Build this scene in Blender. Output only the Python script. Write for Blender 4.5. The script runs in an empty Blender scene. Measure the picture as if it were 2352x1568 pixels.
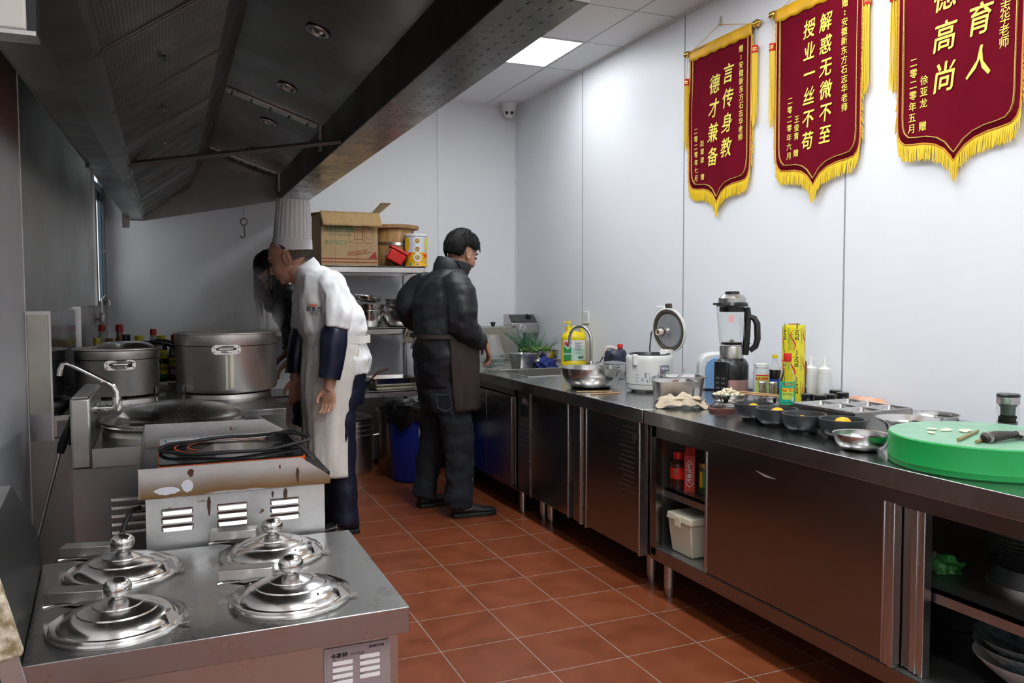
import bpy, bmesh, math, random
from math import sin, cos, pi, radians, sqrt, atan2, tan
from mathutils import Vector, Matrix, noise
random.seed(7)
scene = bpy.context.scene
COL = scene.collection
# ------------------------------------------------------------------ camera
cam_d = bpy.data.cameras.new('camera'); cam = bpy.data.objects.new('camera', cam_d); COL.objects.link(cam)
cam_d.sensor_fit = 'HORIZONTAL'; cam_d.sensor_width = 36.0; cam_d.lens = 1864.5/2352*36.0
cam_d.clip_start = 0.05; cam_d.clip_end = 100
YAW, PIT, ROL = 0.400418, 0.052742, 0.0035239
_f = Vector((sin(YAW)*cos(PIT), cos(YAW)*cos(PIT), -sin(PIT)))
_r = Vector((cos(YAW), -sin(YAW), 0)); _d = _f.cross(_r)
_r2 = cos(ROL)*_r + sin(ROL)*_d; _d2 = -sin(ROL)*_r + cos(ROL)*_d
cm = Matrix((( _r2.x, -_d2.x, -_f.x, 0), (_r2.y, -_d2.y, -_f.y, 0), (_r2.z, -_d2.z, -_f.z, 1.27), (0, 0, 0, 1)))
cam.matrix_world = cm
scene.camera = cam
# ------------------------------------------------------------------ world (overcast daylight seen through the window)
w = bpy.data.worlds.new('daylight'); scene.world = w; w.use_nodes = True
w.node_tree.nodes['Background'].inputs[0].default_value = (0.92, 0.97, 1.0, 1)
w.node_tree.nodes['Background'].inputs[1].default_value = 1.8
# ------------------------------------------------------------------ exposure
vs = scene.view_settings
vs.view_transform = 'Standard'; vs.look = 'None'; vs.gamma = 1.0; vs.use_curve_mapping = False
vs.exposure = 0.16
cy = scene.cycles
cy.max_bounces = 9; cy.diffuse_bounces = 5; cy.glossy_bounces = 4; cy.transmission_bounces = 7
cy.transparent_max_bounces = 10; cy.volume_bounces = 1; cy.use_denoising = True
cy.caustics_reflective = False; cy.caustics_refractive = False; cy.sample_clamp_indirect = 4.0
cy.volume_step_rate = 2.0
PANEL_STRENGTH = 38.0       # the ceiling LED panels
# ------------------------------------------------------------------ materials
def S(c):      # sRGB 0-255 -> linear
    return tuple(((x/255)/12.92 if x/255 <= 0.04045 else ((x/255+0.055)/1.055)**2.4) for x in c)
def mat(name, col, rough=0.5, metal=0.0, var=0.0, vscale=8.0, bump=0.0, bscale=40.0, stretch=(1,1,1), col2=None,
        trans=0.0, ior=1.45, alpha=1.0, emit=None, estr=0.0, sss=0.0, coat=0.0, rvar=0.0, spec=None, sheen=0.0):
    m = bpy.data.materials.new(name); m.use_nodes = True
    nt = m.node_tree; b = nt.nodes['Principled BSDF']; N = nt.nodes.new; L = nt.links.new
    I = b.inputs
    I['Base Color'].default_value = (*col, 1); I['Roughness'].default_value = rough; I['Metallic'].default_value = metal
    I['Transmission Weight'].default_value = trans; I['IOR'].default_value = ior; I['Alpha'].default_value = alpha
    I['Coat Weight'].default_value = coat; I['Sheen Weight'].default_value = sheen
    if spec is not None: I['Specular IOR Level'].default_value = spec
    if sss: I['Subsurface Weight'].default_value = sss; I['Subsurface Radius'].default_value = (0.02, 0.008, 0.004)
    if emit: I['Emission Color'].default_value = (*emit, 1); I['Emission Strength'].default_value = estr
    tc = N('ShaderNodeTexCoord'); mp = N('ShaderNodeMapping'); mp.inputs['Scale'].default_value = stretch
    L(tc.outputs['Object'], mp.inputs[0])
    if var or rvar:
        n = N('ShaderNodeTexNoise'); n.inputs['Scale'].default_value = vscale; n.inputs['Detail'].default_value = 5
        n.inputs['Roughness'].default_value = 0.6
        L(mp.outputs[0], n.inputs[0])
        if var:
            mx = N('ShaderNodeMix'); mx.data_type = 'RGBA'
            c2 = col2 if col2 else tuple(min(1, c*(1-var)) for c in col)
            c1 = col if col2 else tuple(min(1, c*(1+var)) for c in col)
            mx.inputs[6].default_value = (*c1, 1); mx.inputs[7].default_value = (*c2, 1)
            rp = N('ShaderNodeMapRange'); rp.inputs[1].default_value = 0.35; rp.inputs[2].default_value = 0.65
            L(n.outputs[0], rp.inputs[0]); L(rp.outputs[0], mx.inputs[0]); L(mx.outputs[2], I['Base Color'])
        if rvar:
            rr = N('ShaderNodeMapRange'); rr.inputs[1].default_value = 0.3; rr.inputs[2].default_value = 0.7
            rr.inputs[3].default_value = max(0.02, rough-rvar); rr.inputs[4].default_value = rough+rvar
            L(n.outputs[0], rr.inputs[0]); L(rr.outputs[0], I['Roughness'])
    if bump:
        n2 = N('ShaderNodeTexNoise'); n2.inputs['Scale'].default_value = bscale; n2.inputs['Detail'].default_value = 4
        L(mp.outputs[0], n2.inputs[0])
        bp = N('ShaderNodeBump'); bp.inputs['Strength'].default_value = bump; bp.inputs['Distance'].default_value = 0.01
        L(n2.outputs[0], bp.inputs['Height']); L(bp.outputs[0], I['Normal'])
    return m
def hole_mat(name, col, rough, metal, axes, sx, sy, hx, hy, stag=0.5, dark=(0.004, 0.004, 0.004), lim=None):
    """sheet metal punched with a staggered grid of holes: period sx, sy, half sizes hx, hy along two object axes"""
    m = mat(name, col, rough, metal, rvar=0.1, vscale=6)
    nt = m.node_tree; N = nt.nodes.new; L = nt.links.new; b = nt.nodes['Principled BSDF']
    tc = N('ShaderNodeTexCoord'); sp = N('ShaderNodeSeparateXYZ'); L(tc.outputs['Object'], sp.inputs[0])
    def mth(op, a, bb=None):
        n = N('ShaderNodeMath'); n.operation = op
        for i, x in enumerate((a, bb)):
            if x is None: continue
            if isinstance(x, (int, float)): n.inputs[i].default_value = x
            else: L(x, n.inputs[i])
        return n.outputs[0]
    u = mth('DIVIDE', sp.outputs[axes[0]], sx); v = mth('DIVIDE', sp.outputs[axes[1]], sy)
    row = mth('FLOOR', v); off = mth('MULTIPLY', row, stag)
    fu = mth('SUBTRACT', mth('FRACT', mth('ADD', u, off)), 0.5); fv = mth('SUBTRACT', mth('FRACT', v), 0.5)
    du = mth('DIVIDE', mth('MULTIPLY', fu, sx), hx); dv = mth('DIVIDE', mth('MULTIPLY', fv, sy), hy)
    d = mth('ADD', mth('MULTIPLY', du, du), mth('MULTIPLY', dv, dv)); k = mth('LESS_THAN', d, 1.0)
    if lim: k = mth('MULTIPLY', k, mth('MULTIPLY', mth('GREATER_THAN', sp.outputs[lim[0]], lim[1]), mth('LESS_THAN', sp.outputs[lim[0]], lim[2])))
    mx = N('ShaderNodeMix'); mx.data_type = 'RGBA'; mx.inputs[6].default_value = (*col, 1); mx.inputs[7].default_value = (*dark, 1)
    L(k, mx.inputs[0]); L(mx.outputs[2], b.inputs['Base Color'])
    L(mth('MULTIPLY', mth('SUBTRACT', 1.0, k), metal), b.inputs['Metallic'])
    return m
M = {}
M['steel'] = mat('brushed_steel', (0.50, 0.49, 0.47), 0.30, 1, var=0.04, vscale=4, rvar=0.05)
M['steel_top'] = mat('steel_worktop', (0.50, 0.50, 0.50), 0.20, 1, var=0.08, vscale=7, rvar=0.07, bump=0.015, bscale=30)
M['steel_soft'] = mat('dull_steel', (0.52, 0.50, 0.48), 0.34, 1, var=0.15, vscale=4, rvar=0.1)
M['steel_wall'] = mat('steel_cladding', (0.70, 0.70, 0.685), 0.42, 1, var=0.06, vscale=3, rvar=0.06)
M['pan_steel'] = mat('pan_steel', (0.58, 0.57, 0.56), 0.31, 1, rvar=0.05, vscale=8)
M['chrome'] = mat('chrome', (0.80, 0.80, 0.79), 0.07, 1)
M['polish'] = mat('polished_steel', (0.70, 0.69, 0.67), 0.19, 1, rvar=0.05, vscale=10)
M['bowl_steel'] = mat('bowl_steel', (0.66, 0.65, 0.63), 0.19, 1, rvar=0.06, vscale=10)
M['alu'] = mat('pot_aluminium', (0.72, 0.70, 0.67), 0.37, 1, var=0.07, vscale=4, rvar=0.06)
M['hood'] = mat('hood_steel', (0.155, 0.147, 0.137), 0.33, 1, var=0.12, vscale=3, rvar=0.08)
M['white'] = mat('white_plastic', (0.80, 0.80, 0.79), 0.35)
M['black'] = mat('black_plastic', (0.012, 0.012, 0.013), 0.28)
M['rubber'] = mat('black_rubber', (0.010, 0.010, 0.011), 0.55)
M['wallpanel'] = mat('wall_panel', (0.84, 0.85, 0.88), 0.42, var=0.012, vscale=1.2, spec=0.35)
M['wallback'] = mat('wall_panel_back', (0.83, 0.835, 0.85), 0.45, var=0.012, vscale=1.2, spec=0.3)
M['ceil'] = mat('ceiling_panel', (0.90, 0.90, 0.895), 0.5, spec=0.2)
M['seam'] = mat('panel_seam', (0.33, 0.34, 0.36), 0.5)
M['seam_light'] = mat('panel_bead', (0.72, 0.73, 0.75), 0.3)
M['glass'] = mat('clear_glass', (0.96, 0.97, 0.97), 0.02, trans=1.0, ior=1.12)
M['glass_green'] = mat('green_glass', (0.75, 0.88, 0.80), 0.03, trans=0.92, ior=1.12)
M['led'] = mat('led_panel', (1, 1, 1), 0.5, emit=(0.92, 0.965, 1.0), estr=PANEL_STRENGTH)
M['led_dim'] = mat('dimmed_led_panel', (1, 1, 1), 0.5, emit=(0.92, 0.965, 1.0), estr=PANEL_STRENGTH*0.34)  # same panel at lower output, dimmed to soften hot spots on the right wall
M['skin'] = mat('skin', (0.44, 0.235, 0.155), 0.52, var=0.10, vscale=18, sss=0.08, bump=0.05, bscale=120)
M['hair'] = mat('black_hair', (0.0045, 0.004, 0.004), 0.55, var=0.3, vscale=60, stretch=(4, 4, 0.6), bump=0.35, bscale=55, spec=0.18)
M['yellow'] = mat('yellow_satin', (0.80, 0.43, 0.015), 0.38, var=0.15, vscale=9, spec=0.3)
M['fringe'] = mat('yellow_fringe', (0.86, 0.60, 0.02), 0.5)
M['velvet'] = mat('crimson_velvet', (0.150, 0.0035, 0.014), 0.9, var=0.10, vscale=5, spec=0.08)
M['gold'] = mat('gold', (0.72, 0.45, 0.10), 0.22, 1)
M['red'] = mat('red_plastic', (0.62, 0.018, 0.012), 0.35)
M['cardboard'] = mat('cardboard', (0.40, 0.265, 0.135), 0.75, var=0.08, vscale=6)
M['wood'] = mat('pale_wood', (0.42, 0.25, 0.095), 0.6, var=0.35, vscale=5, stretch=(8, 8, 0.8))
M['bamboo'] = mat('bamboo', (0.50, 0.29, 0.12), 0.5, var=0.15, vscale=20)
M['darkwood'] = mat('dark_red_wood', (0.085, 0.022, 0.015), 0.4, var=0.3, vscale=12)
M['rag'] = mat('beige_rag', (0.50, 0.41, 0.30), 0.9, var=0.15, vscale=25, bump=0.3, bscale=250)
M['ceramic'] = mat('black_stoneware', (0.030, 0.032, 0.033), 0.36)
M['porcelain'] = mat('white_porcelain', (0.62, 0.63, 0.60), 0.15)
M['yolk'] = mat('egg_yolk', (0.85, 0.42, 0.01), 0.12)
M['green'] = mat('leaf_green', (0.05, 0.17, 0.022), 0.5, var=0.35, vscale=30)
M['chive'] = mat('scallion_green', (0.035, 0.13, 0.05), 0.4, var=0.4, vscale=12)
M['ink'] = mat('black_ink', (0.01, 0.01, 0.012), 0.6)
M['print_green'] = mat('green_print', (0.07, 0.20, 0.09), 0.7)
M['print_red'] = mat('red_print', (0.27, 0.030, 0.020), 0.7)
M['print_white'] = mat('white_print', (0.80, 0.80, 0.78), 0.6)
M['print_grey'] = mat('grey_print', (0.25, 0.26, 0.28), 0.6)
M['orange'] = mat('orange_print', (0.75, 0.10, 0.012), 0.4)
M['film'] = mat('clear_film', (0.93, 0.95, 0.95), 0.16, alpha=0.13, spec=0.6)
# ------------------------------------------------------------------ mesh helpers
class MB:
    def __init__(s): s.v = []; s.f = []
    def add(s, vs, fs, T=None):
        o = len(s.v)
        s.v += [tuple(T @ Vector(v)) if T is not None else tuple(v) for v in vs]
        s.f += [tuple(i+o for i in f) for f in fs]; return s
    def join(s, o, T=None): return s.add(o.v, o.f, T)
    def box(s, x0, x1, y0, y1, z0, z1, T=None):
        v = [(x, y, z) for z in (z0, z1) for y in (y0, y1) for x in (x0, x1)]
        return s.add(v, [(0,2,3,1), (4,5,7,6), (0,1,5,4), (2,6,7,3), (0,4,6,2), (1,3,7,5)], T)
    def hexa(s, p, T=None):    # 8 corners: bottom loop 4, top loop 4
        return s.add(p, [(3,2,1,0), (4,5,6,7), (0,1,5,4), (1,2,6,5), (2,3,7,6), (3,0,4,7)], T)
    def lathe(s, prof, n=32, T=None, a0=0.0, a1=2*pi):
        full = abs(a1-a0-2*pi) < 1e-6; m = n if full else n+1
        vs = []; fs = []; idx = []
        for r, z in prof:
            if r < 1e-6 and full: idx.append([len(vs)]); vs.append((0, 0, z))
            else:
                idx.append(list(range(len(vs), len(vs)+m)))
                for k in range(m):
                    a = a0+(a1-a0)*k/n; vs.append((r*cos(a), r*sin(a), z))
        for a, b in zip(idx, idx[1:]):
            for k in range(n):
                k2 = (k+1) % m
                if len(a) == 1 and len(b) == 1: continue
                if len(a) == 1: fs.append((a[0], b[k2], b[k]))
                elif len(b) == 1: fs.append((a[k], a[k2], b[0]))
                else: fs.append((a[k], a[k2], b[k2], b[k]))
        return s.add(vs, fs, T)
    def cyl(s, r, z0, z1, n=24, T=None, r2=None):
        r2 = r if r2 is None else r2
        return s.lathe([(0, z0), (r, z0), (r2, z1), (0, z1)], n, T)
    def tube(s, path, r, n=10, cap=True, T=None, closed=False, flat=1.0):
        P = [Vector(p) for p in path]; k = len(P)
        R = [r]*k if isinstance(r, (int, float)) else list(r)
        rings = []; up = None
        for i in range(k):
            if closed: t = P[(i+1) % k]-P[i-1]
            else: t = P[min(i+1, k-1)]-P[max(i-1, 0)]
            if t.length < 1e-9: t = Vector((0, 0, 1))
            t.normalize()
            if up is None:
                up = Vector((0, 0, 1)) if abs(t.z) < 0.9 else Vector((1, 0, 0))
            u = up - t*up.dot(t)
            if u.length < 1e-6: u = t.orthogonal()
            u.normalize(); up = u; vv = t.cross(u)
            rings.append([P[i]+u*(R[i]*cos(2*pi*j/n)*flat)+vv*(R[i]*sin(2*pi*j/n)) for j in range(n)])
        return s.rings(rings, cap and not closed, T, closed)
    def rings(s, rings, cap=True, T=None, closed=False):
        n = len(rings[0]); vs = [p for r in rings for p in r]; fs = []
        k = len(rings)
        for i in range(k if closed else k-1):
            i2 = (i+1) % k
            for j in range(n):
                j2 = (j+1) % n; fs.append((i*n+j, i*n+j2, i2*n+j2, i2*n+j))
        if cap: fs.append(tuple(range(n-1, -1, -1))); fs.append(tuple((k-1)*n+j for j in range(n)))
        return s.add(vs, fs, T)
    def prism(s, poly, z0, z1, T=None):     # 2-D outline extruded along z
        n = len(poly)
        vs = [(x, y, z0) for x, y in poly]+[(x, y, z1) for x, y in poly]
        return s.add(vs, [tuple(range(n-1, -1, -1)), tuple(range(n, 2*n))]+[(i, (i+1) % n, n+(i+1) % n, n+i) for i in range(n)], T)
    def grid(s, nu, nv, fn, T=None):
        vs = [fn(i/nu, j/nv) for j in range(nv+1) for i in range(nu+1)]
        return s.add(vs, [(j*(nu+1)+i, j*(nu+1)+i+1, (j+1)*(nu+1)+i+1, (j+1)*(nu+1)+i) for j in range(nv) for i in range(nu)], T)
    def ball(s, c, rx, ry=None, rz=None, n=16, T=None):
        ry = rx if ry is None else ry; rz = rx if rz is None else rz; k = max(6, n//2)
        pr = [(sin(pi*i/k), -cos(pi*i/k)) for i in range(k+1)]; pr[0] = (0, -1); pr[-1] = (0, 1)
        X = Matrix.Translation(c) @ Matrix.Diagonal((rx, ry, rz, 1))
        return s.lathe(pr, n, (T @ X) if T is not None else X)
def TR(x=0, y=0, z=0, rx=0, ry=0, rz=0, s=1):
    return Matrix.Translation((x, y, z)) @ Matrix.Rotation(rz, 4, 'Z') @ Matrix.Rotation(ry, 4, 'Y') @ Matrix.Rotation(rx, 4, 'X') @ Matrix.Scale(s, 4)
def rrect(x0, x1, y0, y1, r, n=5):
    p = []
    for cx, cy_, a in ((x1-r, y1-r, 0), (x0+r, y1-r, pi/2), (x0+r, y0+r, pi), (x1-r, y0+r, 1.5*pi)):
        for k in range(n+1): p.append((cx+r*cos(a+pi/2*k/n), cy_+r*sin(a+pi/2*k/n)))
    return p
def obj(name, mb, m, parent=None, loc=(0,0,0), rot=(0,0,0), ang=35, bevel=0, subd=0, solid=0, label=None, seg=2):
    me = bpy.data.meshes.new(name); me.from_pydata(mb.v, [], mb.f)
    bm = bmesh.new(); bm.from_mesh(me); bmesh.ops.recalc_face_normals(bm, faces=bm.faces); bm.to_mesh(me); bm.free()
    me.polygons.foreach_set('use_smooth', [True]*len(me.polygons)); me.set_sharp_from_angle(angle=radians(ang))
    me.materials.append(M[m] if isinstance(m, str) else m)
    o = bpy.data.objects.new(name, me); COL.objects.link(o); o.location = loc; o.rotation_euler = rot
    if parent is not None: o.parent = parent
    if solid: q = o.modifiers.new('solid', 'SOLIDIFY'); q.thickness = solid; q.offset = 0
    if bevel: q = o.modifiers.new('bevel', 'BEVEL'); q.width = bevel; q.segments = seg; q.limit_method = 'ANGLE'; q.angle_limit = radians(40)
    if subd: q = o.modifiers.new('sub', 'SUBSURF'); q.levels = subd; q.render_levels = subd
    if label: o['label'] = label
    return o
def tag(o, label, cat, group=None):
    o['label'] = label; o['category'] = cat
    if group: o['group'] = group
    return o
def thing(name, label, cat, loc=(0,0,0), rz=0, group=None, rot=None):
    o = bpy.data.objects.new(name, None); o.empty_display_size = 0.05; COL.objects.link(o)
    o.location = loc; o.rotation_euler = rot if rot else (0, 0, rz)
    return tag(o, label, cat, group)
def struct(name, mb, m, **k):
    o = obj(name, mb, m, **k)
    if not k.get('parent'): o['kind'] = 'structure'
    return o
def dup(root, loc, rz=None, label=None, group=None, scale=None):
    r = root.copy(); COL.objects.link(r); r.location = loc
    if rz is not None: r.rotation_euler = (0, 0, rz)
    if scale: r.scale = scale
    if label: r['label'] = label
    if group: r['group'] = group
    for ch in list(root.children):
        c = ch.copy(); COL.objects.link(c); c.parent = r; c.matrix_parent_inverse = ch.matrix_parent_inverse.copy()
        for g in list(ch.children):
            d = g.copy(); COL.objects.link(d); d.parent = c
    return r
def evaluated(o):       # apply modifiers, keep one plain mesh
    dg = bpy.context.evaluated_depsgraph_get(); me = bpy.data.meshes.new_from_object(o.evaluated_get(dg))
    o.modifiers.clear(); old = o.data; o.data = me; bpy.data.meshes.remove(old); return o
_tc = {}
def glyphs(body, size=1.0, ext=0.0, off=0.0, shear=0.0, align='CENTER', res=2):
    c = bpy.data.curves.new('t', 'FONT'); c.body = body; c.size = size; c.extrude = ext; c.offset = off; c.shear = shear
    c.align_x = align; c.align_y = 'CENTER'; c.resolution_u = res
    if ext == 0: c.fill_mode = 'FRONT'
    o = bpy.data.objects.new('t', c); COL.objects.link(o)
    dg = bpy.context.evaluated_depsgraph_get(); me = bpy.data.meshes.new_from_object(o.evaluated_get(dg))
    mb = MB(); mb.add([tuple(v.co) for v in me.vertices], [tuple(p.vertices) for p in me.polygons])
    bpy.data.objects.remove(o); bpy.data.curves.remove(c); bpy.data.meshes.remove(me)
    return mb
def wrap(mb, r, a=0.0, z=0.0):     # bend a flat x-y drawing round a vertical cylinder, facing -y turned by a
    out = MB(); out.f = list(mb.f)
    for x, y, zz in mb.v:
        t = x/r+a; R = r+zz; out.v.append((R*sin(t), -R*cos(t), y+z))
    return out
def patch(r, w_, z0, z1, a=0.0, n=10):    # label wrapped round a bottle
    mb = MB(); mb.grid(n, 1, lambda u, v: (r*sin((u-.5)*w_/r+a), -r*cos((u-.5)*w_/r+a), z0+(z1-z0)*v)); return mb
RX90 = Matrix.Rotation(pi/2, 4, 'X')         # drawing in x-y stood upright to face -y
FACE_WEST = Matrix.Rotation(-pi/2, 4, 'Z') @ RX90      # stood upright to face -x (seen from the aisle); drawing x runs to -y
FACE_EAST = Matrix.Rotation(pi/2, 4, 'Z') @ RX90
# ------------------------------------------------------------------ the room
XR, YB, ZC, YF = 2.72, 6.33, 2.87, -2.4  # room and object coordinates from here on were computed beforehand from image pixels
def XL(y): return -0.53+0.0543*(y-3.75)
def wobj(name, mb, m, parent, **k):     # world-coordinate mesh parented to an unrotated thing
    l = parent.location
    o = obj(name, mb, m, parent, **k); o.location = (-l.x, -l.y, -l.z); return o
def floor_mat():
    m = mat('terracotta_tiles', (0.215, 0.050, 0.018), 0.33)
    nt = m.node_tree; N = nt.nodes.new; L = nt.links.new; b = nt.nodes['Principled BSDF']
    tc = N('ShaderNodeTexCoord'); mp = N('ShaderNodeMapping')
    mp.inputs['Location'].default_value = (-1.1725+0.2975*20-0.00175, -3.036+0.3*20-0.00175, 0); L(tc.outputs['Object'], mp.inputs[0])
    def brick(sx, sy, mort, smooth):
        t = N('ShaderNodeTexBrick'); t.offset = 0; t.squash = 1
        t.inputs['Scale'].default_value = 1; t.inputs['Brick Width'].default_value = sx; t.inputs['Row Height'].default_value = sy
        t.inputs['Mortar Size'].default_value = mort; t.inputs['Mortar Smooth'].default_value = smooth
        t.inputs['Color1'].default_value = (0.172, 0.040, 0.0125, 1); t.inputs['Color2'].default_value = (0.205, 0.050, 0.0165, 1)
        t.inputs['Mortar'].default_value = (0.30, 0.25, 0.21, 1); L(mp.outputs[0], t.inputs[0]); return t
    t1 = brick(0.2975, 0.30, 0.0019, 0.1); t2 = brick(0.14875, 0.15, 0.0016, 1.0)
    n = N('ShaderNodeTexNoise'); n.inputs['Scale'].default_value = 9; n.inputs['Detail'].default_value = 6; L(tc.outputs['Object'], n.inputs[0])
    mx = N('ShaderNodeMix'); mx.data_type = 'RGBA'; mx.blend_type = 'MULTIPLY'; mx.inputs[0].default_value = 0.5
    cr = N('ShaderNodeValToRGB'); cr.color_ramp.elements[0].position = 0.3; cr.color_ramp.elements[0].color = (0.6, 0.58, 0.55, 1)
    cr.color_ramp.elements[1].position = 0.6; cr.color_ramp.elements[1].color = (1.1, 1.1, 1.1, 1)
    L(n.outputs[0], cr.inputs[0]); L(t1.outputs['Color'], mx.inputs[6]); L(cr.outputs[0], mx.inputs[7])
    m2 = N('ShaderNodeMix'); m2.data_type = 'RGBA'; m2.inputs[7].default_value = (0.27, 0.085, 0.05, 1)
    q = N('ShaderNodeMath'); q.operation = 'MULTIPLY'; q.inputs[1].default_value = 0.35; L(t2.outputs['Fac'], q.inputs[0]); L(q.outputs[0], m2.inputs[0])
    L(mx.outputs[2], m2.inputs[6]); 
    m3 = N('ShaderNodeMix'); m3.data_type = 'RGBA'; L(t1.outputs['Fac'], m3.inputs[0]); L(m2.outputs[2], m3.inputs[6]); m3.inputs[7].default_value = (0.30, 0.25, 0.21, 1)
    L(m3.outputs[2], b.inputs['Base Color'])
    bp = N('ShaderNodeBump'); bp.invert = True; bp.inputs['Strength'].default_value = 0.5; bp.inputs['Distance'].default_value = 0.002
    L(t1.outputs['Fac'], bp.inputs['Height']); L(bp.outputs[0], b.inputs['Normal'])
    rr = N('ShaderNodeMapRange'); rr.inputs[3].default_value = 0.25; rr.inputs[4].default_value = 0.5; L(n.outputs[0], rr.inputs[0]); L(rr.outputs[0], b.inputs['Roughness'])
    return m
struct('floor', MB().box(-1.2, XR+.1, YF-.1, YB+.1, -.1, 0), floor_mat())
# ceiling with an opening for each recessed LED panel
LEDS = [(2.115, 2.425, 4.59, 5.14), (2.115, 2.425, 2.20, 2.75), (2.115, 2.425, -.20, .35), (.35, .66, .25, .80), (.35, .66, -1.3, -.75), (1.25, 1.56, 3.95, 4.50), (1.25, 1.56, 1.50, 2.05), (1.25, 1.56, -.20, .35), (1.25, 1.56, 2.75, 3.30), (1.25, 1.56, -2.1, -1.55)]  # aisle row: unseen panels added to brighten the right wall, back and chef
struct('ceiling', MB().box(-1.2, XR+.1, YF-.1, YB+.1, ZC, ZC+.1), 'ceil')
struct('wall_right', MB().box(XR, XR+.1, YF-.1, YB+.1, 0, ZC), 'wallpanel')
struct('wall_back', MB().box(-1.2, XR, YB, YB+.1, 0, ZC), 'wallback')
struct('wall_front', MB().box(-1.2, XR, YF-.1, YF, 0, ZC), 'wallback')
def lw(mb, y0, y1, z0, z1, t0=0.0, t1=0.12):     # slab of the slightly skewed left wall
    mb.hexa([(XL(y0)-t1, y0, z0), (XL(y0)-t0, y0, z0), (XL(y1)-t0, y1, z0), (XL(y1)-t1, y1, z0),
             (XL(y0)-t1, y0, z1), (XL(y0)-t0, y0, z1), (XL(y1)-t0, y1, z1), (XL(y1)-t1, y1, z1)]); return mb
WY0, WY1, WZ0, WZ1 = 5.74, 6.27, 1.235, 2.60
lw_ = MB(); lw(lw_, YF, 5.2, 0, ZC); lw(lw_, 5.2, WY0, 0, ZC, 0, .03); lw(lw_, WY0, WY1, 0, WZ0, 0, .03); lw(lw_, WY0, WY1, WZ1, ZC, 0, .03); lw(lw_, WY1, YB+.1, 0, ZC, 0, .03)
struct('wall_left', lw_, 'wallback')
# stainless cladding on the left wall behind the range: three sheets with a bent return at the window
cl = MB()
for y0, y1 in ((3.76, 4.76), (4.765, 5.50), (5.505, 5.735)): lw(cl, y0, y1, 0.0, ZC, -0.004, 0.0)
lw(cl, 5.727, 5.735, WZ0, ZC, -0.016, -0.004)
struct('trim_1', cl, 'steel_wall')
# window: grey-blue aluminium frame, fixed light over a sliding sash
M['winframe'] = mat('grey_blue_aluminium', (0.075, 0.105, 0.13), 0.35, 0.3)
wf = MB()
def wbar(y0, y1, z0, z1, t0, t1): lw(wf, y0, y1, z0, z1, t0, t1)
wbar(WY1-.045, WY1, WZ0, WZ1, -.006, .026); wbar(WY0, WY1, WZ1-.04, WZ1, .0, .026)
wbar(WY0, WY1, WZ0, WZ0+.03, .0, .026); wbar(WY0, WY1, 1.985, 2.035, .0, .026); wbar(WY0, WY1, 1.93, 1.985, .012, .026)
wbar(5.885, 5.955, WZ0+.03, 1.99, .004, .020); wbar(6.115, 6.17, WZ0+.03, 1.99, .0, .018)
win = struct('window_1', wf, 'winframe')
gp = MB(); lw(gp, WY0, WY1-.04, WZ0+.03, 1.94, .020, .022); lw(gp, WY0, WY1-.04, 2.03, WZ1-.03, .014, .016)
M['pane'] = mat('window_pane', (0.95, 0.98, 1.0), 0.03, alpha=0.06)
obj('window_pane', gp, 'pane', win)
lt = MB(); lw(lt, WY1-.10, WY1-.045, 1.60, 1.612, -.012, .004)
obj('window_latch', lt, 'white', win)
# wall seams and beads
k = 1
def seam(mb, m='seam'):
    global k; k += 1; struct('trim_%d' % k, mb, m)
for y in (5.134, 3.907, 2.707, 1.507): seam(MB().box(XR-.0025, XR+.003, y-.0035, y+.0035, 0, ZC))
seam(MB().box(2.028, 2.037, YB-.004, YB+.003, 0, ZC), 'seam_light')
seam(MB().box(.875, .884, YB-.004, YB+.003, 0, ZC), 'seam_light')
seam(MB().box(XR-.010, XR+.002, YB-.010, YB+.002, 0, ZC), 'seam_light')
seam(MB().box(XR-.012, XR+.002, YF, YB, ZC-.012, ZC+.002), 'ceil')
seam(MB().box(-.4, XR, YB-.012, YB+.002, ZC-.012, ZC+.002), 'ceil')
seam(MB().box(2.448, 2.453, YF, YB, ZC-.0015, ZC+.003))
seam(MB().box(1.845, 1.849, YF, YB, ZC-.0015, ZC+.003))
for y in (5.17, 4.575, 3.985, 3.395): seam(MB().box(.8, XR, y-.002, y+.002, ZC-.0012, ZC+.003))
# recessed LED panels
LLAB = ['square white LED panel glowing in the ceiling beyond the steel hood', 'white LED ceiling panel above the middle of the worktop', 'white LED ceiling panel above the near end of the worktop',
        'white LED ceiling panel just before the near end of the hood', 'white LED ceiling panel behind the photographer on the left', 'white LED ceiling panel added over the aisle as fill light, hidden past the hood lip', 'white LED ceiling panel added over the aisle as fill light, level with the green block', 'white LED ceiling panel added over the aisle as fill light, just behind the photographer', 'white LED ceiling panel added over the middle of the aisle as fill light', 'white LED ceiling panel added as fill light at the far end behind the photographer']
for (x0, x1, y0, y1), lab in zip(LEDS, LLAB):
    t = thing('ceiling_light', lab, 'ceiling light', ((x0+x1)/2, (y0+y1)/2, ZC), group='LED panels in the ceiling')
    fr = MB(); a, b_ = (x1-x0)/2, (y1-y0)/2
    for bx in ((-a-.008, -a, -b_-.008, b_+.008), (a, a+.008, -b_-.008, b_+.008), (-a, a, -b_-.008, -b_), (-a, a, b_, b_+.008)): fr.box(*bx, -.006, .002)
    obj('frame', fr, 'white', t)
    obj('diffuser', MB().box(-a, a, -b_, b_, -.004, .001), 'led_dim' if x0 > 2 else 'led', t)
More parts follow.
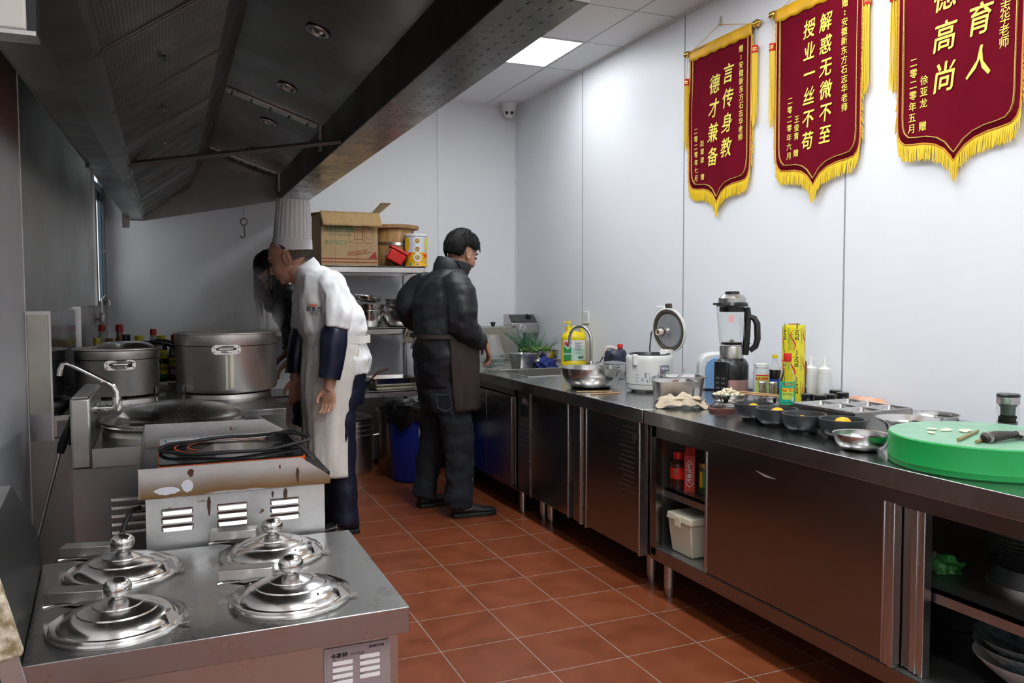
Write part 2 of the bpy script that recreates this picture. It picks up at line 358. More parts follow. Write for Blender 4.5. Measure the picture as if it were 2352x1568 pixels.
# dome camera in the corner
t = thing('security_camera', 'white dome security camera on the ceiling in the far right corner', 'security camera', (2.615, 6.225, ZC))
obj('base', MB().lathe([(0, 0), (.072, 0), (.074, -.008), (.066, -.014), (.058, -.05), (.050, -.075), (0, -.078)], 28), 'white', t)
hd = TR(0, -.006, -.075)
obj('ball_head', MB().ball((0, 0, 0), .048, n=24, T=hd), 'white', t)
dv = Vector((-.35, -.88, -.30)).normalized(); sx = Vector((.93, -.37, 0)).normalized()
for sgn, nm in ((-1, 'lens'), (1, 'infrared_lamp')):
    p = Vector((0, -.006, -.075))+dv*.043+sx*(sgn*.021)
    e = MB().cyl(.0135, -.006, .006, 18, Matrix.Translation(p) @ dv.to_track_quat('Z', 'Y').to_matrix().to_4x4())
    obj(nm, e, 'black', t)
# sockets on the right wall
def outlet(y, z, lab):
    t = thing('wall_socket', lab, 'wall socket', (XR, y, z), -pi/2)
    obj('plate', MB().prism(rrect(-.043, .043, -.043, .043, .006), 0, .009, RX90 @ TR(z=-.0)), 'white', t, bevel=.002)
    h = MB()
    for x, z_, a in ((-.012, -.008, .5), (.012, -.008, -.5), (0, .014, 0)): h.box(-.0015, .0015, -.005, .005, .0085, .0098, RX90 @ TR(x, z_, 0, rz=a))
    obj('socket_slots', h, 'ink', t)
outlet(5.075, 1.135, 'white wall socket above the yellow detergent jug')
outlet(4.13, 1.175, 'white wall socket half hidden behind the open rice cooker lid')
# ------------------------------------------------------------------ exhaust hood
M['hood_lip'] = hole_mat('perforated_lip', (0.30, 0.285, 0.275), 0.26, 1, (1, 0), .059, .045, .0124, .0047, .5, lim=(0, .805, .945))
M['filter'] = hole_mat('filter_mesh', (0.15, 0.142, 0.132), 0.45, 1, (1, 0), .0135, .0081, .0045, .0034, .5)
H0, HR, H1 = 1.70, 1.803, 6.20  # hood enlarged about the camera position to reach the back wall, baked into coordinates
def HL(y): return -.329+.0205*(y-1.803)
hood = thing('exhaust_hood', 'big dark stainless steel exhaust hood hanging over the cooking range', 'range hood', (.3, 4.0, 1.82))
def hq(mb, y0, y1, pts, th=.003):     # strip of sheet between section points (dx from left rim or absolute x)
    for (a, za), (b_, zb) in zip(pts, pts[1:]):
        def P(x, y): return (HL(y)+x[1], y) if isinstance(x, tuple) else (x, y)
        A0, B0, A1, B1 = P(a, y0), P(b_, y0), P(a, y1), P(b_, y1)
        mb.hexa([(*A0, za), (*B0, zb), (*B1, zb), (*A1, za), (*A0, za+th), (*B0, zb+th), (*B1, zb+th), (*A1, za+th)])
    return mb
L_ = lambda d: ('l', d)
g = MB(); hq(g, H0, H1, [(L_(0), 1.822), (L_(.096), 1.822)])
for y in (H0,): pass
def vert(mb, y0, y1, xa, z0, z1, t=.003):
    def P(x, y): return HL(y)+x[1] if isinstance(x, tuple) else x
    mb.hexa([(P(xa, y0)-t, y0, z0), (P(xa, y0), y0, z0), (P(xa, y1), y1, z0), (P(xa, y1)-t, y1, z0),
             (P(xa, y0)-t, y0, z1), (P(xa, y0), y0, z1), (P(xa, y1), y1, z1), (P(xa, y1)-t, y1, z1)]); return mb
vert(g, H0, H1, L_(0), 1.820, 2.656); vert(g, H0, H1, L_(.099), 1.825, 1.867)
hq(g, H0, H1, [(L_(.099), 1.813), (-.144, 1.839)])
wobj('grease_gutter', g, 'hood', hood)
sh = MB(); vert(sh, HR, H1, .973, 1.997, 2.656); sh.box(-.34, .973, H0, H1, 2.656, 2.660)
hq(sh, H0, H1, [(.169, 2.0645), (.291, 2.336)]); vert(sh, HR, H1, .770, 1.997, 2.188)
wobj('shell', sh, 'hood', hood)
pn = MB(); hq(pn, 1.76, H1, [(.291, 2.336), (.770, 2.172)]); wobj('lamp_panel', pn, 'hood', hood)
wobj('perforated_lip', MB().box(.770, .973, HR, H1, 1.995, 1.999), 'hood_lip', hood)
for yy, nm in ((H1, 'end_plate'), (H0, 'near_plate')):
    e = MB(); xl = HL(yy)
    poly = [(xl, 1.816), (xl+.10, 1.816), (.767, 1.995), (.973, 1.995), (.973, 2.656), (xl, 2.656)]
    YE = lambda x: yy+((HR-H0)*(x-xl)/(.973-xl) if nm == 'near_plate' else 0)
    e.add([(x, YE(x)+d, z) for d in (-.002, .002) for x, z in poly], [(0,1,2,3,4,5), (6,7,8,9,10,11)]+[(i, (i+1) % 6, 6+(i+1) % 6, 6+i) for i in range(6)])
    wobj('end_plate', e, 'hood', hood)
fy = [1.735, 2.155, 2.79, 3.44, 3.56, 3.97, 4.62, 5.14, 5.25, 5.70, 6.175]
for a, b_ in zip(fy, fy[1:]):
    if b_-a < .2: continue
    f = MB(); hq(f, a+.006, b_-.006, [(-.144, 1.842), (.169, 2.0645)], .004)
    fo = wobj('grease_filter', f, 'filter', hood)
    fr = MB()
    for y in (a+.004, b_-.016): hq(fr, y, y+.012, [(-.144, 1.838), (.169, 2.060)], .010)
    hq(fr, b_-.02, a+.02, [(-.144, 1.838), (-.132, 1.846)], .008)
    e = obj('filter_frame', fr, 'hood', fo)
    hm = MB().box(-.0, .012, (a+b_)/2-.03, (a+b_)/2+.03, 1.932, 1.937); obj('filter_slot', hm, 'black', fo)
for y in (3.44, 5.14):
    b_ = MB(); hq(b_, y, y+.12, [(-.144, 1.840), (.169, 2.062)], .004)
    wobj('filter_divider', b_, 'hood', hood)
for y in (4.367, 6.09):
    b_ = MB(); hq(b_, y-.03, y+.03, [(.295, 2.320), (.738, 2.168)], .012); vert(b_, y-.02, y+.02, .762, 2.048, 2.183, .012)
    br = wobj('bracket', b_, 'steel_soft', hood)
    for q in range(5):
        u = .06+.21*q; x = .295+.443*u; z = 2.320-.152*u
        for dy in (-.02, .02): obj('rivet', MB().ball((x, y+dy, z-.002), .005, n=8), 'black', br)
bar = MB()
bar.tube([(-.186, 3.85, 1.839), (.762, 3.85, 2.008)], .013, 4, True); wobj('cross_bar', bar, mat('dull_beam', (.12, .12, .12), .6, .6), hood, ang=20)
nrm = Vector((-.324, 0, -.946))
for q, (x, y) in enumerate(((.528, 2.23), (.529, 3.065), (.532, 3.91), (.536, 4.70), (.543, 5.59))):
    z = 2.336-(x-.291)*.3424; T = Matrix.Translation((x, y, z-.002)) @ nrm.to_track_quat('Z', 'Y').to_matrix().to_4x4()
    lp = wobj('spot_lamp', MB().lathe([(.030, -.005), (.030, .002), (.046, .002), (.044, .007), (.034, .009), (.030, .0)], 26, T), 'steel_soft', hood)
    obj('lamp_bulb', MB().lathe([(0, -.02), (.029, -.012), (.022, .004), (.010, .010), (0, .011)], 16, T), 'polish', lp)
tb = MB().box(-.268, -.225, 6.04, 6.085, 1.755, 1.867); wobj('corner_bracket', tb, 'hood', hood)
tape = MB().box(HL(3.72)-.004, HL(3.72)+.01, 3.72, 3.734, 1.806, 1.828); wobj('seam_clip', tape, 'black', hood)
# switch box at the near left corner
t = thing('switch_box', 'grey white switch box at the near left corner of the hood', 'switch box', (-.252, 1.70, 1.775))
obj('cover', MB().box(-.03, .03, -.0, .05, -.022, .05), mat('dull_beige', (.42, .40, .36), .5), t, bevel=.004)
obj('bracket', MB().box(-.036, .045, .004, .06, -.030, -.022), 'steel_soft', t)
obj('back_plate', MB().box(.03, .045, .01, .06, -.024, .05), 'black', t)
# hook under the far end of the hood
t = thing('meat_hook', 'thin steel hook dangling on a ring from the far hood edge', 'hook', (.520, 6.197, 1.938))
obj('string', MB().tube([(0, 0, 0), (0, 0, -.082)], .0012, 6), 'black', t)
obj('ring', MB().tube([(.024*cos(a), 0, -.107+.024*sin(a)) for a in [2*pi*i/20 for i in range(20)]], .0030, 6, closed=True), 'black', t)
hk = [(0, 0, -.127), (.002, 0, -.15), (.004, 0, -.19)]+[(.004-.015+.015*cos(a), 0, -.205-.017*sin(a)) for a in [pi*i/8 for i in range(9)]]
obj('hook', MB().tube(hk, .0034, 6), 'black', t)
# ------------------------------------------------------------------ right-hand worktops
M['cab'] = mat('steel_cabinet_front', (0.27, 0.26, 0.255), 0.22, 1, var=0.03, vscale=2.5, rvar=0.03)
M['cab_in'] = mat('steel_cabinet_inside', (0.36, 0.35, 0.34), 0.38, 1, var=0.1, vscale=4)
FX = 1.87
# far unit: sink cabinet
t = thing('sink_cabinet', 'stainless steel sink cabinet in the far corner behind the man in black', 'sink cabinet', (2.27, 5.3, 0))
b = MB(); b.box(FX, 2.68, 4.345, 4.36, .15, .75); b.box(FX, 2.68, 6.28, 6.295, .15, .75); b.box(2.665, 2.68, 4.345, 6.29, .15, .75); b.box(FX, 2.68, 4.345, 6.29, .14, .155)
b.box(FX, FX+.02, 4.345, 4.385, .15, .75); b.box(FX, FX+.02, 4.36, 6.29, .70, .752)
wobj('carcass', b, 'cab', t)
for y0, y1 in ((4.39, 4.79), (4.80, 5.20), (5.21, 5.61), (5.62, 6.02)):
    d = wobj('door', MB().box(FX-.018, FX, y0, y1, .165, .695), 'cab', t, bevel=.003)
    obj('recessed_handle', MB().box(FX-.022, FX-.012, (y0+y1)/2-.045, (y0+y1)/2+.045, .60, .635), 'black', d)
for y in (4.42, 5.3, 6.2):
    for x in (1.94, 2.60): wobj('leg', MB().cyl(.022, 0, .145, 14, TR(x, y, 0)), 'steel', t)
top = MB()      # worktop with the sink hole
SX0, SX1, SY0, SY1 = 1.975, 2.46, 4.42, 4.905
for q in ((1.835, SX0, 4.342, 6.30), (SX1, 2.70, 4.342, 6.30), (SX0, SX1, 4.342, SY0), (SX0, SX1, SY1, 6.30)): top.box(*q, .785, .80)
top.box(1.835, 1.84, 4.342, 6.30, .745, .787); top.box(1.835, 2.70, 6.285, 6.30, .74, .79); top.box(2.69, 2.705, 4.342, 6.30, .74, .815)
wt = wobj('worktop', top, 'steel_top', t)
sk = MB(); sk.box(SX0-.001, SX0+.002, SY0, SY1, .60, .80); sk.box(SX1-.002, SX1+.001, SY0, SY1, .60, .80); sk.box(SX0, SX1, SY0-.001, SY0+.002, .60, .80); sk.box(SX0, SX1, SY1-.002, SY1+.001, .60, .80); sk.box(SX0, SX1, SY0, SY1, .598, .602)
sk.tube([(SX0, SY0, .801), (SX1, SY0, .801), (SX1, SY1, .801), (SX0, SY1, .801)], .004, 6, closed=True)
wobj('sink_basin', sk, 'steel', t)
obj('drain', MB().cyl(.04, .602, .606, 20, TR((SX0+SX1)/2, (SY0+SY1)/2, 0)), 'black', None).parent = t
bpy.data.objects['drain'].location = (-2.27, -5.3, 0)
# middle unit: refrigerated worktable
t = thing('refrigerated_worktable', 'stainless steel two door refrigerated worktable with wet top in the middle of the right wall', 'fridge worktable', (2.27, 3.63, 0))
b = MB(); b.box(FX+.035, 2.68, 2.935, 4.325, .15, .735); wobj('body', b, 'cab', t)
b = MB(); b.box(1.835, 2.69, 2.925, 4.335, .742, .80); b.box(2.69, 2.705, 2.925, 4.335, .74, .815)
wobj('worktop', b, 'steel_top', t, bevel=.002)
pnl = wobj('compressor_panel', MB().box(FX-.004, FX+.036, 4.15, 4.325, .15, .735), 'cab', t, bevel=.003)
v = MB()
for q in range(9): v.box(FX-.0055, FX-.003, 4.18, 4.30, .30+.028*q, .308+.028*q)
obj('vent_slots', v, 'black', pnl)
obj('control_display', MB().box(FX-.006, FX-.003, 4.185, 4.275, .595, .655), 'black', pnl)
obj('switch_label', MB().box(FX-.006, FX-.003, 4.19, 4.26, .668, .70), 'print_grey', pnl)
obj('edge_strip', MB().box(FX-.012, FX+.03, 4.138, 4.146, .145, .735), 'steel', pnl)
for y0, y1, he in ((3.672, 4.132, 3.655), (2.985, 3.470, 2.985)):
    d = wobj('door', MB().box(FX-.006, FX+.036, y0, y1, .155, .735), 'cab', t, bevel=.004)
    ys = y0-.012 if y0 > 3.2 else y0-.006
    obj('handle_edge', MB().box(FX-.014, FX+.03, ys, ys+.012, .15, .738), 'steel', d, bevel=.003)
wobj('centre_post', MB().box(FX+.002, FX+.036, 3.52, 3.63, .15, .735), 'cab', t)
for y in (3.545, 3.485): wobj('finger_pull', MB().box(FX-.008, FX+.03, y-.010, y+.010, .145, .737), 'steel', t, bevel=.004)
st = MB()      # faint printed notice on the right-hand door
for q in range(14): st.box(FX-.0072, FX-.0058, 3.03, 3.03+.10+.05*((q*7) % 5)/5, .70-.022*q, .704-.022*q)
st.cyl(.016, 0, .001, 18, TR(FX-.0062, 3.035, .66, ry=-pi/2))
wobj('printed_notice', st, mat('faint_print', (0.19, 0.185, 0.18), .4, 1), t)
for y in (3.06, 4.20, 4.10):
    for x in (1.975, 2.6):
        lg = wobj('leg', MB().lathe([(0, .03), (.024, .03), (.026, .15), (0, .15)], 16, TR(x, y, 0)), 'steel', t)
        obj('foot', MB().lathe([(0, 0), (.019, 0), (.021, .03), (0, .03)], 14, TR(x, y, 0)), 'steel_soft', lg)
# near unit: worktable with sliding doors and open bays
t = thing('worktable_cabinet', 'long stainless steel worktable with sliding doors and open shelves at the near right', 'work cabinet', (2.27, 1.7, 0))
Y0 = .45
b = MB(); b.box(1.835, 2.69, Y0, 2.915, .742, .80); b.box(2.69, 2.705, Y0, 2.915, .74, .815)
wobj('worktop', b, 'steel_top', t, bevel=.002)
b = MB(); b.box(FX, FX+.03, 2.872, 2.908, .185, .742); b.box(FX, FX+.03, Y0, 2.908, .688, .742); b.box(FX, FX+.03, Y0, 2.908, .165, .215); b.box(FX, FX+.03, Y0, Y0+.03, .165, .742)
wobj('face_frame', b, 'cab', t)
b = MB(); b.box(FX+.03, 2.68, 2.895, 2.908, .185, .742); b.box(FX+.03, 2.68, Y0, Y0+.012, .185, .742); b.box(2.668, 2.68, Y0, 2.9, .185, .742)
wobj('side_and_back_panels', b, 'cab_in', t)
wobj('bottom_shelf', MB().box(FX+.006, 2.67, Y0, 2.895, .205, .217), 'cab_in', t)
b = MB(); b.box(1.93, 2.66, Y0, 2.893, .455, .467); b.box(1.93, 1.935, Y0, 2.893, .428, .467)
wobj('middle_shelf', b, 'cab_in', t)
d = wobj('sliding_door', MB().box(FX+.004, FX+.026, 1.668, 2.535, .222, .69), 'cab', t)
b = MB(); b.box(FX-.004, FX+.026, 1.655, 1.672, .218, .692); b.box(FX-.001, FX+.026, 1.672, 1.690, .22, .692); b.box(FX-.003, FX+.026, 1.690, 1.698, .22, .692)
obj('edge_profile', b, 'steel', d, bevel=.002)
obj('edge_profile', MB().box(FX, FX+.027, 2.525, 2.537, .218, .692), 'steel', d, bevel=.002)
scr = MB().tube([(FX+.002, 2.245, .668), (FX+.002, 2.20, .660), (FX+.002, 2.15, .659)], [.001, .004, .001], 6); obj('worn_scrape', scr, mat('scrape', (.75, .72, .70), .5, .6), d)
d2 = wobj('sliding_door', MB().box(FX+.03, FX+.05, 1.583, 2.44, .222, .69), 'cab', t)
b = MB(); b.box(FX+.020, FX+.05, 1.575, 1.590, .218, .692); b.box(FX+.026, FX+.05, 1.590, 1.625, .22, .692); b.box(FX+.022, FX+.05, 1.600, 1.606, .22, .692)
obj('edge_profile', b, 'steel', d2, bevel=.002)
for y in (2.87, 1.6, .55):
    for x in (1.94, 2.6):
        lg = wobj('leg', MB().lathe([(0, .045), (.024, .045), (.024, .19), (0, .19)], 18, TR(x, y, 0)), 'steel', t)
        obj('foot', MB().lathe([(0, 0), (.018, 0), (.024, .045), (0, .045)], 14, TR(x, y, 0)), 'steel_soft', lg)
# ------------------------------------------------------------------ faucet at the sink
t = thing('gooseneck_faucet', 'brushed steel gooseneck faucet curving in front of the yellow detergent jug', 'faucet', (2.545, 4.685, .80))
obj('base', MB().lathe([(0, 0), (.024, 0), (.024, .006), (.015, .010), (.015, .055), (.012, .06), (0, .06)], 20), 'steel_soft', t)
p = [(0, 0, .05), (0, 0, .20)]; R = .085
for i in range(13):
    a = pi*i/12*1.02; p.append((-.035*(1-cos(a)), R*(1-cos(a)), .20+R*sin(a)))
p.append((-.073, .174, .165))
obj('spout', MB().tube(p, .0105, 14), 'steel_soft', t)
obj('aerator', MB().tube([(-.073, .174, .168), (-.0735, .1745, .145)], .0128, 14), 'chrome', t)
obj('lever', MB().tube([(.012, -.01, .04), (.05, -.035, .055), (.06, -.05, .09)], [.005, .004, .006], 8), 'chrome', t)
# ------------------------------------------------------------------ cooking range on the left
# --- low four-burner stove carrying the lids
t = thing('low_stove', 'low stainless steel stove with four lids on its flat top in the foreground', 'stove', (.1, 2.15, 0))
def lx(y): return -.283-.070*(y-1.815)
YA, YBk = 1.815, 2.508
b = MB(); b.hexa([(lx(YA), YA, .488), (.505, YA, .488), (.505, YBk, .488), (lx(YBk), YBk, .488), (lx(YA), YA, .55), (.505, YA, .55), (.505, YBk, .55), (lx(YBk), YBk, .55)])
wobj('top_plate', b, mat('stove_top_steel', (.40, .40, .395), .30, 1, var=.06, vscale=6, rvar=.08), t, bevel=.002)
b = MB(); b.hexa([(-.25, YA+.035, .10), (.485, YA+.035, .10), (.49, YBk-.02, .10), (-.30, YBk-.02, .10), (-.25, YA+.035, .49), (.485, YA+.035, .49), (.49, YBk-.02, .49), (-.30, YBk-.02, .49)])
wobj('body', b, 'steel', t)
for x, y in ((-.22, 1.9), (.45, 1.9), (-.24, 2.44), (.45, 2.44)): wobj('leg', MB().cyl(.02, 0, .105, 14, TR(x, y, 0)), 'steel', t)
b = MB()      # rear splash box with a sloped face
def prof(y, x0): return [(x0, y, .50), (x0, y, .60), (x0-.012, y, .655), (x0-.062, y, .775), (x0-.12, y, .775), (x0-.12, y, .50)]
A, B_ = prof(1.80, lx(1.80)-.002), prof(2.50, lx(2.50)-.002)
b.rings([A, B_]); wobj('splashback', b, mat('dark_splash', (.10, .10, .10), .35, .9), t, bevel=.003)
wobj('cap_strip', MB().hexa([(lx(1.8)-.118, 1.802, .7755), (lx(1.8)-.066, 1.802, .7755), (lx(2.5)-.066, 2.498, .7755), (lx(2.5)-.118, 2.498, .7755), (lx(1.8)-.118, 1.802, .7765), (lx(1.8)-.066, 1.802, .7765), (lx(2.5)-.066, 2.498, .7765), (lx(2.5)-.118, 2.498, .7765)]), 'steel_wall', t)
# maker's plate
pl = thing('rating_plate', 'printed silver rating plate with white fields on the low stove front', 'plate', (.388, YA+.033, .405))
pw, ph = .155, .125
M['plate'] = mat('plate_silver', (0.36, 0.32, 0.33), 0.45, 0.4)
obj('plate', MB().prism(rrect(-pw/2, pw/2, -ph/2, ph/2, .003), 0, .0015, RX90), 'plate', pl)
fm = MB(); ot = rrect(-pw/2+.006, pw/2-.006, -ph/2-.02, ph/2-.006, .006); 
fm.tube([(x, -.0017, y) for x, y in ot if y > -ph/2-.019], .0006, 4); obj('border', fm, 'print_grey', pl)
fl = MB()
for c in (0, 1):
    for q in range(4): fl.box(-.058+.063*c, -.012+.064*c, -.0021, -.0014, .020-.0155*q+.006*c, .0295-.0155*q+.006*c)
obj('fields', fl, 'print_white', pl)
tx = MB().join(glyphs('卡基特', .0135, off=.0004), RX90 @ TR(-.043, .0415, .0021)).join(glyphs('商用节能厨具', .0055), RX90 @ TR(.000, .0415, .0021)).join(glyphs('商用厨房设备', .006, off=.0002), RX90 @ TR(.045, .052, .0021))
for c in (0, 1):
    for q, s_ in enumerate(('型号', '功率', '电压', '编号') if c else ('名称', '尺寸', '气种', '日期')): tx.join(glyphs(s_, .0045), RX90 @ TR(-.054+.063*c, .0315-.0155*q+.006*c, .0021))
tx.join(glyphs('厨房设备有限公司  地址电话', .0055), RX90 @ TR(-.015, -.036, .0021))
obj('printing', tx, 'ink', pl)
# --- four lids with folded handles
def lid(label, x, y, rz, s=1.0):
    t = thing('pan_lid', label, 'pan lid', (x, y, .5505), rz, 'polished lids on the low stove')
    r = .137*s
    rim = [(0, .003), (r*.80, .003), (r*.86, .001), (r*.97, .001), (r, .006), (r, .012), (r*.985, .0145), (r*.95, .0115), (r*.90, .0095), (r*.865, .0115), (r*.845, .016), (r*.79, .0245), (r*.70, .0315), (r*.61, .0345), (r*.595, .0375), (r*.50, .042), (r*.40, .0455), (r*.375, .046), (r*.365, .0485), (r*.30, .051), (r*.22, .055), (r*.14, .0585), (r*.11, .0595), (0, .060)]
    obj('dome', MB().lathe(rim, 56), 'polish', t)
    obj('pan_rim', MB().lathe([(r*1.00, 0), (r*1.045, .0), (r*1.06, .006), (r*1.045, .010), (r*1.0, .008)], 56), 'polish', t)
    obj('knob', MB().lathe([(0, .058), (.014, .059), (.0135, .063), (.023, .067), (.0285, .075), (.030, .083), (.028, .092), (.021, .100), (.011, .1045), (0, .1055)], 32), 'polish', t)
    obj('vent_hole', MB().cyl(.0028, -.001, .0015, 10, Matrix.Translation((r*.50, -r*.52, .0300)) @ Matrix.Rotation(radians(22), 4, Vector((.7, .7, 0)))), 'ink', t)
    h = MB()    # folded channel handle lying over the lid's far side
    h.hexa([(-.180, .054, .030), (-.180, .104, .030), (-.050, .096, .036), (-.050, .050, .036), (-.180, .054, .056), (-.180, .104, .056), (-.050, .096, .060), (-.050, .050, .060)])
    hd = obj('handle', h, 'steel_soft', t, bevel=.002)
    obj('handle_screw', MB().tube([(-.182, .056, .022), (-.166, .064, .024), (-.130, .074, .022)], [.0055, .0045, .003], 10), 'polish', hd)
    obj('wire_loop', MB().tube([(-.16, .08, .018), (-.12, .084, .010), (-.09, .084, .016), (-.06, .084, .030), (-.12, .09, .030)], .003, 6), 'black', hd)
    c = MB(); c.hexa([(r*.88, -.035, .004), (r*1.06, -.032, .004), (r*1.06, -.012, .004), (r*.86, -.012, .004), (r*.80, -.035, .034), (r*.86, -.033, .034), (r*.86, -.012, .034), (r*.79, -.012, .034)])
    c.box(r*.98, r*1.16, -.030, -.014, .006, .009)
    obj('clip', c, 'steel_soft', t)
    return t
l0 = lid('domed polished lid at the near left of the low stove', -.118, 1.975, -.28)
dup(l0, (-.125, 2.345, .5505), -.26, 'domed polished lid at the far left of the low stove, by the black cable')
dup(l0, (.258, 1.985, .5505), -.24, 'domed polished lid at the near right of the low stove')
dup(l0, (.256, 2.348, .5505), -.22, 'domed polished lid at the far right of the low stove, before the louvres')
# --- stand with induction cooker
t = thing('induction_stand', 'stained stainless steel stand with louvres carrying the induction cooker', 'stand', (.18, 2.85, 0))
def grime():
    m = mat('stained_steel', (0.56, 0.56, 0.55), 0.40, 1, var=0.12, vscale=7, rvar=0.1); nt = m.node_tree; N = nt.nodes.new; L = nt.links.new; b = nt.nodes['Principled BSDF']
    tc = N('ShaderNodeTexCoord'); sp = N('ShaderNodeSeparateXYZ'); L(tc.outputs['Object'], sp.inputs[0])
    n = N('ShaderNodeTexNoise'); n.inputs['Scale'].default_value = 26; n.inputs['Detail'].default_value = 5; L(tc.outputs['Object'], n.inputs[0])
    n3 = N('ShaderNodeTexNoise'); n3.inputs['Scale'].default_value = 5; L(tc.outputs['Object'], n3.inputs[0])
    ad = N('ShaderNodeMath'); ad.operation = 'MULTIPLY_ADD'; ad.inputs[1].default_value = .030; L(n3.outputs[0], ad.inputs[0]); L(sp.outputs['Z'], ad.inputs[2])
    rp = N('ShaderNodeValToRGB'); e = rp.color_ramp.elements; mr = N('ShaderNodeMapRange'); mr.inputs[1].default_value = .702; mr.inputs[2].default_value = .83; L(ad.outputs[0], mr.inputs[0]); L(mr.outputs[0], rp.inputs[0])
    e[0].position = 0.0; e[0].color = (.0, .0, .0, 1); e[1].position = 1.0; e[1].color = (0, 0, 0, 1)
    q = e.new(.10); q.color = (0, 0, 0, 1); q = e.new(.14); q.color = (1, 1, 1, 1); q = e.new(.35); q.color = (.75, .75, .75, 1); q = e.new(.62); q.color = (.12, .12, .12, 1)
    mx = N('ShaderNodeMix'); mx.data_type = 'RGBA'; src = b.inputs['Base Color'].links[0].from_socket
    L(rp.outputs[0], mx.inputs[0]); L(src, mx.inputs[6]); mx.inputs[7].default_value = (.17, .080, .012, 1)
    sp2 = N('ShaderNodeMapRange'); sp2.inputs[1].default_value = .665; sp2.inputs[2].default_value = .70; L(n.outputs[0], sp2.inputs[0])
    m2 = N('ShaderNodeMix'); m2.data_type = 'RGBA'; L(sp2.outputs[0], m2.inputs[0]); L(mx.outputs[2], m2.inputs[6]); m2.inputs[7].default_value = (.10, .055, .03, 1); L(m2.outputs[2], b.inputs['Base Color'])
    mt = N('ShaderNodeMath'); mt.operation = 'MAXIMUM'; L(rp.outputs[0], mt.inputs[0]); L(sp2.outputs[0], mt.inputs[1]); iv = N('ShaderNodeMath'); iv.operation = 'MULTIPLY_ADD'; iv.inputs[1].default_value = -.75; iv.inputs[2].default_value = 1.0
    L(mt.outputs[0], iv.inputs[0]); L(iv.outputs[0], b.inputs['Metallic']); return m
M['grime'] = grime()
b = MB(); b.box(-.073, .436, 2.535, 3.16, .12, .70); body = wobj('body', b, 'grime', t)
for x, y in ((-.04, 2.57), (.40, 2.57), (-.04, 3.12), (.40, 3.12)): wobj('leg', MB().cyl(.02, 0, .125, 12, TR(x, y, 0)), 'steel', t)
for c in range(3):
    for q in range(3):
        x0 = -.033+.152*c; z0 = .648-.024*q
        lv = MB().hexa([(x0+.006, 2.521, z0), (x0+.082, 2.521, z0), (x0+.088, 2.536, z0), (x0, 2.536, z0), (x0+.004, 2.5265, z0+.010), (x0+.084, 2.5265, z0+.010), (x0+.088, 2.536, z0+.014), (x0, 2.536, z0+.014)])
        lo = wobj('louvre', lv, 'steel_soft', t)
        obj('rusty_slot', MB().box(x0+.002, x0+.086, 2.5335, 2.5345, z0+.0135, z0+.0155), bpy.data.materials.get('rust_slot') or mat('rust_slot', (.10, .035, .02), .8), lo)
def guard(y0, y1, zt):
    pts = [(-.088, .702), (.450, .702), (.450, .725), (.362, zt), (-.088, zt)]
    m = MB(); m.add([(x, y, z) for y in (y0, y1) for x, z in pts], [(0,1,2,3,4), (9,8,7,6,5)]+[(i, (i+1) % 5, 5+(i+1) % 5, 5+i) for i in range(5)]); return m
wobj('near_guard', guard(2.512, 2.518, .789), 'grime', t)
pts = [(-.09, .738), (.418, .738), (.418, .760), (.325, .818), (-.09, .822)]
m_ = MB(); m_.add([(x, y, z) for y in (3.185, 3.190) for x, z in pts], [(0,1,2,3,4), (9,8,7,6,5)]+[(i, (i+1) % 5, 5+(i+1) % 5, 5+i) for i in range(5)])
wobj('far_guard', m_, 'grime', t)
b = MB(); b.hexa([(-.09, 2.518, .70), (-.086, 2.518, .70), (-.086, 3.19, .70), (-.09, 3.19, .70), (-.09, 2.518, .789), (-.086, 2.518, .789), (-.086, 3.19, .822), (-.09, 3.19, .822)]); wobj('left_guard', b, 'steel', t)
b = MB(); b.box(-.088, .45, 2.516, 3.188, .700, .738); wobj('tray', b, mat('blackened_tray', (.035, .032, .03), .4, .7, var=.4, vscale=12), t)
b = MB(); b.hexa([(.42, 2.518, .70), (.45, 2.518, .70), (.42, 3.19, .70), (.39, 3.19, .70), (.438, 2.518, .727), (.45, 2.518, .725), (.42, 3.19, .764), (.408, 3.19, .764)]); wobj('right_lip', b, 'black', t)
M['grease'] = mat('grease', (.06, .025, .012), .35)
for x, z, w_, h in ((.352, .735, .006, .024), (.098, .660, .006, .030), (.318, .672, .007, .022), (.280, .678, .004, .010), (.05, .768, .010, .012), (.30, .765, .003, .007)):
    y = 2.5115 if z > .70 else 2.5345
    pp = [(x+w_*cos(a)*(1 if sin(a) > 0 else .7), z+h*sin(a)) for a in [2*pi*i/14 for i in range(14)]]
    stn = MB().add([(p[0], y-d, p[1]) for d in (0, .0008) for p in pp], [tuple(range(13, -1, -1)), tuple(range(14, 28))])
    wobj('grease_drip', stn, 'grease', t)
M['residue'] = mat('dried_residue', (.70, .69, .74), .6)
for x, z, w_, h in ((.02, .722, .034, .011), (.075, .732, .016, .018)):
    pp = [(x+w_*cos(a)*(1+.25*noise.noise((3*cos(a), 3*sin(a), x*9))), z+h*sin(a)*(1+.3*noise.noise((3*cos(a), 3*sin(a), 4)))) for a in [2*pi*i/26 for i in range(26)]]
    pt = MB().add([(p[0]-.035, 2.5112, p[1]) for p in pp], [tuple(range(25, -1, -1))])
    wobj('bare_patch', pt, 'residue', t)
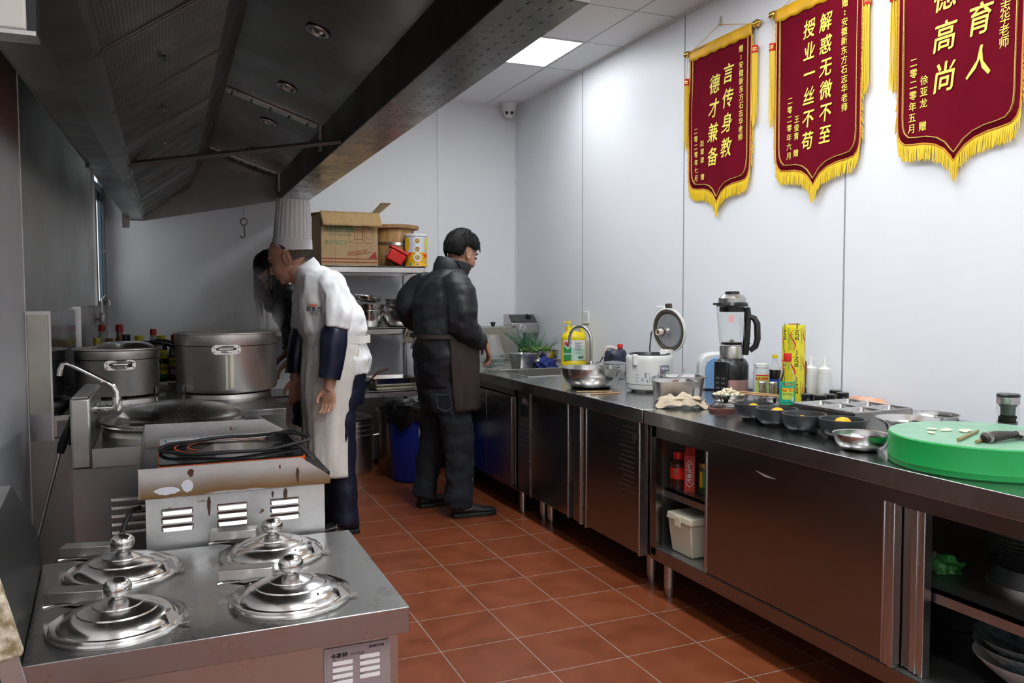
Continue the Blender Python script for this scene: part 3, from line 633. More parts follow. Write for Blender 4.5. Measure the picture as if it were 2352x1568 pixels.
# induction cooker in the tray
t = thing('induction_cooker', 'black glass induction cooker with orange rings and orange edge in the stand', 'induction cooker', (.175, 2.845, .758))
obj('base', MB().prism(rrect(-.215, .215, -.25, .25, .02), 0, .018), 'orange', t)
for x, y in ((-.17, -.2), (.17, -.2), (-.17, .2), (.17, .2)): obj('foot', MB().cyl(.015, -.020, .002, 12, TR(x, y)), 'rubber', t)
obj('glass_top', MB().prism(rrect(-.212, .212, -.247, .247, .02), .018, .024), mat('black_glass', (.010, .010, .011), .06), t)
rg = MB()
for r in (.145, .105):
    rg.lathe([(r-.003, .0243), (r+.003, .0243), (r+.003, .0246), (r-.003, .0246)], 48, TR(-.02, .03))
obj('cooking_rings', rg, 'orange', t)
tx = MB().join(glyphs('商用', .028), TR(-.02, .03, .0247)).join(glyphs('加热区', .020), TR(-.02, -.10, .0247)).join(glyphs('2100W', .022, off=.0005), TR(.15, -.10, .0247))
obj('printing', tx, 'orange', t)
obj('warning_sticker', MB().box(-.19, -.08, .165, .205, .0242, .0248), 'print_white', t)
obj('sticker_frame', MB().box(-.195, -.075, .160, .210, .0240, .0244), mat('blue_print', (.03, .16, .45), .5), t)
# black wire pot rack lying on it
t = thing('wire_pot_rack', 'black wire rack lying on the induction cooker', 'rack', (.175, 2.80, .7825))
p = []
for i in range(40):
    a = 2*pi*i/40; x, y = .21*cos(a), .15*sin(a); x += .05*max(0, cos(a))**4
    p.append((x, y+.02, .006+.012*max(0, cos(a-.6))**6+.004*sin(3*a)**2))
obj('outer_wire', MB().tube(p, .0055, 8, closed=True), 'rubber', t)
obj('handle_loop', MB().tube([(.13, .10, .008), (.19, .15, .020), (.225, .13, .022), (.262, .03, .014)], .0055, 8), 'rubber', t)
obj('steel_sheet', MB().prism([(-.10, -.03), (.10, -.07), (.17, .05), (.10, .12), (-.04, .11)], .0, .002), mat('wire_glass', (.30, .27, .24), .1, .8), t)
# cable
t = tag(obj('power_cable', MB().tube([(-.089, 2.60, .66), (-.112, 2.58, .66), (-.128, 2.56, .63), (-.142, 2.53, .585), (-.150, 2.52, .556), (-.150, 2.51, .30)], .0075, 10), 'rubber'), 'thick black power cable hanging from the induction stand', 'cable')
# --- wok stove with the big lid
t = thing('wok_stove', 'stainless steel wok stove holding the big round lid, behind the induction stand', 'stove', (0, 3.45, 0))
b = MB(); b.box(-.262, .425, 3.215, 3.72, .672, .742)
wobj('deck', b, 'steel', t, bevel=.002)
bd = wobj('body', MB().box(-.325, .41, 3.235, 3.72, .10, .70), mat('dark_body_steel', (.34, .335, .33), .32, 1, var=.05, vscale=4), t)  # even steel base colour, set darker than the other stove parts
for q in range(5):
    z0 = .545-.030*q; lv = MB().hexa([(-.204, 3.221, z0), (-.096, 3.221, z0), (-.09, 3.236, z0), (-.21, 3.236, z0), (-.206, 3.2265, z0+.009), (-.094, 3.2265, z0+.009), (-.09, 3.236, z0+.013), (-.21, 3.236, z0+.013)])
    obj('louvre', lv, 'steel', bd)
for x, y in ((-.29, 3.28), (.37, 3.28), (-.29, 3.68), (.37, 3.68)): wobj('leg', MB().cyl(.02, 0, .105, 12, TR(x, y, 0)), 'steel', t)
b = MB(); b.box(-.326, -.262, 3.210, 3.72, .672, .925); wobj('splashback', b, 'steel', t, bevel=.008)
fw = wobj('cover_strip', MB().box(-.318, -.270, 3.215, 3.715, .925, .928), 'steel_wall', t)
wobj('burner_collar', MB().lathe([(.248, .742), (.258, .742), (.260, .762), (.246, .786), (.225, .780)], 48, TR(.015, 3.464, 0)), 'alu', t)
b = MB(); b.hexa([(.33, 3.40, .742), (.42, 3.24, .742), (.425, 3.24, .742), (.425, 3.42, .742), (.33, 3.42, .80), (.40, 3.30, .76), (.425, 3.3, .76), (.425, 3.42, .80)]); wobj('side_plate', b, 'steel', t)
# swivelling spout on the splashback
sp_ = wobj('valve', MB().tube([(-.262, 3.42, .862), (-.19, 3.42, .862)], .010, 12).lathe([(0, -.02), (.016, -.02), (.018, 0), (.016, .03), (0, .03)], 16, TR(-.187, 3.42, .87)), 'chrome', t)
obj('flange', MB().lathe([(0, 0), (.022, 0), (.022, .008), (0, .008)], 18, TR(-.262, 3.42, .862, ry=pi/2)).lathe([(0, 0), (.017, 0), (.017, .005), (0, .005)], 18, TR(-.225, 3.42, .862, ry=pi/2)), 'chrome', sp_)
pth = [(-.187, 3.42, .89), (-.188, 3.42, .92), (-.200, 3.42, .944), (-.222, 3.42, .960), (-.28, 3.42, .995), (-.335, 3.42, 1.028), (-.352, 3.42, 1.034), (-.366, 3.42, 1.030), (-.374, 3.42, 1.012), (-.377, 3.42, .99)]
obj('spout', MB().tube(pth, [.0105]*4+[.0095]*6, 14), 'chrome', sp_)
# big wok lid
t = thing('wok_cover', 'very wide flat stainless lid covering the wok in front of the stockpots', 'wok lid', (.015, 3.464, .803))
R = .268
obj('dome', MB().lathe([(0, .008), (R*.95, .004), (R*.985, -.002), (R, .003), (R, .008), (R*.97, .012), (R*.93, .014), (R*.91, .019), (R*.85, .030), (R*.80, .033), (R*.70, .046), (R*.35, .064), (0, .070)], 64), mat('wok_cover_steel', (.66, .65, .62), .25, 1, var=.08, vscale=9, rvar=.08), t)
obj('rolled_rim', MB().lathe([(R*.96, -.012), (R*1.0, -.012), (R*1.015, -.007), (R*1.0, -.002), (R*.96, -.004)], 64), 'polish', t)
obj('brand_stamp', MB().join(glyphs('不锈钢', .018), Matrix.Translation((-.12, -.17, .0335)) @ Matrix.Rotation(.16, 4, 'X')), 'print_grey', t)
# glass jar and ladle lying by the lid
t = thing('glass_dish', 'small square clear glass dish behind the big wok lid', 'dish', (.0, 3.85, .7805))
b = MB(); ro = rrect(-.065, .065, -.05, .05, .012); ri = rrect(-.060, .060, -.045, .045, .010)
b.rings([[(x*.9, y*.9, 0) for x, y in ro], [(x, y, .11) for x, y in ro], [(x, y, .11) for x, y in ri], [(x*.9, y*.9, .006) for x, y in ri]]); obj('walls', b, 'glass', t)
obj('green_contents', MB().prism([(x*.88, y*.88) for x, y in ri], .007, .018), 'green', t)
# --- stockpot stove
t = thing('stockpot_stove', 'stainless steel range with tall splashback carrying the two big stockpots', 'stove', (0, 4.9, 0))
YS = 3.755
b = MB(); b.box(-.43, .482, YS, 6.1, .706, .780)
wobj('deck', b, mat('grubby_deck', (.16, .16, .16), .30, 1, var=.4, vscale=8, rvar=.1), t, bevel=.003)
bd = wobj('body', MB().box(-.525, .465, YS+.006, 6.1, .12, .7055), bpy.data.materials['dark_body_steel'], t)
obj('upper_panel', MB().box(-.52, -.30, YS+.001, YS+.008, .712, .80), 'steel', bd)
for x in (-.45, .42):
    for y in (3.85, 4.9, 6.0): wobj('leg', MB().cyl(.022, 0, .125, 12, TR(x, y, 0)), 'steel', t)
def spl(y0, y1, z1, xf):
    m = MB(); m.hexa([(XL(y0)+.006, y0, .70), (xf, y0, .70), (xf, y1, .70), (XL(y1)+.006, y1, .70), (XL(y0)+.006, y0, z1), (xf, y0, z1), (xf, y1, z1), (XL(y1)+.006, y1, z1)]); return m
M['mirror'] = mat('polished_splashback', (.42, .42, .43), .12, 1, rvar=.05, vscale=6)
s1 = wobj('splashback', spl(YS, 4.86, 1.222, -.440), 'mirror', t)
obj('end_panel', MB().box(-.522, -.448, YS-.004, YS, .81, 1.212), mat('oily_steel', (.50, .49, .42), .45, .9, var=.12, vscale=5), s1)
ef = MB(); ef.box(-.525, -.438, YS-.006, YS, 1.212, 1.226); ef.box(-.446, -.438, YS-.007, YS, .70, 1.222); obj('edge_frame', ef, 'steel_wall', s1)
s2 = wobj('splashback', spl(4.865, 6.28, 1.232, -.428), 'steel', t)
obj('folded_edge', MB().box(-.47, -.426, 4.858, 4.865, .78, 1.236), 'steel_wall', s2)
for x, y, nm in ((.274, 4.42, 'burner'), (-.232, 4.40, 'burner')):
    br = wobj(nm, MB().lathe([(.17, .78), (.215, .78), (.212, .800), (.19, .806), (.17, .80)], 40, TR(x, y, 0)), 'steel_soft', t)
    pr = MB()
    for i in range(8): pr.box(.10, .20, -.006, .006, .798, .809, TR(x, y, 0, rz=pi/4*i+.2))
    obj('pan_support', pr, 'black', br)
# tap on the splashback at the window
t = thing('wall_tap', 'old bent steel tap on the splashback below the window', 'tap', (-.385, 5.75, 1.15))
obj('spout', MB().tube([(0, 0, -.02), (0, 0, .09), (.006, 0, .125), (.022, 0, .142), (.038, 0, .128), (.044, 0, .10), (.044, 0, .085)], .0095, 12), 'steel_soft', t)
obj('body', MB().lathe([(0, -.025), (.016, -.025), (.018, .03), (.012, .04), (0, .04)], 14).tube([(-.05, 0, 0), (0, 0, 0)], .012, 10), 'steel_soft', t)
obj('cross_handle', MB().tube([(-.06, -.02, .0), (.0, -.06, 0)], .006, 8).tube([(-.03, -.04, -.02), (-.03, -.04, .03)], .006, 8).tube([(-.03, -.04, 0), (0, 0, 0)], .008, 8), 'steel_soft', t)
obj('nozzle', MB().lathe([(.012, -.05), (.013, -.02), (.010, -.02), (.009, -.05)], 12), 'chrome', t)
# pressure-washer lance leaning by the wall
t = thing('spray_lance', 'dark steel spray lance leaning in the gap beside the wok stove', 'spray lance', (-.40, 3.52, .60))
obj('lance', MB().tube([(-.13, -.0, -.45), (-.055, 0, -.14), (.010, 0, .11), (.016, 0, .13)], .007, 10), 'steel_soft', t)
obj('grip', MB().tube([(.006, 0, .085), (.014, 0, .115), (.030, 0, .165), (.036, 0, .185)], [.013, .017, .013, .008], 12), 'rubber', t)
obj('hose', MB().tube([(.034, 0, .18), (.045, .01, .22), (.05, .04, .20), (.03, .1, .10)], .007, 8), 'rubber', t)
# --- stockpots
def pot_handle(t, m, r, z, a, w_=.135):
    T = Matrix.Rotation(a, 4, 'Z')
    o_ = obj('handle_plate', MB().join(wrap(MB().join(MB().prism(rrect(-w_/2, w_/2, -.023, .023, .022, 6), 0, .004), None), r+.001, 0, z), T), 'polish', t)
    p = [(-.042, -r, z+.004), (-.040, -r-.030, z+.006), (-.030, -r-.042, z+.006), (.030, -r-.042, z+.006), (.040, -r-.030, z+.006), (.042, -r, z+.004)]
    obj('grip', MB().tube(p, .0075, 10, T=T, flat=1.0), 'polish', o_)
    for x in (-.056, .056):
        for dz in (-.011, .011): obj('rivet', MB().ball((x, -sqrt(r*r-x*x)-.005, z+dz), .004, n=8, T=T), 'steel_soft', o_)
t = thing('stockpot', 'large open aluminium stockpot steaming in front of the chef', 'stockpot', (.274, 4.42, .8095))
r, h = .246, .292
obj('body', MB().lathe([(0, 0), (r-.02, 0), (r-.006, .006), (r, .02), (r, h-.058), (r+.0015, h-.054), (r+.0015, h-.004), (r+.012, h), (r+.011, h+.004), (r-.002, h+.003), (r-.004, h-.01), (r-.004, .02), (r-.02, .008), (0, .008)], 72), 'alu', t)
obj('joint_groove', MB().lathe([(r+.0008, h-.0605), (r+.0022, h-.060), (r+.0022, h-.057), (r+.0008, h-.0565)], 72), mat('burnt', (.03, .022, .018), .6), t)
obj('broth', MB().lathe([(0, h-.09), (r-.006, h-.09)], 48), mat('broth', (.30, .22, .12), .1), t)
pot_handle(t, None, r+.0015, h-.075, -.07)
pot_handle(t, None, r+.0015, h-.075, pi-.07)
stain = patch(r+.0012, .016, .03, .205, .03, 4).join(patch(r+.0012, .010, .02, .19, -.07, 4)); obj('boil_over_stain', stain, mat('stain', (.62, .60, .46), .34, 1), t)
t = thing('stockpot', 'smaller covered stockpot with scorched handle at the left of the range', 'stockpot', (-.232, 4.40, .8095))
r, h = .186, .225
obj('body', MB().lathe([(0, 0), (r-.02, 0), (r-.006, .006), (r, .02), (r, h-.048), (r+.0015, h-.044), (r+.0015, h-.006), (r+.014, h), (r+.013, h+.004), (r-.004, h+.002), (r-.006, h-.012), (0, h-.012)], 64), 'alu', t)
obj('joint_groove', MB().lathe([(r+.0008, h-.0495), (r+.0022, h-.049), (r+.0022, h-.0455), (r+.0008, h-.045)], 64), bpy.data.materials['burnt'], t)
pot_handle(t, None, r+.0015, h-.07, .10)
obj('scorch_mark', MB().join(wrap(MB().prism([(.028, -.012), (.05, -.010), (.052, .012), (.04, .018), (.03, .008)], .004, .006), r+.001, .10, h-.07)), bpy.data.materials['burnt'], t)
t = thing('frying_pan', 'steel frying pan with black handle used as a cover on the smaller stockpot', 'frying pan', (-.200, 4.40, 1.0395), .26)
obj('pan_body', MB().lathe([(0, .022), (.085, .020), (.10, .018), (.150, .000), (.152, .002), (.103, .021), (.08, .026), (0, .028)], 48), 'polish', t)
obj('handle', MB().tube([(.07, .10, .020), (.12, .02, .016), (.15, .0, .022), (.19, -.02, .016), (.23, -.02, -.002), (.27, -.02, -.005), (.34, -.02, -.004)], [.006, .010, .014, .016, .015, .015, .010], 12), 'black', t)
# long tool with a patterned grip leaning at the lower left corner of the picture
t = thing('patterned_handle', 'cream patterned grip of a long steel tool at the bottom left edge', 'utensil', (-.082, 1.43, 0), rot=(0, radians(-12.5), 0))
M['floral'] = mat('cream_floral', (.66, .60, .47), .5, var=.5, vscale=60, col2=(.22, .16, .08))
def slab(w0, w1, z0, z1, d):
    m = MB(); m.hexa([(-w0, -d, z0), (w0, -d, z0), (w0, d, z0), (-w0, d, z0), (-w1, -d, z1), (w1, -d, z1), (w1, d, z1), (-w1, d, z1)]); return m
obj('grip', slab(.024, .021, .735, .90, .011), 'floral', t, bevel=.006)
obj('shaft', slab(.010, .015, 0.01, .74, .004), 'steel_soft', t)
# ------------------------------------------------------------------ three crimson pennants on the right wall
BP = [(0, 1.772), (.05, 1.792), (.15, 1.822), (.30, 1.845), (.50, 1.858), (.70, 1.862), (.86, 1.868), (.94, 1.886), (.985, 1.912), (1.0, 1.95)]
def zbot(u):
    u = abs(u)
    for (a, za), (b_, zb) in zip(BP, BP[1:]):
        if a <= u <= b_: return za+(zb-za)*(u-a)/(b_-a)
    return 1.95
def pennant(yc, label, cols, smalls, zt=2.60, tilt=0.0, seed=1):
    t = thing('pennant', label, 'pennant', (XR-.018, yc, 0), -pi/2, 'crimson pennants on the right wall'); t.rotation_euler = (0, tilt, -pi/2)
    h = .262; rnd = random.Random(seed)
    def wav(x, z): return -.004*sin(x*17+seed)*(2.6-z)/.6-.003*sin(z*9+x*8+seed*2)
    us = sorted(set([i/12-1 for i in range(25)]+[s_*u for u, _ in BP for s_ in (1, -1)]))
    def out(sc, d): return [(u*(h-d)*1.0, zbot(u)+d*sc) for u in us]
    # cloth: columns between the top and the shaped lower edge
    nz = 16; mb = MB(); n = len(us)
    for j in range(nz+1):
        for u in us:
            z = zt+(zbot(u)-zt)*j/nz; mb.v.append((u*h, wav(u*h, z), z))
    mb.f = [(j*n+i, j*n+i+1, (j+1)*n+i+1, (j+1)*n+i) for j in range(nz) for i in range(n-1)]
    obj('cloth', mb, 'velvet', t, solid=.003)
    def edge(d, lift):     # path round the edge, inset by d
        p = [(-(h-d), zt)]+[(u*(h-d), zbot(u)+d*(1.0 if abs(u) > .03 else 1.25)) for u in us]+[((h-d), zt)]
        return [(x, wav(x, z)-lift, z) for x, z in p]
    ed = MB().tube(edge(.003, .003), .0035, 5); obj('edge_trim', ed, mat('trim_gold', (.70, .30, .04), .5) if 'trim_gold' not in bpy.data.materials else bpy.data.materials['trim_gold'], t)
    br = MB().tube(edge(.028, .003), .0052, 6, flat=.5); obj('braid', br, mat('braid_gold', (.62, .42, .10), .5, .3, var=.3, vscale=200) if 'braid_gold' not in bpy.data.materials else bpy.data.materials['braid_gold'], t)
    hd = MB().grid(24, 4, lambda u, v: ((u-.5)*(2*h+.006), wav((u-.5)*2*h, zt)-.005-.004*sin(pi*v)-.003*noise.noise((u*14+seed, v*3, 0)), zt+.033-.062*v+.004*sin(u*40)*v))
    obj('satin_heading', hd, 'yellow', t, solid=.003)
    rod = obj('rod', MB().tube([(-h-.010, .0, zt+.022), (h+.010, 0, zt+.022)], .008, 12), 'wood', t)
    for s_ in (-1, 1):
        f = MB().lathe([(0, 0), (.010, 0), (.011, .006), (.017, .012), (.013, .018), (.018, .026), (.0185, .036), (.013, .044), (.006, .052), (.002, .062), (0, .064)], 20, TR(s_*(h+.002), 0, zt+.022, ry=s_*pi/2))
        obj('finial', f, 'gold', rod)
    cd = MB().tube([(-h*.93, -.002, zt+.028), (-.02, .004, zt+.105), (-.01, .006, zt+.106), (h*.96, -.002, zt+.030)], .0016, 6); obj('hanging_cord', cd, 'yellow', t)
    obj('hook', MB().tube([(-.015, .016, zt+.125), (-.015, .004, zt+.128), (-.015, .0, zt+.112), (-.015, .004, zt+.100), (-.015, .010, zt+.106)], .0022, 6).box(-.024, -.006, .014, .018, zt+.105, zt+.15), 'chrome', t)
    # fringe along the lower edge and the lower sides
    fr = MB(); N_ = 190
    for i in range(N_):
        u = -1+2*(i+.5)/N_; x = u*h; L_f = .055+.014*rnd.random()+(.016 if abs(u) < .06 else 0); z0 = zbot(u)+.003; dx = .010*(rnd.random()-.5)-(.004*u); w_ = .0016
        y0 = wav(x, z0)-.001; y1 = y0-.006*rnd.random()
        fr.add([(x-w_, y0-.002, z0), (x+w_, y0-.002, z0), (x, y0+.001, z0), (x+dx-w_*.8, y1-.002, z0-L_f), (x+dx+w_*.8, y1-.002, z0-L_f), (x+dx, y1+.001, z0-L_f)], [(0,1,4,3), (1,2,5,4), (2,0,3,5), (3,4,5)])
    for s_ in (-1, 1):
        for i in range(90):
            z0 = zt-.02-i*(zt-1.96)/90; x = s_*h; y0 = wav(x, z0); L_f = .018+.014*rnd.random(); dz = -.03*rnd.random()
            fr.add([(x-s_*.002, y0-.002, z0), (x-s_*.002, y0-.002, z0+.003), (x-s_*.002, y0+.002, z0), (x+s_*L_f*.45, y0, z0+dz-.01), (x+s_*L_f*.45, y0, z0+dz-.007), (x+s_*L_f*.45, y0+.003, z0+dz-.01)], [(0,1,4,3), (1,2,5,4), (2,0,3,5), (3,4,5)])
    obj('fringe', fr, 'fringe', t)
    for s_ in (-1, 1):     # hanging tassels
        x = s_*(h+.024); z1 = zt-.085 if s_ > 0 else zt-.115
        ts = obj('tassel', MB(), 'fringe', t) if False else None
        sk = MB()
        for i in range(34):
            a = rnd.random()*2*pi; rr = .0135*sqrt(rnd.random()); x0 = x+rr*cos(a); y0 = -.004+rr*sin(a); L_t = .30+.07*rnd.random(); dx = .012*(rnd.random()-.5)
            sk.tube([(x0, y0, z1-.03), (x0*1+dx*.3, y0, z1-.14), (x0+dx, y0, z1-.03-L_t)], [.0022, .0019, .0014], 4)
        so = obj('tassel', sk, 'fringe', t)
        obj('tassel_head', MB().lathe([(0, .002), (.014, 0), (.0155, -.004), (.0155, -.032), (.014, -.036), (0, -.036)], 18, TR(x, -.004, z1)), 'red', so)
        obj('tassel_band', MB().lathe([(.0157, -.012), (.0166, -.013), (.0166, -.016), (.0157, -.017)], 18, TR(x, -.004, z1)).lathe([(.0157, -.021), (.0166, -.022), (.0166, -.025), (.0157, -.026)], 18, TR(x, -.004, z1)), 'gold', so)
        obj('tassel_cord', MB().tube([(x, -.002, zt+.022), (x, -.004, z1)], .0013, 5), 'yellow', so)
    # embroidered characters, each placed on the cloth
    big = MB(); sml = [MB(), MB(), MB()]
    for ci, (text, yy, z0, z1, size) in enumerate(cols+smalls):
        tgt = big if size > .05 else sml[ci-2]
        n_ = len(text)
        for i, c in enumerate(text):
            if c == ' ': continue
            z = z0+(z1-z0)*(i/(n_-1)); x = -(yy-yc)
            g = glyphs(c, size, shear=.14 if size > .05 else 0, res=2)
            if c == '：': g = MB().cyl(.0035, -.001, .001, 10, TR(0, .006)).cyl(.0035, -.001, .001, 10, TR(0, -.006))
            for dx_, dy_ in (((0, 0), (.0016, .0003), (-.0016, .0006), (.0005, .0009)) if size > .05 else ((0, 0), (.0007, .0002))): tgt.join(g, Matrix.Translation((x+dx_, wav(x, z)-.0050+dy_, z+dx_*.8)) @ RX90 @ Matrix.Diagonal((.92 if size > .05 else 1.0, 1.06, 1, 1)))
    m_e = bpy.data.materials.get('embroidery') or mat('embroidery', (.92, .80, .12), .5)
    obj('main_lettering', big, m_e, t); [obj(n_, g_, m_e, t) for n_, g_ in zip(('dedication_lettering', 'donor_lettering', 'date_lettering'), sml)]
    return t
TO = '赠：安徽新东方石志华老师'
pennant(3.60, 'smallest looking crimson pennant, farthest from the camera, with two columns of four gold characters', [('言传身教', 3.525, 2.425, 2.045, .098), ('德才兼备', 3.640, 2.395, 2.015, .098)],
        [(TO, 3.418, 2.525, 2.085, .036), ('赵翠翠 赠', 3.735, 2.105, 1.925, .034), ('二零二零年七月', 3.792, 2.18, 1.925, .034)], seed=1, tilt=.012)
pennant(2.872, 'middle crimson pennant, with two columns of six gold characters', [('解惑无微不至', 2.815, 2.475, 1.985, .080), ('授业一丝不苟', 2.915, 2.475, 1.975, .080)],
        [(TO, 2.705, 2.525, 2.085, .036), ('王俊青 赠', 2.985, 2.09, 1.935, .034), ('二零二零年六月', 3.035, 2.185, 1.93, .034)], seed=2, tilt=.0)
pennant(2.165, 'crimson pennant nearest the camera at the upper right, its lower half in the picture', [('传道育人', 2.075, 2.555, 2.105, .112), ('品德高尚', 2.215, 2.535, 2.085, .112)],
        [(TO, 1.975, 2.60, 2.150, .040), ('徐亚龙 赠', 2.300, 2.10, 1.925, .036), ('二零二零年五月', 2.352, 2.18, 1.925, .036)], seed=3, tilt=0.0)
# ------------------------------------------------------------------ things on the worktops (top at z = .80)
CT = .8005
def bowl_prof(r, h, rb, th=.0015, lip=.006):
    out_ = [(0, 0), (rb, 0)]
    for i in range(1, 9):
        a = i/8; out_.append((rb+(r-rb)*sin(a*pi/2)**.85, h*(1-cos(a*pi/2))**.95))
    inn = [(max(x-th, 0), z+th) for x, z in out_]
    return out_+[(r+lip, h+.001), (r+lip, h+.003)]+inn[::-1][:-2]+[(rb*.9, th), (0, th)]
def bowl(name, label, cat, x, y, z, r, h, rb, m='bowl_steel', group=None, lip=.006, n=48, th=.0015):
    t = thing(name, label, cat, (x, y, z), group=group)
    obj('bowl_wall', MB().lathe(bowl_prof(r, h, rb, th, lip), n), m, t); return t
def pan(name, label, x, y, rz, lx_, ly, h, taper=.88, m='pan_steel', group=None, z=CT, cat='food pan'):
    t = thing(name, label, cat, (x, y, z), rz, group=group)
    a, b = lx_/2, ly/2; rr = .022
    def rg(s_, zz, d=0): return [(px_, py_, zz) for px_, py_ in rrect(-a*s_-d, a*s_+d, -b*s_-d, b*s_+d, rr)]
    obj('pan_wall', MB().rings([rg(taper-.06, 0), rg(taper, .008), rg(1, h-.003), rg(1, h-.003, .010), rg(1, h, .010), rg(1, h-.001, -.001), rg(taper, .010), rg(taper-.06, .003)]), m, t, ang=50)
    return t
# --- far end by the wall
t = thing('deep_fryer', 'stainless steel electric deep fryer with sloped control head at the far end of the worktop', 'deep fryer', (2.42, 5.93, CT))
obj('tank', MB().box(-.26, .10, -.10, .20, .03, .24), 'steel', t, bevel=.004)
obj('tank_rim', MB().box(-.27, .11, -.11, .21, .238, .246), 'steel', t)
obj('base_plate', MB().box(-.14, .02, -.20, -.10, .006, .016), 'steel', t)
for x in (-.23, .07):
    for y in (-.07, .17): obj('foot', MB().cyl(.014, 0, .032, 12, TR(x, y, 0)), 'rubber', t)
obj('lid', MB().box(-.255, .095, -.09, .19, .246, .252), 'steel', t)
obj('lid_knob', MB().lathe([(0, .25), (.014, .25), (.016, .27), (.020, .276), (.020, .284), (0, .287)], 16, TR(-.06, .03, 0)), 'black', t)
pr = [(-.09, .20), (-.09, .275), (.0, .345), (.08, .345), (.08, .20)]
hd = MB(); Tm = Matrix.Translation((.165, 0, 0)) @ Matrix(((0, 0, 1, 0), (1, 0, 0, 0), (0, 1, 0, 0), (0, 0, 0, 1)))
hd.prism(pr, -.115, .115, Tm); hb = obj('control_head', hd, 'steel', t, bevel=.003)
Tp = Matrix.Translation((.165, -.045, .311)) @ Matrix.Rotation(radians(38), 4, 'X')
obj('control_panel', MB().box(-.105, .105, -.045, .045, .0, .003, Tp), mat('panel_print', (.05, .05, .055), .4), hb)
obj('thermostat_knob', MB().lathe([(0, .003), (.022, .003), (.019, .02), (0, .021)], 20, Tp @ TR(.045, .008)).box(-.004, .004, -.022, .022, .02, .027, Tp @ TR(.045, .008, 0, rz=.6)), 'black', hb)
for x, m_ in ((-.055, 'orange'), (-.08, 'green')): obj('indicator_lamp', MB().cyl(.005, .003, .006, 10, Tp @ TR(x, -.005)), m_, hb)
obj('basket_bracket', MB().box(.10, .16, -.115, -.088, .225, .262).tube([(.13, -.11, .262), (.13, -.13, .25)], .018, 10), 'chrome', t)
obj('element_stem', MB().tube([(.20, -.01, .21), (.19, -.01, .12), (.17, -.01, .06), (.10, -.01, .05)], .012, 8), 'black', t)
# cling bag with greens in the man's hand
bag = thing('plastic_bag', 'clear plastic bag of greens held open by the man in black', 'plastic bag', (1.98, 5.02, CT), .2)
def crumple(r, h, seed, squash=1.0):
    mb = MB(); n = 26; rings = []
    for j in range(11):
        v = j/10; ring = []
        for i in range(n):
            a = 2*pi*i/n; k = 1+.28*noise.noise((2*cos(a)+seed, 2*sin(a), v*3))+.10*noise.noise((7*cos(a), 7*sin(a)+seed, v*9))
            rr = r*k*(.75+.35*sin(pi*min(1, v*1.3))-.25*max(0, v-.6)); ring.append((rr*cos(a), rr*sin(a)*squash, h*v+.02*noise.noise((3*cos(a), 3*sin(a), seed+v))*v))
        rings.append(ring)
    rings[0] = [(x*.9, y*.9, 0.001) for x, y, z in rings[0]]
    return mb.rings(rings, False)
obj('film', crumple(.075, .23, 3), 'film', bag, ang=50)
gl = MB()
rn = random.Random(4)
for i in range(60):
    a = rn.random()*6.28; r0 = .05*sqrt(rn.random()); z0 = .006+.05*rn.random(); x, y = r0*cos(a), r0*sin(a); b_ = rn.random()*6.28
    gl.tube([(x, y, z0), (x+.03*cos(b_), y+.03*sin(b_), z0+.012), (x+.055*cos(b_+.5), y+.05*sin(b_+.5), z0+.004)], [.002, .003, .0008], 4)
obj('greens', gl, mat('washed_greens', (.045, .085, .06), .5, var=.4, vscale=20), bag)
# small food pan and bowl of scallions
pan('food_pan', 'small deep square steel pan in front of the bowl of scallions', 2.215, 5.06, .42, .150, .140, .098, .80)
b_ = bowl('mixing_bowl', 'medium steel bowl filled with scallions and herbs', 'bowl', 2.44, 5.24, CT, .128, .098, .055)
def blades(seed, n, cx, cy_, spread, l0, l1, lean, r=.0022):
    rn = random.Random(seed); m = MB()
    for i in range(n):
        a = rn.random()*6.28; r0 = spread*sqrt(rn.random()); x, y = cx+r0*cos(a), cy_+r0*sin(a)*.7; L_b = l0+(l1-l0)*rn.random()
        dx, dy = lean[0]+.55*(rn.random()-.5)*2, lean[1]+.35*(rn.random()-.5)*2; c = .35*(rn.random()-.3)
        p = []
        for q in range(6):
            v = q/5; p.append((x+dx*L_b*v*(1+.5*v), y+dy*L_b*v, .0+L_b*v*(1-c*v*v)))
        m.tube(p, [r, r*1.1, r, r*.9, r*.6, r*.15], 5)
    return m
sc_ = thing('scallion_bunch', 'bunch of long dark green scallion leaves standing in the steel bowl', 'scallions', (2.40, 5.24, CT+.075))
obj('leaves', blades(5, 100, -.03, .0, .080, .08, .20, (-.28, .05)), 'chive', sc_)
lf = blades(9, 26, .06, -.02, .05, .05, .13, (.35, -.1), .0019); obj('bent_leaves', lf, 'chive', sc_)
h_ = thing('chopped_herbs', 'light green chopped herbs heaped along the rim of the scallion bowl', 'herbs', (2.365, 5.165, CT+.100))
hm = MB(); rn = random.Random(8)
for i in range(150):
    x, y, z = .10*(rn.random()*2-1), .055*(rn.random()*2-1), .028*rn.random(); a, b2 = rn.random()*6.3, rn.random()*1.5; s_ = .006+.007*rn.random()
    hm.add([(-s_, 0, 0), (0, -s_*.6, .002), (s_, 0, 0), (0, s_*.6, .002)], [(0, 1, 2, 3)], TR(x, y, z, b2, b2*.5, a))
obj('leaf_pieces', hm, mat('herb_green', (.16, .30, .05), .5, var=.5, vscale=40), h_); h_['kind'] = 'stuff'
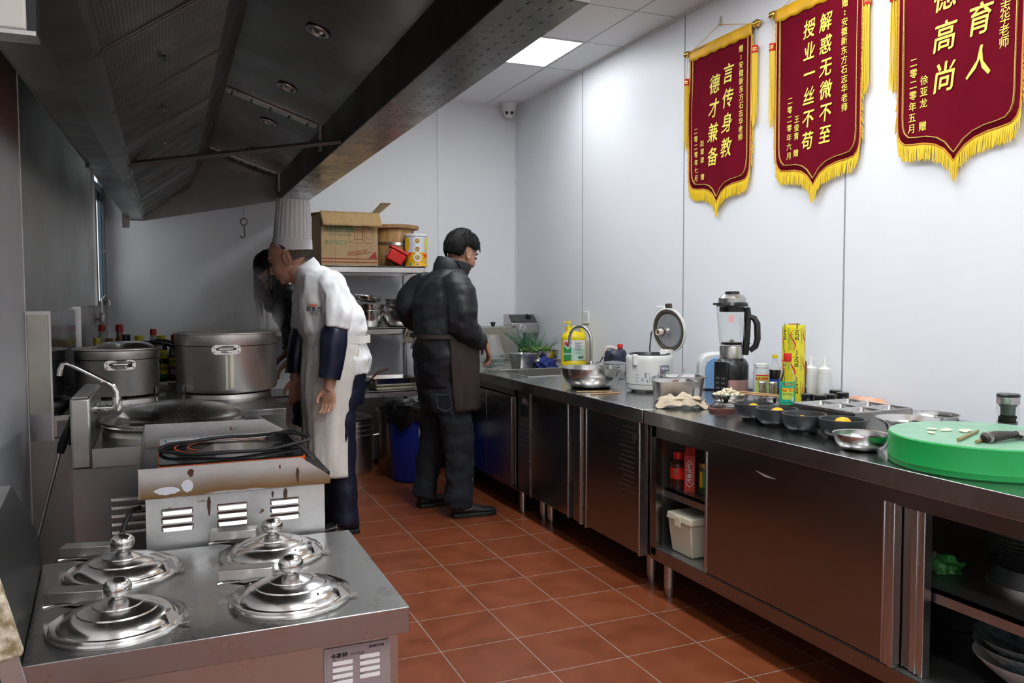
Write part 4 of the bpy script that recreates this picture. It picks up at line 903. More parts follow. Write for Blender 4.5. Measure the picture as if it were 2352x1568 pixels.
# blue scrubbing cloth
t = thing('scrub_cloth', 'crumpled dark blue mesh cloth beside the sink', 'cloth', (2.375, 5.00, CT))
def crump(r, h, seed, el=1.0, n=40, amp=.5, fr=6):
    mb = MB(); rings = []
    for j in range(15):
        v = j/14; ring = []
        for i in range(n):
            a = 2*pi*i/n; th = v*pi/2; d = Vector((cos(a)*cos(th), sin(a)*cos(th), sin(th)))
            k = 1+amp*noise.noise(d*2.2+Vector((seed, 0, 0)))+amp*.35*noise.noise(d*fr+Vector((0, seed, 0)))
            ring.append((d.x*r*k*el, d.y*r*k, max(0.0005, d.z*h*k+.0015)))
        rings.append(ring)
    rings[0] = [(x, y, .0005) for x, y, z in rings[0]]
    return mb.rings(rings, True)
obj('mesh_fabric', crump(.055, .055, 2, 1.35, 60, .55, 9), mat('blue_mesh', (.010, .018, .13), .7, var=.5, vscale=60, bump=.5, bscale=120), t, ang=60)
# detergent jug
t = thing('detergent_jug', 'big yellow detergent jug with pump and green white label behind the faucet', 'jug', (2.60, 5.04, CT), -.42, None)
M['jug'] = mat('yellow_jug', (.80, .62, .015), .3, sss=.05)
def oval(a, b, n=28, p=2.6):
    return [(a*abs(cos(t_))**(2/p)*(1 if cos(t_) >= 0 else -1), b*abs(sin(t_))**(2/p)*(1 if sin(t_) >= 0 else -1)) for t_ in [2*pi*i/n for i in range(n)]]
def ov(a, b, z, p=2.6, dx=0): return [(x+dx, y, z) for x, y in oval(a, b, 32, p)]
obj('bottle', MB().rings([ov(.082, .062, 0), ov(.088, .068, .006), ov(.088, .068, .035), ov(.085, .065, .040), ov(.085, .065, .185), ov(.087, .067, .195), ov(.082, .062, .215), ov(.062, .050, .232), ov(.036, .034, .242, 2, -.015), ov(.024, .024, .246, 2, -.03), ov(.022, .022, .262, 2, -.035)]), 'jug', t)
obj('handle', MB().tube([(-.02, 0, .235), (-.0, 0, .268), (.03, 0, .272), (.055, 0, .262), (.066, 0, .225), (.072, 0, .19)], .012, 10), 'jug', t)
obj('pump', MB().cyl(.018, .258, .275, 16, TR(-.035)).cyl(.005, .275, .300, 10, TR(-.035)).rings([[(x-.035, y, .300) for x, y in oval(.02, .008)], [(x-.035, y, .312) for x, y in oval(.02, .008)]]).tube([(-.045, 0, .306), (-.065, 0, .304), (-.072, 0, .296)], .005, 8), 'jug', t)
lb = MB().grid(16, 1, lambda u, v: ((u-.5)*.150, -.0665+.018*abs((u-.5)*2)**4, .042+.14*v)); lo = obj('label', lb, mat('label_mint', (.55, .72, .60), .4), t)
obj('label_top', MB().grid(16, 1, lambda u, v: ((u-.5)*.150, -.0669+.018*abs((u-.5)*2)**4, .130+.052*v)), 'print_white', lo)
g_ = MB(); g_.add([(-.072, -.0665, .045), (-.02, -.0674, .045), (-.02, -.0674, .14), (-.045, -.0674, .115), (-.072, -.0665, .145)], [(0, 1, 2, 3, 4)]); obj('green_panel', g_, mat('label_green', (.02, .27, .06), .4), lo)
tx = glyphs('洁力', .028, off=.0012); obj('brand_characters', MB().join(tx, RX90 @ TR(-.045, .158, .0680)), 'red', lo)
tx = MB()
for q in range(8): tx.box(.005, .06-.012*(q % 3), -.0682, -.0680, .166-.008*q, .169-.008*q)
tx.join(glyphs('净含量 5kg', .011), RX90 @ TR(.035, .092, .0682)); obj('fine_print', tx, 'print_grey', lo)
bc = MB()
for q in range(12): bc.box(.028+.003*q, .0295+.003*q+.0008*(q % 2), -.0684, -.0681, .055, .072)
obj('barcode', bc, 'ink', lo)
dots = MB()
for q in range(4): dots.cyl(.006, 0, .0008, 14, RX90 @ TR(-.064+.014*q, .088, .0677))
obj('badges', dots, 'print_white', lo)
# large mixing bowl in the middle
t = bowl('mixing_bowl', 'largest steel mixing bowl standing near the worktop front, with chopsticks before it', 'bowl', 2.050, 3.78, CT, .158, .104, .085)
def stick(label, p0, p1, r=.0035, group='chopsticks', m='bamboo', name='chopstick'):
    p0, p1 = Vector(p0), Vector(p1); t = tag(obj(name, MB().tube([(0, 0, 0), tuple((p1-p0)*.5), tuple(p1-p0)], [r, r*.9, r*.75], 8), m), label, 'chopstick', group); t.location = p0; return t
stick('bamboo chopstick nearer the large bowl', (1.875, 3.60, CT+.0035), (2.045, 3.54, CT+.0035))
stick('bamboo chopstick nearer the worktop edge, before the large bowl', (1.885, 3.475, CT+.0035), (2.05, 3.475, CT+.0035))
# soy jug
t = thing('soy_sauce_jug', 'dark plastic jug of soy sauce with a red cap between detergent and rice cooker', 'jug', (2.585, 4.44, CT), -.35)
M['soyjug'] = mat('soy_plastic', (.030, .032, .060), .25, var=.2, vscale=5)
bd = MB().rings([ov(.068, .048, 0), ov(.072, .052, .006), ov(.072, .052, .10), ov(.070, .050, .128), ov(.064, .046, .140), ov(.028, .028, .148, 2, .028), ov(.016, .016, .152, 2, .03), ov(.016, .016, .160, 2, .03)])
obj('bottle', bd, 'soyjug', t)
obj('handle', MB().tube([(.01, 0, .148), (-.025, 0, .162), (-.055, 0, .160), (-.066, 0, .135), (-.064, 0, .10)], .013, 12), mat('milky_plastic', (.55, .47, .42), .3), t)
obj('handle_recess', MB().cyl(.022, -.0015, .0005, 20, RX90 @ TR(-.032, .10, .0505)), mat('soy_dark', (.012, .012, .02), .3), t)
obj('cap', MB().lathe([(0, .157), (.0175, .157), (.0175, .180), (.0165, .182), (0, .182)], 20, TR(.03)), 'red', t)
# saucepan behind, with glass lid at an angle
t = thing('saucepan', 'small steel saucepan with loose lid behind the largest bowl', 'saucepan', (2.40, 4.13, CT), .3)
obj('body', MB().lathe([(0, 0), (.058, 0), (.062, .004), (.062, .085), (.066, .088), (.060, .086), (.058, .006), (0, .005)], 32), 'bowl_steel', t)
obj('lid', MB().lathe([(0, .098), (.03, .096), (.074, .088), (.074, .091), (.03, .100), (0, .102)], 32, TR(.0, 0, .002, .05)), mat('dull_lid', (.35, .35, .36), .3, .9), t)
obj('lid_knob', MB().ball((-.055, -.02, .080), .013, n=12).tube([(-.05, -.018, .085), (-.055, -.02, .092)], .006, 8), 'chrome', t)
# rice cooker
rc = thing('rice_cooker', 'white rice cooker with its round lid standing open', 'rice cooker', (2.245, 3.515, CT), -.19)
M['cooker'] = mat('cooker_white', (.72, .71, .68), .3, var=.04, vscale=20)
R_ = .118
obj('body', MB().lathe([(0, .008), (R_*.90, .008), (R_*.97, .016), (R_*.985, .035), (R_*.97, .037), (R_, .042), (R_, .155), (R_*1.0, .172), (R_*.96, .182), (R_*.86, .185), (R_*.86, .175), (0, .10)], 48), 'cooker', rc)
for a in (.6, 2.4, 4.0, 5.4): obj('foot', MB().cyl(.012, 0, .010, 10, TR(.085*cos(a), .085*sin(a))), 'white', rc)
obj('inner_pot', MB().lathe([(R_*.80, .176), (R_*.89, .186), (R_*.90, .190), (R_*.84, .190), (R_*.80, .178), (R_*.72, .12), (0, .11)], 40), mat('pot_grey', (.05, .05, .06), .25, .6), rc)
cpn = wrap(MB().prism(rrect(-.034, .034, -.05, .045, .006), 0, .004), R_, .30, .095); obj('control_panel', cpn, 'cooker', rc)
obj('display', wrap(MB().prism(rrect(-.028, .028, -.0, .062, .004), .004, .0055), R_, .30, .075), mat('panel_grey', (.25, .26, .29), .3, .4), rc)
obj('brand_lettering', wrap(glyphs('Midea', .016, off=.0004), R_+.0058, .30, .122).join(wrap(MB().lathe([(.0045, 0), (.0055, 0), (.0055, .0002), (.0045, .0002)], 16, a0=1.0, a1=5.4), R_+.0058, .10, .124)), 'print_white', rc)
obj('red_lamp', wrap(MB().cyl(.0035, 0, .001, 10), R_+.0056, .17, .100), mat('lamp_red', (.4, .02, .02), .4), rc)
obj('green_lamp', wrap(MB().cyl(.003, 0, .001, 10), R_+.0056, .43, .100), mat('lamp_green', (.1, .6, .1), .4, emit=(.2, 1, .25), estr=1.5), rc)
obj('lamp_lettering', wrap(glyphs('保温', .008), R_+.0058, .17, .090).join(wrap(glyphs('煮饭', .008), R_+.0058, .43, .090)), 'print_white', rc)
obj('cook_lever', wrap(MB().prism(rrect(-.016, .016, -.007, .007, .003), .003, .010), R_, .30, .058), 'white', rc)
sq = MB()
for x, z, s_ in ((-.055, .088, .012), (-.02, .068, .014), (-.012, .075, .012), (.008, .085, .011), (-.075, .066, .007), (-.05, .060, .007)):
    f = MB().box(-s_, -s_+.0016, -s_, s_, 0, .0004).box(s_-.0016, s_, -s_, s_, 0, .0004).box(-s_, s_, -s_, -s_+.0016, 0, .0004).box(-s_, s_, s_-.0016, s_, 0, .0004).box(-s_, -s_*.2, -s_, s_, 0, .0003)
    sq.join(wrap(f, R_+.0003, x/R_, z))
obj('printed_squares', sq, mat('square_print', (.22, .23, .27), .4), rc)
tx = MB()
for q, s_ in enumerate(('安全', '节能', '健康')): tx.join(wrap(glyphs(s_, .010), R_+.0004, -.92, .088-.016*q))
obj('side_lettering', tx, 'print_grey', rc)
obj('latch', MB().box(-.112, -.088, -.075, -.05, .135, .19), 'cooker', rc, bevel=.004)
ho = obj('lid', MB().lathe([(0, .030), (.08, .029), (.105, .022), (.116, .008), (.117, -.004), (.110, -.006), (.104, .004), (0, .008)], 48), 'cooker', rc)
ho.location = (.122, .043, .303); ho.rotation_euler = (radians(-85), 0, radians(-68))
obj('gasket', MB().lathe([(.090, -.002), (.098, -.008), (.106, -.006), (.108, .0), (.09, .004)], 48), mat('gasket_olive', (.055, .045, .030), .5), ho)
obj('inner_plate', MB().lathe([(0, -.001), (.085, -.002), (.090, .002), (0, .004)], 48), mat('plate_dots', (.27, .275, .285), .35, .2), ho)
dt = MB()
for rr, n_ in ((.055, 34), (.063, 38), (.071, 42), (.079, 46)):
    for i in range(n_):
        a = 2*pi*i/n_
        if rr < .07 and 3.6 < a < 4.6: continue
        dt.add([(rr*cos(a)+.0014*cos(b2), rr*sin(a)+.0014*sin(b2), -.0028) for b2 in (0, 1.57, 3.14, 4.71)], [(0, 1, 2, 3)])
obj('steam_holes', dt, 'print_white', ho)
obj('centre_boss', MB().lathe([(0, -.022), (.008, -.021), (.014, -.012), (.016, -.002), (.0, .0)], 20), 'steel_soft', ho)
obj('valve_ring', MB().lathe([(.022, -.004), (.024, -.004), (.026, .001), (.02, .001)], 24, TR(-.052, .008)), bpy.data.materials['gasket_olive'], ho)
obj('steam_valve', MB().lathe([(0, -.006), (.011, -.006), (.012, -.028), (.016, -.029), (.0165, -.012), (.017, 0), (0, 0)], 20, TR(-.052, .008)), mat('valve_cream', (.72, .66, .56), .4), ho)
obj('valve_core', MB().cyl(.011, -.0265, -.020, 16, TR(-.052, .008)), mat('valve_brown', (.16, .06, .03), .4), ho)
obj('lid_catch', MB().box(-.016, .016, -.02, .02, -.006, .016, TR(0, -.118, .004)), bpy.data.materials['gasket_olive'], ho, bevel=.003)
obj('hinge', MB().box(-.03, .03, -.012, .03, .0, .055, TR(.100, .034, .150, rz=radians(-68))), 'cooker', rc, bevel=.004)
t = tag(obj('appliance_cord', MB().tube([(XR-.02, 4.12, 1.16), (2.63, 4.10, 1.06), (2.57, 4.02, .98), (2.53, 3.95, .90), (2.52, 3.92, .806), (2.48, 3.86, .806)], .0045, 8), 'rubber'), 'dark cord running from the socket down behind the rice cooker', 'cord')
t = tag(obj('appliance_cord', MB().tube([(2.44, 3.98, .806), (2.46, 3.95, .93), (2.44, 3.88, .965), (2.41, 3.78, .955), (2.40, 3.70, .90), (2.40, 3.66, .806)], .0035, 8), 'white'), 'white cord arching behind the rice cooker', 'cord')
# plate edge and steel tray behind the cooker
t = thing('steel_tray', 'shallow rectangular steel tray lying behind the deep food pans', 'tray', (2.66, 3.72, CT), 0)
t.location = (2.53, 3.72, CT)
a_ = MB(); a_.rings([[(x, y, 0) for x, y in rrect(-.07, .07, -.055, .055, .015)], [(x, y, .045) for x, y in rrect(-.08, .08, -.065, .065, .018)], [(x, y, .047) for x, y in rrect(-.086, .086, -.071, .071, .018)], [(x, y, .044) for x, y in rrect(-.078, .078, -.063, .063, .018)], [(x, y, .002) for x, y in rrect(-.068, .068, -.053, .053, .015)]]); obj('tray_wall', a_, 'bowl_steel', t, ang=50)
obj('ribbed_lid', MB().box(-.07, .07, -.055, .055, .047, .051), 'steel', t)
t = thing('saucer', 'thin dark saucer lying between the largest bowl and the rice cooker', 'saucer', (2.175, 3.885, CT)); obj('dish', MB().lathe([(0, 0), (.04, 0), (.062, .006), (.061, .008), (.04, .003), (0, .003)], 32), 'steel_soft', t)
# deep food pans
p1 = pan('food_pan', 'deep steel pan with reddish sauce and a basting brush, nearest the rag', 2.098, 3.085, -.40, .175, .155, .100, .90)
obj('red_sauce', MB().prism(rrect(-.074, .074, -.065, .065, .02), .070, .074), mat('chilli_sauce', (.30, .045, .01), .25), p1)
br = thing('basting_brush', 'brush with brown bristles and clear handle lying in the sauce pan', 'brush', (2.12, 3.09, CT+.095), -.3, rot=(0, radians(-28), radians(25)))
obj('bristles', MB().hexa([(-.045, -.012, -.006), (-.005, -.012, -.006), (-.005, .012, -.006), (-.045, .012, -.006), (-.045, -.013, .008), (-.005, -.012, .008), (-.005, .012, .008), (-.045, .013, .008)]), mat('bristle', (.16, .08, .03), .8), br, bevel=.003)
obj('handle', MB().tube([(-.01, 0, 0), (.03, 0, .005), (.09, 0, .0)], [.009, .006, .007], 10), 'glass', br)
pan('food_pan', 'deep empty steel pan farther back, beside the blender base', 2.262, 3.245, -.40, .178, .165, .100, .88)
# rag
t = thing('kitchen_rag', 'crumpled beige cotton rag at the worktop front edge', 'rag', (2.022, 2.912, CT), -.55)
def ragfn(seed, a, b, h):
    def fn(u, v):
        x, y = (u-.5)*2, (v-.5)*2; e = max(0, 1-(abs(x)**2.4+abs(y)**2.4)*.55)
        z = h*e*(.35+.9*max(0, noise.noise((x*1.5+seed, y*1.5, 0))+.25))+(.024*abs(noise.noise((x*2.6+y, y*2.6, seed)))+.012*abs(noise.noise((x*6, y*6, seed))))*min(1, e*3+.03)
        return (x*a*(1+.2*noise.noise((y*2, seed, 1))), y*b*(1+.25*noise.noise((x*2, seed, 5))), max(.002, z))
    return fn
obj('cloth', MB().grid(36, 30, ragfn(3.3, .105, .060, .050)), 'rag', t, ang=70, solid=.003)
obj('folded_flap', MB().grid(24, 20, lambda u, v: ((u-.5)*.115+.025, (v-.5)*.08, .030+.018*sin(pi*u)*sin(pi*v)+.008*noise.noise((u*5, v*5, 2))+.01*cos(v*7))), 'rag', t, ang=70, solid=.003)
# blue-white appliance (bread maker style kettle)
t = thing('electric_kettle', 'pale blue and white rounded kettle standing behind the blender', 'kettle', (2.590, 3.44, CT), -.5)
M['paleblue'] = mat('pale_blue_plastic', (.22, .42, .72), .2)
sh_ = [(-.085, 0), (-.085, .12), (-.078, .155), (-.055, .180), (-.02, .190), (.06, .190), (.085, .175), (.088, .14), (.088, 0)]
obj('shell', MB().prism(sh_, -.055, .055, RX90), mat('shell_white', (.76, .77, .76), .25), t, bevel=.012, seg=3)
obj('blue_front', MB().prism([(-.055, .006), (-.055, .11), (-.045, .145), (-.015, .165), (.06, .165), (.08, .15), (.080, .006)], .054, .060, RX90), 'paleblue', t, bevel=.004)
# blender
bl = thing('blender', 'tall black blender with glass jug and rose band around its base', 'blender', (2.420, 3.085, CT), -.25)
obj('base_body', MB().lathe([(0, .004), (.074, .004), (.0765, .010), (.0765, .092)], 40), mat('rose_metal', (.50, .29, .28), .35, .6), bl)
obj('motor_housing', MB().lathe([(.0765, .092), (.0775, .094), (.0775, .155), (.072, .172), (.060, .186), (.052, .190), (0, .190)], 40), 'black', bl)
for a in (.7, 2.3, 3.9, 5.5): obj('foot', MB().cyl(.010, 0, .005, 10, TR(.055*cos(a), .055*sin(a))), 'rubber', bl)
obj('control_panel', MB().prism(rrect(-.034, .034, .012, .178, .008), 0, .014, Matrix.Rotation(-.95, 4, 'Z') @ TR(0, -.082, 0) @ RX90), 'black', bl, bevel=.003)
ic = MB()
for q in range(4):
    for c in range(2): ic.join(glyphs(('豆浆', '米糊', '果汁', '奶昔', '研磨', '绞肉', '清洗', '沙冰')[q*2+c], .010), Matrix.Rotation(-.95, 4, 'Z') @ TR(0, -.0965, 0) @ RX90 @ TR(-.014+.028*c, .10-.022*q, .0))
obj('panel_icons', ic, 'print_grey', bl)
obj('jug_collar', MB().lathe([(0, .190), (.054, .190), (.056, .240), (.054, .246), (0, .246)], 36), 'steel', bl)
jr = lambda z: .050+.012*(z-.246)/.19
def sqr(r, z, p=3.2): return [(x, y, z) for x, y in oval(r, r, 40, p)]
obj('glass_jug', MB().rings([sqr(.050, .246), sqr(.053, .27), sqr(.066, .43), sqr(.062, .43), sqr(.049, .27), sqr(.046, .252)], True), 'glass', bl)
obj('drink_residue', MB().lathe([(0, .2525), (.0455, .2525), (.0475, .262), (0, .264)], 30), mat('soy_milk', (.62, .52, .28), .4), bl)
obj('blades', MB().box(-.028, .028, -.005, .005, .270, .272, TR(0, 0, 0, 0, .3)).box(-.005, .005, -.028, .028, .268, .270).cyl(.008, .25, .275, 12), 'steel', bl)
ms = MB()
for q in range(3): ms.box(.012+.010*q, .0135+.010*q, -.0632, -.0628, .285, .385-.012*q)
obj('scale_marks', ms, 'print_grey', bl)
obj('red_sticker', MB().prism(rrect(-.045, -.016, .355, .392, .006), .0635, .0638, RX90), mat('pink_sticker', (.70, .40, .40), .5), bl)
obj('lid_gasket', MB().lathe([(0, .405), (.057, .405), (.057, .428), (0, .428)], 36), 'black', bl)
ld = obj('lid', MB().lathe([(0, .428), (.070, .430), (.074, .436), (.070, .446), (.062, .450), (0, .450)], 36).box(-.088, -.06, -.014, .014, .436, .446), 'black', bl)
obj('lid_ring', MB().lathe([(.0, .450), (.062, .450), (.063, .468), (.052, .480), (.044, .486), (0, .486)], 36), 'steel', ld)
obj('measuring_cap', MB().lathe([(0, .484), (.034, .486), (.033, .497), (.030, .500), (0, .500)], 28), 'black', ld)
obj('jug_handle', MB().tube([(.058, -.035, .425), (.060, -.036, .40), (.058, -.036, .30), (.054, -.034, .24), (.054, -.034, .205)], [.014, .016, .016, .016, .013], 10).tube([(.064, -.040, .385), (.086, -.050, .375), (.098, -.056, .35), (.100, -.058, .28), (.092, -.054, .245), (.070, -.042, .225)], [.012, .014, .015, .015, .014, .012], 12), 'black', bl)
# helpers for bottles
def bottle(name, label, cat, x, y, prof, m, z=CT, rz=0, group=None, n=28):
    t = thing(name, label, cat, (x, y, z), rz, group=group); obj('bottle', MB().lathe(prof, n), m, t); return t
M['clearplastic'] = mat('clear_plastic', (.80, .83, .84), .08, alpha=.45)
M['frost'] = mat('frosted_plastic', (.82, .83, .83), .35, alpha=.62)
t = bottle('glass_jar', 'tall clear jar with white lid and colourful label right of the blender', 'jar', 2.515, 2.99, [(0, 0), (.034, 0), (.037, .004), (.037, .128), (.033, .142), (.031, .148), (.031, .160), (.0295, .160), (.0295, .147), (.035, .128), (.035, .006), (0, .004)], 'clearplastic', rz=-.5)
obj('lid', MB().lathe([(0, .150), (.033, .150), (.0335, .166), (.032, .168), (0, .168)], 28), 'white', t)
lb = obj('label', patch(.0375, .062, .022, .115), mat('label_lime', (.45, .62, .10), .4), t)
obj('label_border', patch(.0377, .064, .112, .117).join(patch(.0377, .064, .020, .024)), 'red', lb)
obj('label_lettering', wrap(glyphs('豆豉鲮鱼', .016, off=.0006), .0379, -.1, .098), 'red', lb)
obj('label_picture', wrap(MB().cyl(.012, 0, .0003, 18), .0378, .05, .055), 'print_white', lb)
# garlic bowl
t = bowl('garlic_bowl', 'small steel bowl heaped with peeled garlic in front of the blender', 'bowl', 2.295, 2.945, CT, .076, .040, .030, group=None, lip=.003)
rn = random.Random(5); cl0 = None
CL = MB().lathe([(0, -.010), (.0045, -.008), (.0065, -.002), (.0055, .005), (.002, .011), (0, .013)], 10)
M['garlic'] = mat('peeled_garlic', (.74, .66, .48), .45, sss=.1)
spots = []
for lay, (rad, zz, n_) in enumerate(((.062, .034, 16), (.045, .041, 13), (.026, .050, 9), (.008, .057, 3))):
    for i in range(n_):
        a = 2*pi*i/n_+lay; spots.append((rad*cos(a)+.004*rn.random(), rad*sin(a)+.004*rn.random(), zz+.004*rn.random()))
for x, y, z in spots:
    if cl0 is None: o = cl0 = tag(obj('garlic_clove', CL, 'garlic'), 'peeled garlic clove heaped in the small steel bowl before the blender', 'garlic', 'garlic cloves in the bowl')
    else: o = cl0.copy(); COL.objects.link(o)
    o.location = (2.295+x, 2.945+y, CT+z); o.rotation_euler = (rn.random()*3, rn.random()*3, rn.random()*3); o.scale = (1.15,)*3
# wooden tray with a glass knob lid
t = thing('wooden_tray', 'dark red wooden tray under a glass lid with black knob', 'tray', (2.135, 2.745, CT), -.55)
obj('board', MB().prism(rrect(-.075, .075, -.062, .062, .02), 0, .014).prism(rrect(-.055, .055, -.045, .045, .015), .014, .0145), 'darkwood', t, bevel=.004)
t = thing('pot_cover', 'glass lid with black knob resting on the dark red wooden tray', 'lid', (2.150, 2.775, CT+.015))
obj('glass', MB().lathe([(0, .022), (.03, .020), (.06, .008), (.066, .002), (.066, .0), (.055, .006), (0, .018)], 32), 'glass', t)
obj('knob', MB().lathe([(0, .020), (.010, .020), (.010, .026), (.017, .030), (.017, .042), (.015, .044), (0, .044)], 20), 'black', t)
# shakers
M['shaker'] = mat('shaker_steel', (.55, .54, .53), .25, 1, rvar=.1)
def shaker(label, x, y, ti):
    t = thing('spice_shaker', label, 'shaker', (x, y, CT), rot=(0, ti, 0), group='steel spice shakers')
    obj('body', MB().lathe([(0, .0), (.017, .0), (.0175, .002), (.0165, .085)], 20), 'shaker', t)
    obj('perforated_top', MB().lathe([(.0165, .085), (.018, .088), (.018, .096), (.014, .100), (0, .101)], 20), 'steel_soft', t)
    w_ = MB()
    for q in range(6): w_.join(wrap(MB().box(-.009, .009, -.001, .001, 0, .0004), .0172, 0, .025+.009*q))
    obj('embossed_ribs', w_, 'steel_soft', t)
shaker('steel shaker standing between the garlic bowl and the glass jar', 2.425, 2.87, -.05)
shaker('steel shaker standing left of the sesame oil bottle', 2.452, 2.832, -.05)
# bowl with chopsticks
t = bowl('small_bowl', 'small plain steel bowl with two chopsticks across its rim', 'bowl', 2.375, 2.765, CT, .050, .042, .022, lip=.003)
stick('upper chopstick resting on the rim of the small steel bowl', (2.285, 2.86, CT+.062), (2.425, 2.715, CT+.050), group='chopsticks in the small bowl')
stick('lower chopstick resting on the rim of the small steel bowl', (2.275, 2.845, CT+.056), (2.412, 2.705, CT+.048), group='chopsticks in the small bowl')
# cola bottle
t = bottle('cola_bottle', 'dark cola bottle with blue label half hidden behind the cling film roll', 'bottle', 2.585, 2.98, [(0, 0), (.022, 0), (.028, .006), (.029, .06), (.027, .085), (.0285, .11), (.026, .135), (.016, .165), (.011, .185), (.011, .195), (0, .195)], 'clearplastic')
obj('cola', MB().lathe([(0, -.0002), (.0225, -.0002), (.0285, .006), (.0295, .06), (.0275, .085), (.029, .11), (.0265, .137), (0, .137)], 24), mat('cola', (.012, .006, .006), .1), t)
obj('label', MB().lathe([(.0301, .055), (.0301, .095)], 28), mat('label_blue', (.02, .06, .38), .4), t)
obj('cap', MB().cyl(.013, .190, .206, 18), 'jug', t)
# cling film roll standing on end
t = thing('cling_film_roll', 'tall yellow roll of cling film standing on end', 'cling film', (2.49, 2.755, CT), -.55)
r = .0475; M['filmyellow'] = mat('film_yellow', (.76, .68, .020), .25, coat=.3)
obj('roll', MB().lathe([(.0, .004), (r-.003, .004), (r-.003, .012), (r, .013), (r, .345), (r-.003, .346), (r-.003, .352), (.0, .352)], 44), 'filmyellow', t)
obj('core', MB().lathe([(.022, .0), (.024, .0), (.024, .358), (.022, .358)], 24), 'cardboard', t)
lt = MB(); st_ = MB(); gr = MB(); wr = MB()
R90z = Matrix.Rotation(pi/2, 4, 'Z')
for a0 in (.10, -1.05, 1.3):
    for q in range(3):
        z = .045+.115*q
        lt.join(wrap(MB().join(glyphs('SUN', .023, off=.0007), R90z), r+.0004, a0, z+.035)); wr.join(wrap(MB().join(glyphs('WRAP', .010, off=.0002), R90z), r+.0004, a0, z+.072))
        s_ = MB().tube([(-.014+.010*sin(pi*2*v), -.045+.09*v, 0) for v in [i/12 for i in range(13)]], [.0005+.0035*sin(pi*i/12) for i in range(13)], 6); s_.v = [(x, y, .0003 if zz > 0 else 0) for x, y, zz in s_.v]
        st_.join(wrap(s_, r+.0004, a0-.05, z+.012))
        gr.join(wrap(MB().join(glyphs('保鲜膜 食品专用', .009), R90z), r+.0004, a0+.45, z+.03))
obj('brand_lettering', lt, 'ink', t); obj('brand_suffix', wr, 'ink', t); obj('red_swooshes', st_, 'red', t); obj('small_lettering', gr, 'print_green', t)
bx = MB(); bx.tube([(-.012, .235, 0), (.012, .235, 0), (.012, .325, 0), (-.012, .325, 0)], .0006, 4, closed=True)
for q in range(7): bx.box(-.009+.0026*q, -.0082+.0026*q, .245, .315, 0, .0004)
obj('print_box', wrap(bx, r+.0004, -.42, 0), mat('olive_print', (.30, .30, .04), .5), t)
# sesame oil bottle
t = bottle('sesame_oil_bottle', 'glass sesame oil bottle with red cap and green label in front of the cling film', 'bottle', 2.36, 2.645, [(0, 0), (.029, 0), (.0315, .004), (.0315, .13), (.029, .148), (.020, .168), (.0135, .185), (.0125, .21), (.014, .214), (.012, .216), (.011, .20), (.018, .166), (.030, .128), (.030, .006), (0, .004)], 'glass', rz=-.62)
obj('dark_oil', MB().lathe([(0, .005), (.0295, .005), (.0295, .026), (0, .026)], 24), mat('sesame_oil', (.02, .010, .006), .1), t)
obj('cap', MB().lathe([(0, .205), (.0155, .205), (.0165, .212), (.0165, .236), (.015, .240), (0, .240)], 22).box(-.024, -.014, -.004, .004, .204, .210), 'red', t)
lb = obj('label', patch(.0319, .085, .028, .124), mat('label_teal', (.02, .42, .26), .4), t)
obj('label_glow', patch(.0320, .050, .05, .092), mat('label_yellowgreen', (.50, .66, .08), .4), lb)
obj('label_ribbon', patch(.0322, .060, .082, .098), 'red', lb)
obj('ribbon_characters', wrap(glyphs('麻香油', .017, off=.0006), .0325, 0, .090), 'filmyellow', lb)
obj('label_lettering', wrap(glyphs('纯·芝麻油', .009), .0325, -.1, .072).join(wrap(glyphs('调味品有限公司', .006), .0325, 0, .037)), 'ink', lb)
obj('barcode', wrap(MB().box(-.006, .006, -.009, .009, 0, .0003), .0324, .62, .052), 'print_white', lb)
obj('label_crest', wrap(MB().join(glyphs('福禄寿', .014, off=.0006), TR(0, .0)), .0325, 0, .112), 'gold', lb)
# wooden handled tool
t = thing('honing_steel', 'orange brown wooden handled honing rod standing behind the cling film', 'sharpening steel', (2.555, 2.765, CT))
obj('rod', MB().cyl(.006, 0, .10, 12), 'black', t); obj('grip_sleeve', MB().lathe([(0, .0), (.014, .0), (.014, .075), (.010, .08), (0, .08)], 16), 'black', t)
obj('wooden_handle', MB().lathe([(0, .08), (.010, .08), (.013, .10), (.012, .125), (.015, .15), (.015, .185), (.011, .194), (0, .196)], 18), mat('orange_wood', (.24, .085, .02), .4, var=.3, vscale=20), t)
# squeeze bottles
def squeeze(label, x, y, liquid, lv_):
    t = bottle('squeeze_bottle', label, 'squeeze bottle', x, y, [(0, 0), (.027, 0), (.030, .004), (.030, .115), (.028, .122), (.025, .126), (0, .126)], 'frost', group='squeeze bottles at the wall')
    obj('contents', MB().lathe([(0, .003), (.0285, .004), (.0285, lv_), (0, lv_)], 24), liquid, t)
    obj('cap', MB().lathe([(0, .124), (.028, .124), (.028, .140), (.012, .146), (.008, .150), (.0045, .185), (.003, .188), (0, .188)], 24), 'white', t)
    t.scale = (1, 1, 1.15); obj('tether', MB().tube([(.006, -.004, .172), (.022, -.008, .178), (.03, -.006, .160), (.026, -.004, .142)], .0015, 6), 'white', t)
squeeze('squeeze bottle with yellow oil, left of its clear twin', 2.600, 2.772, mat('oil', (.42, .34, .06), .2), .062)
squeeze('squeeze bottle with colourless liquid, right of the oily one', 2.612, 2.700, mat('pale_liquid', (.62, .64, .62), .2, alpha=.6), .058)
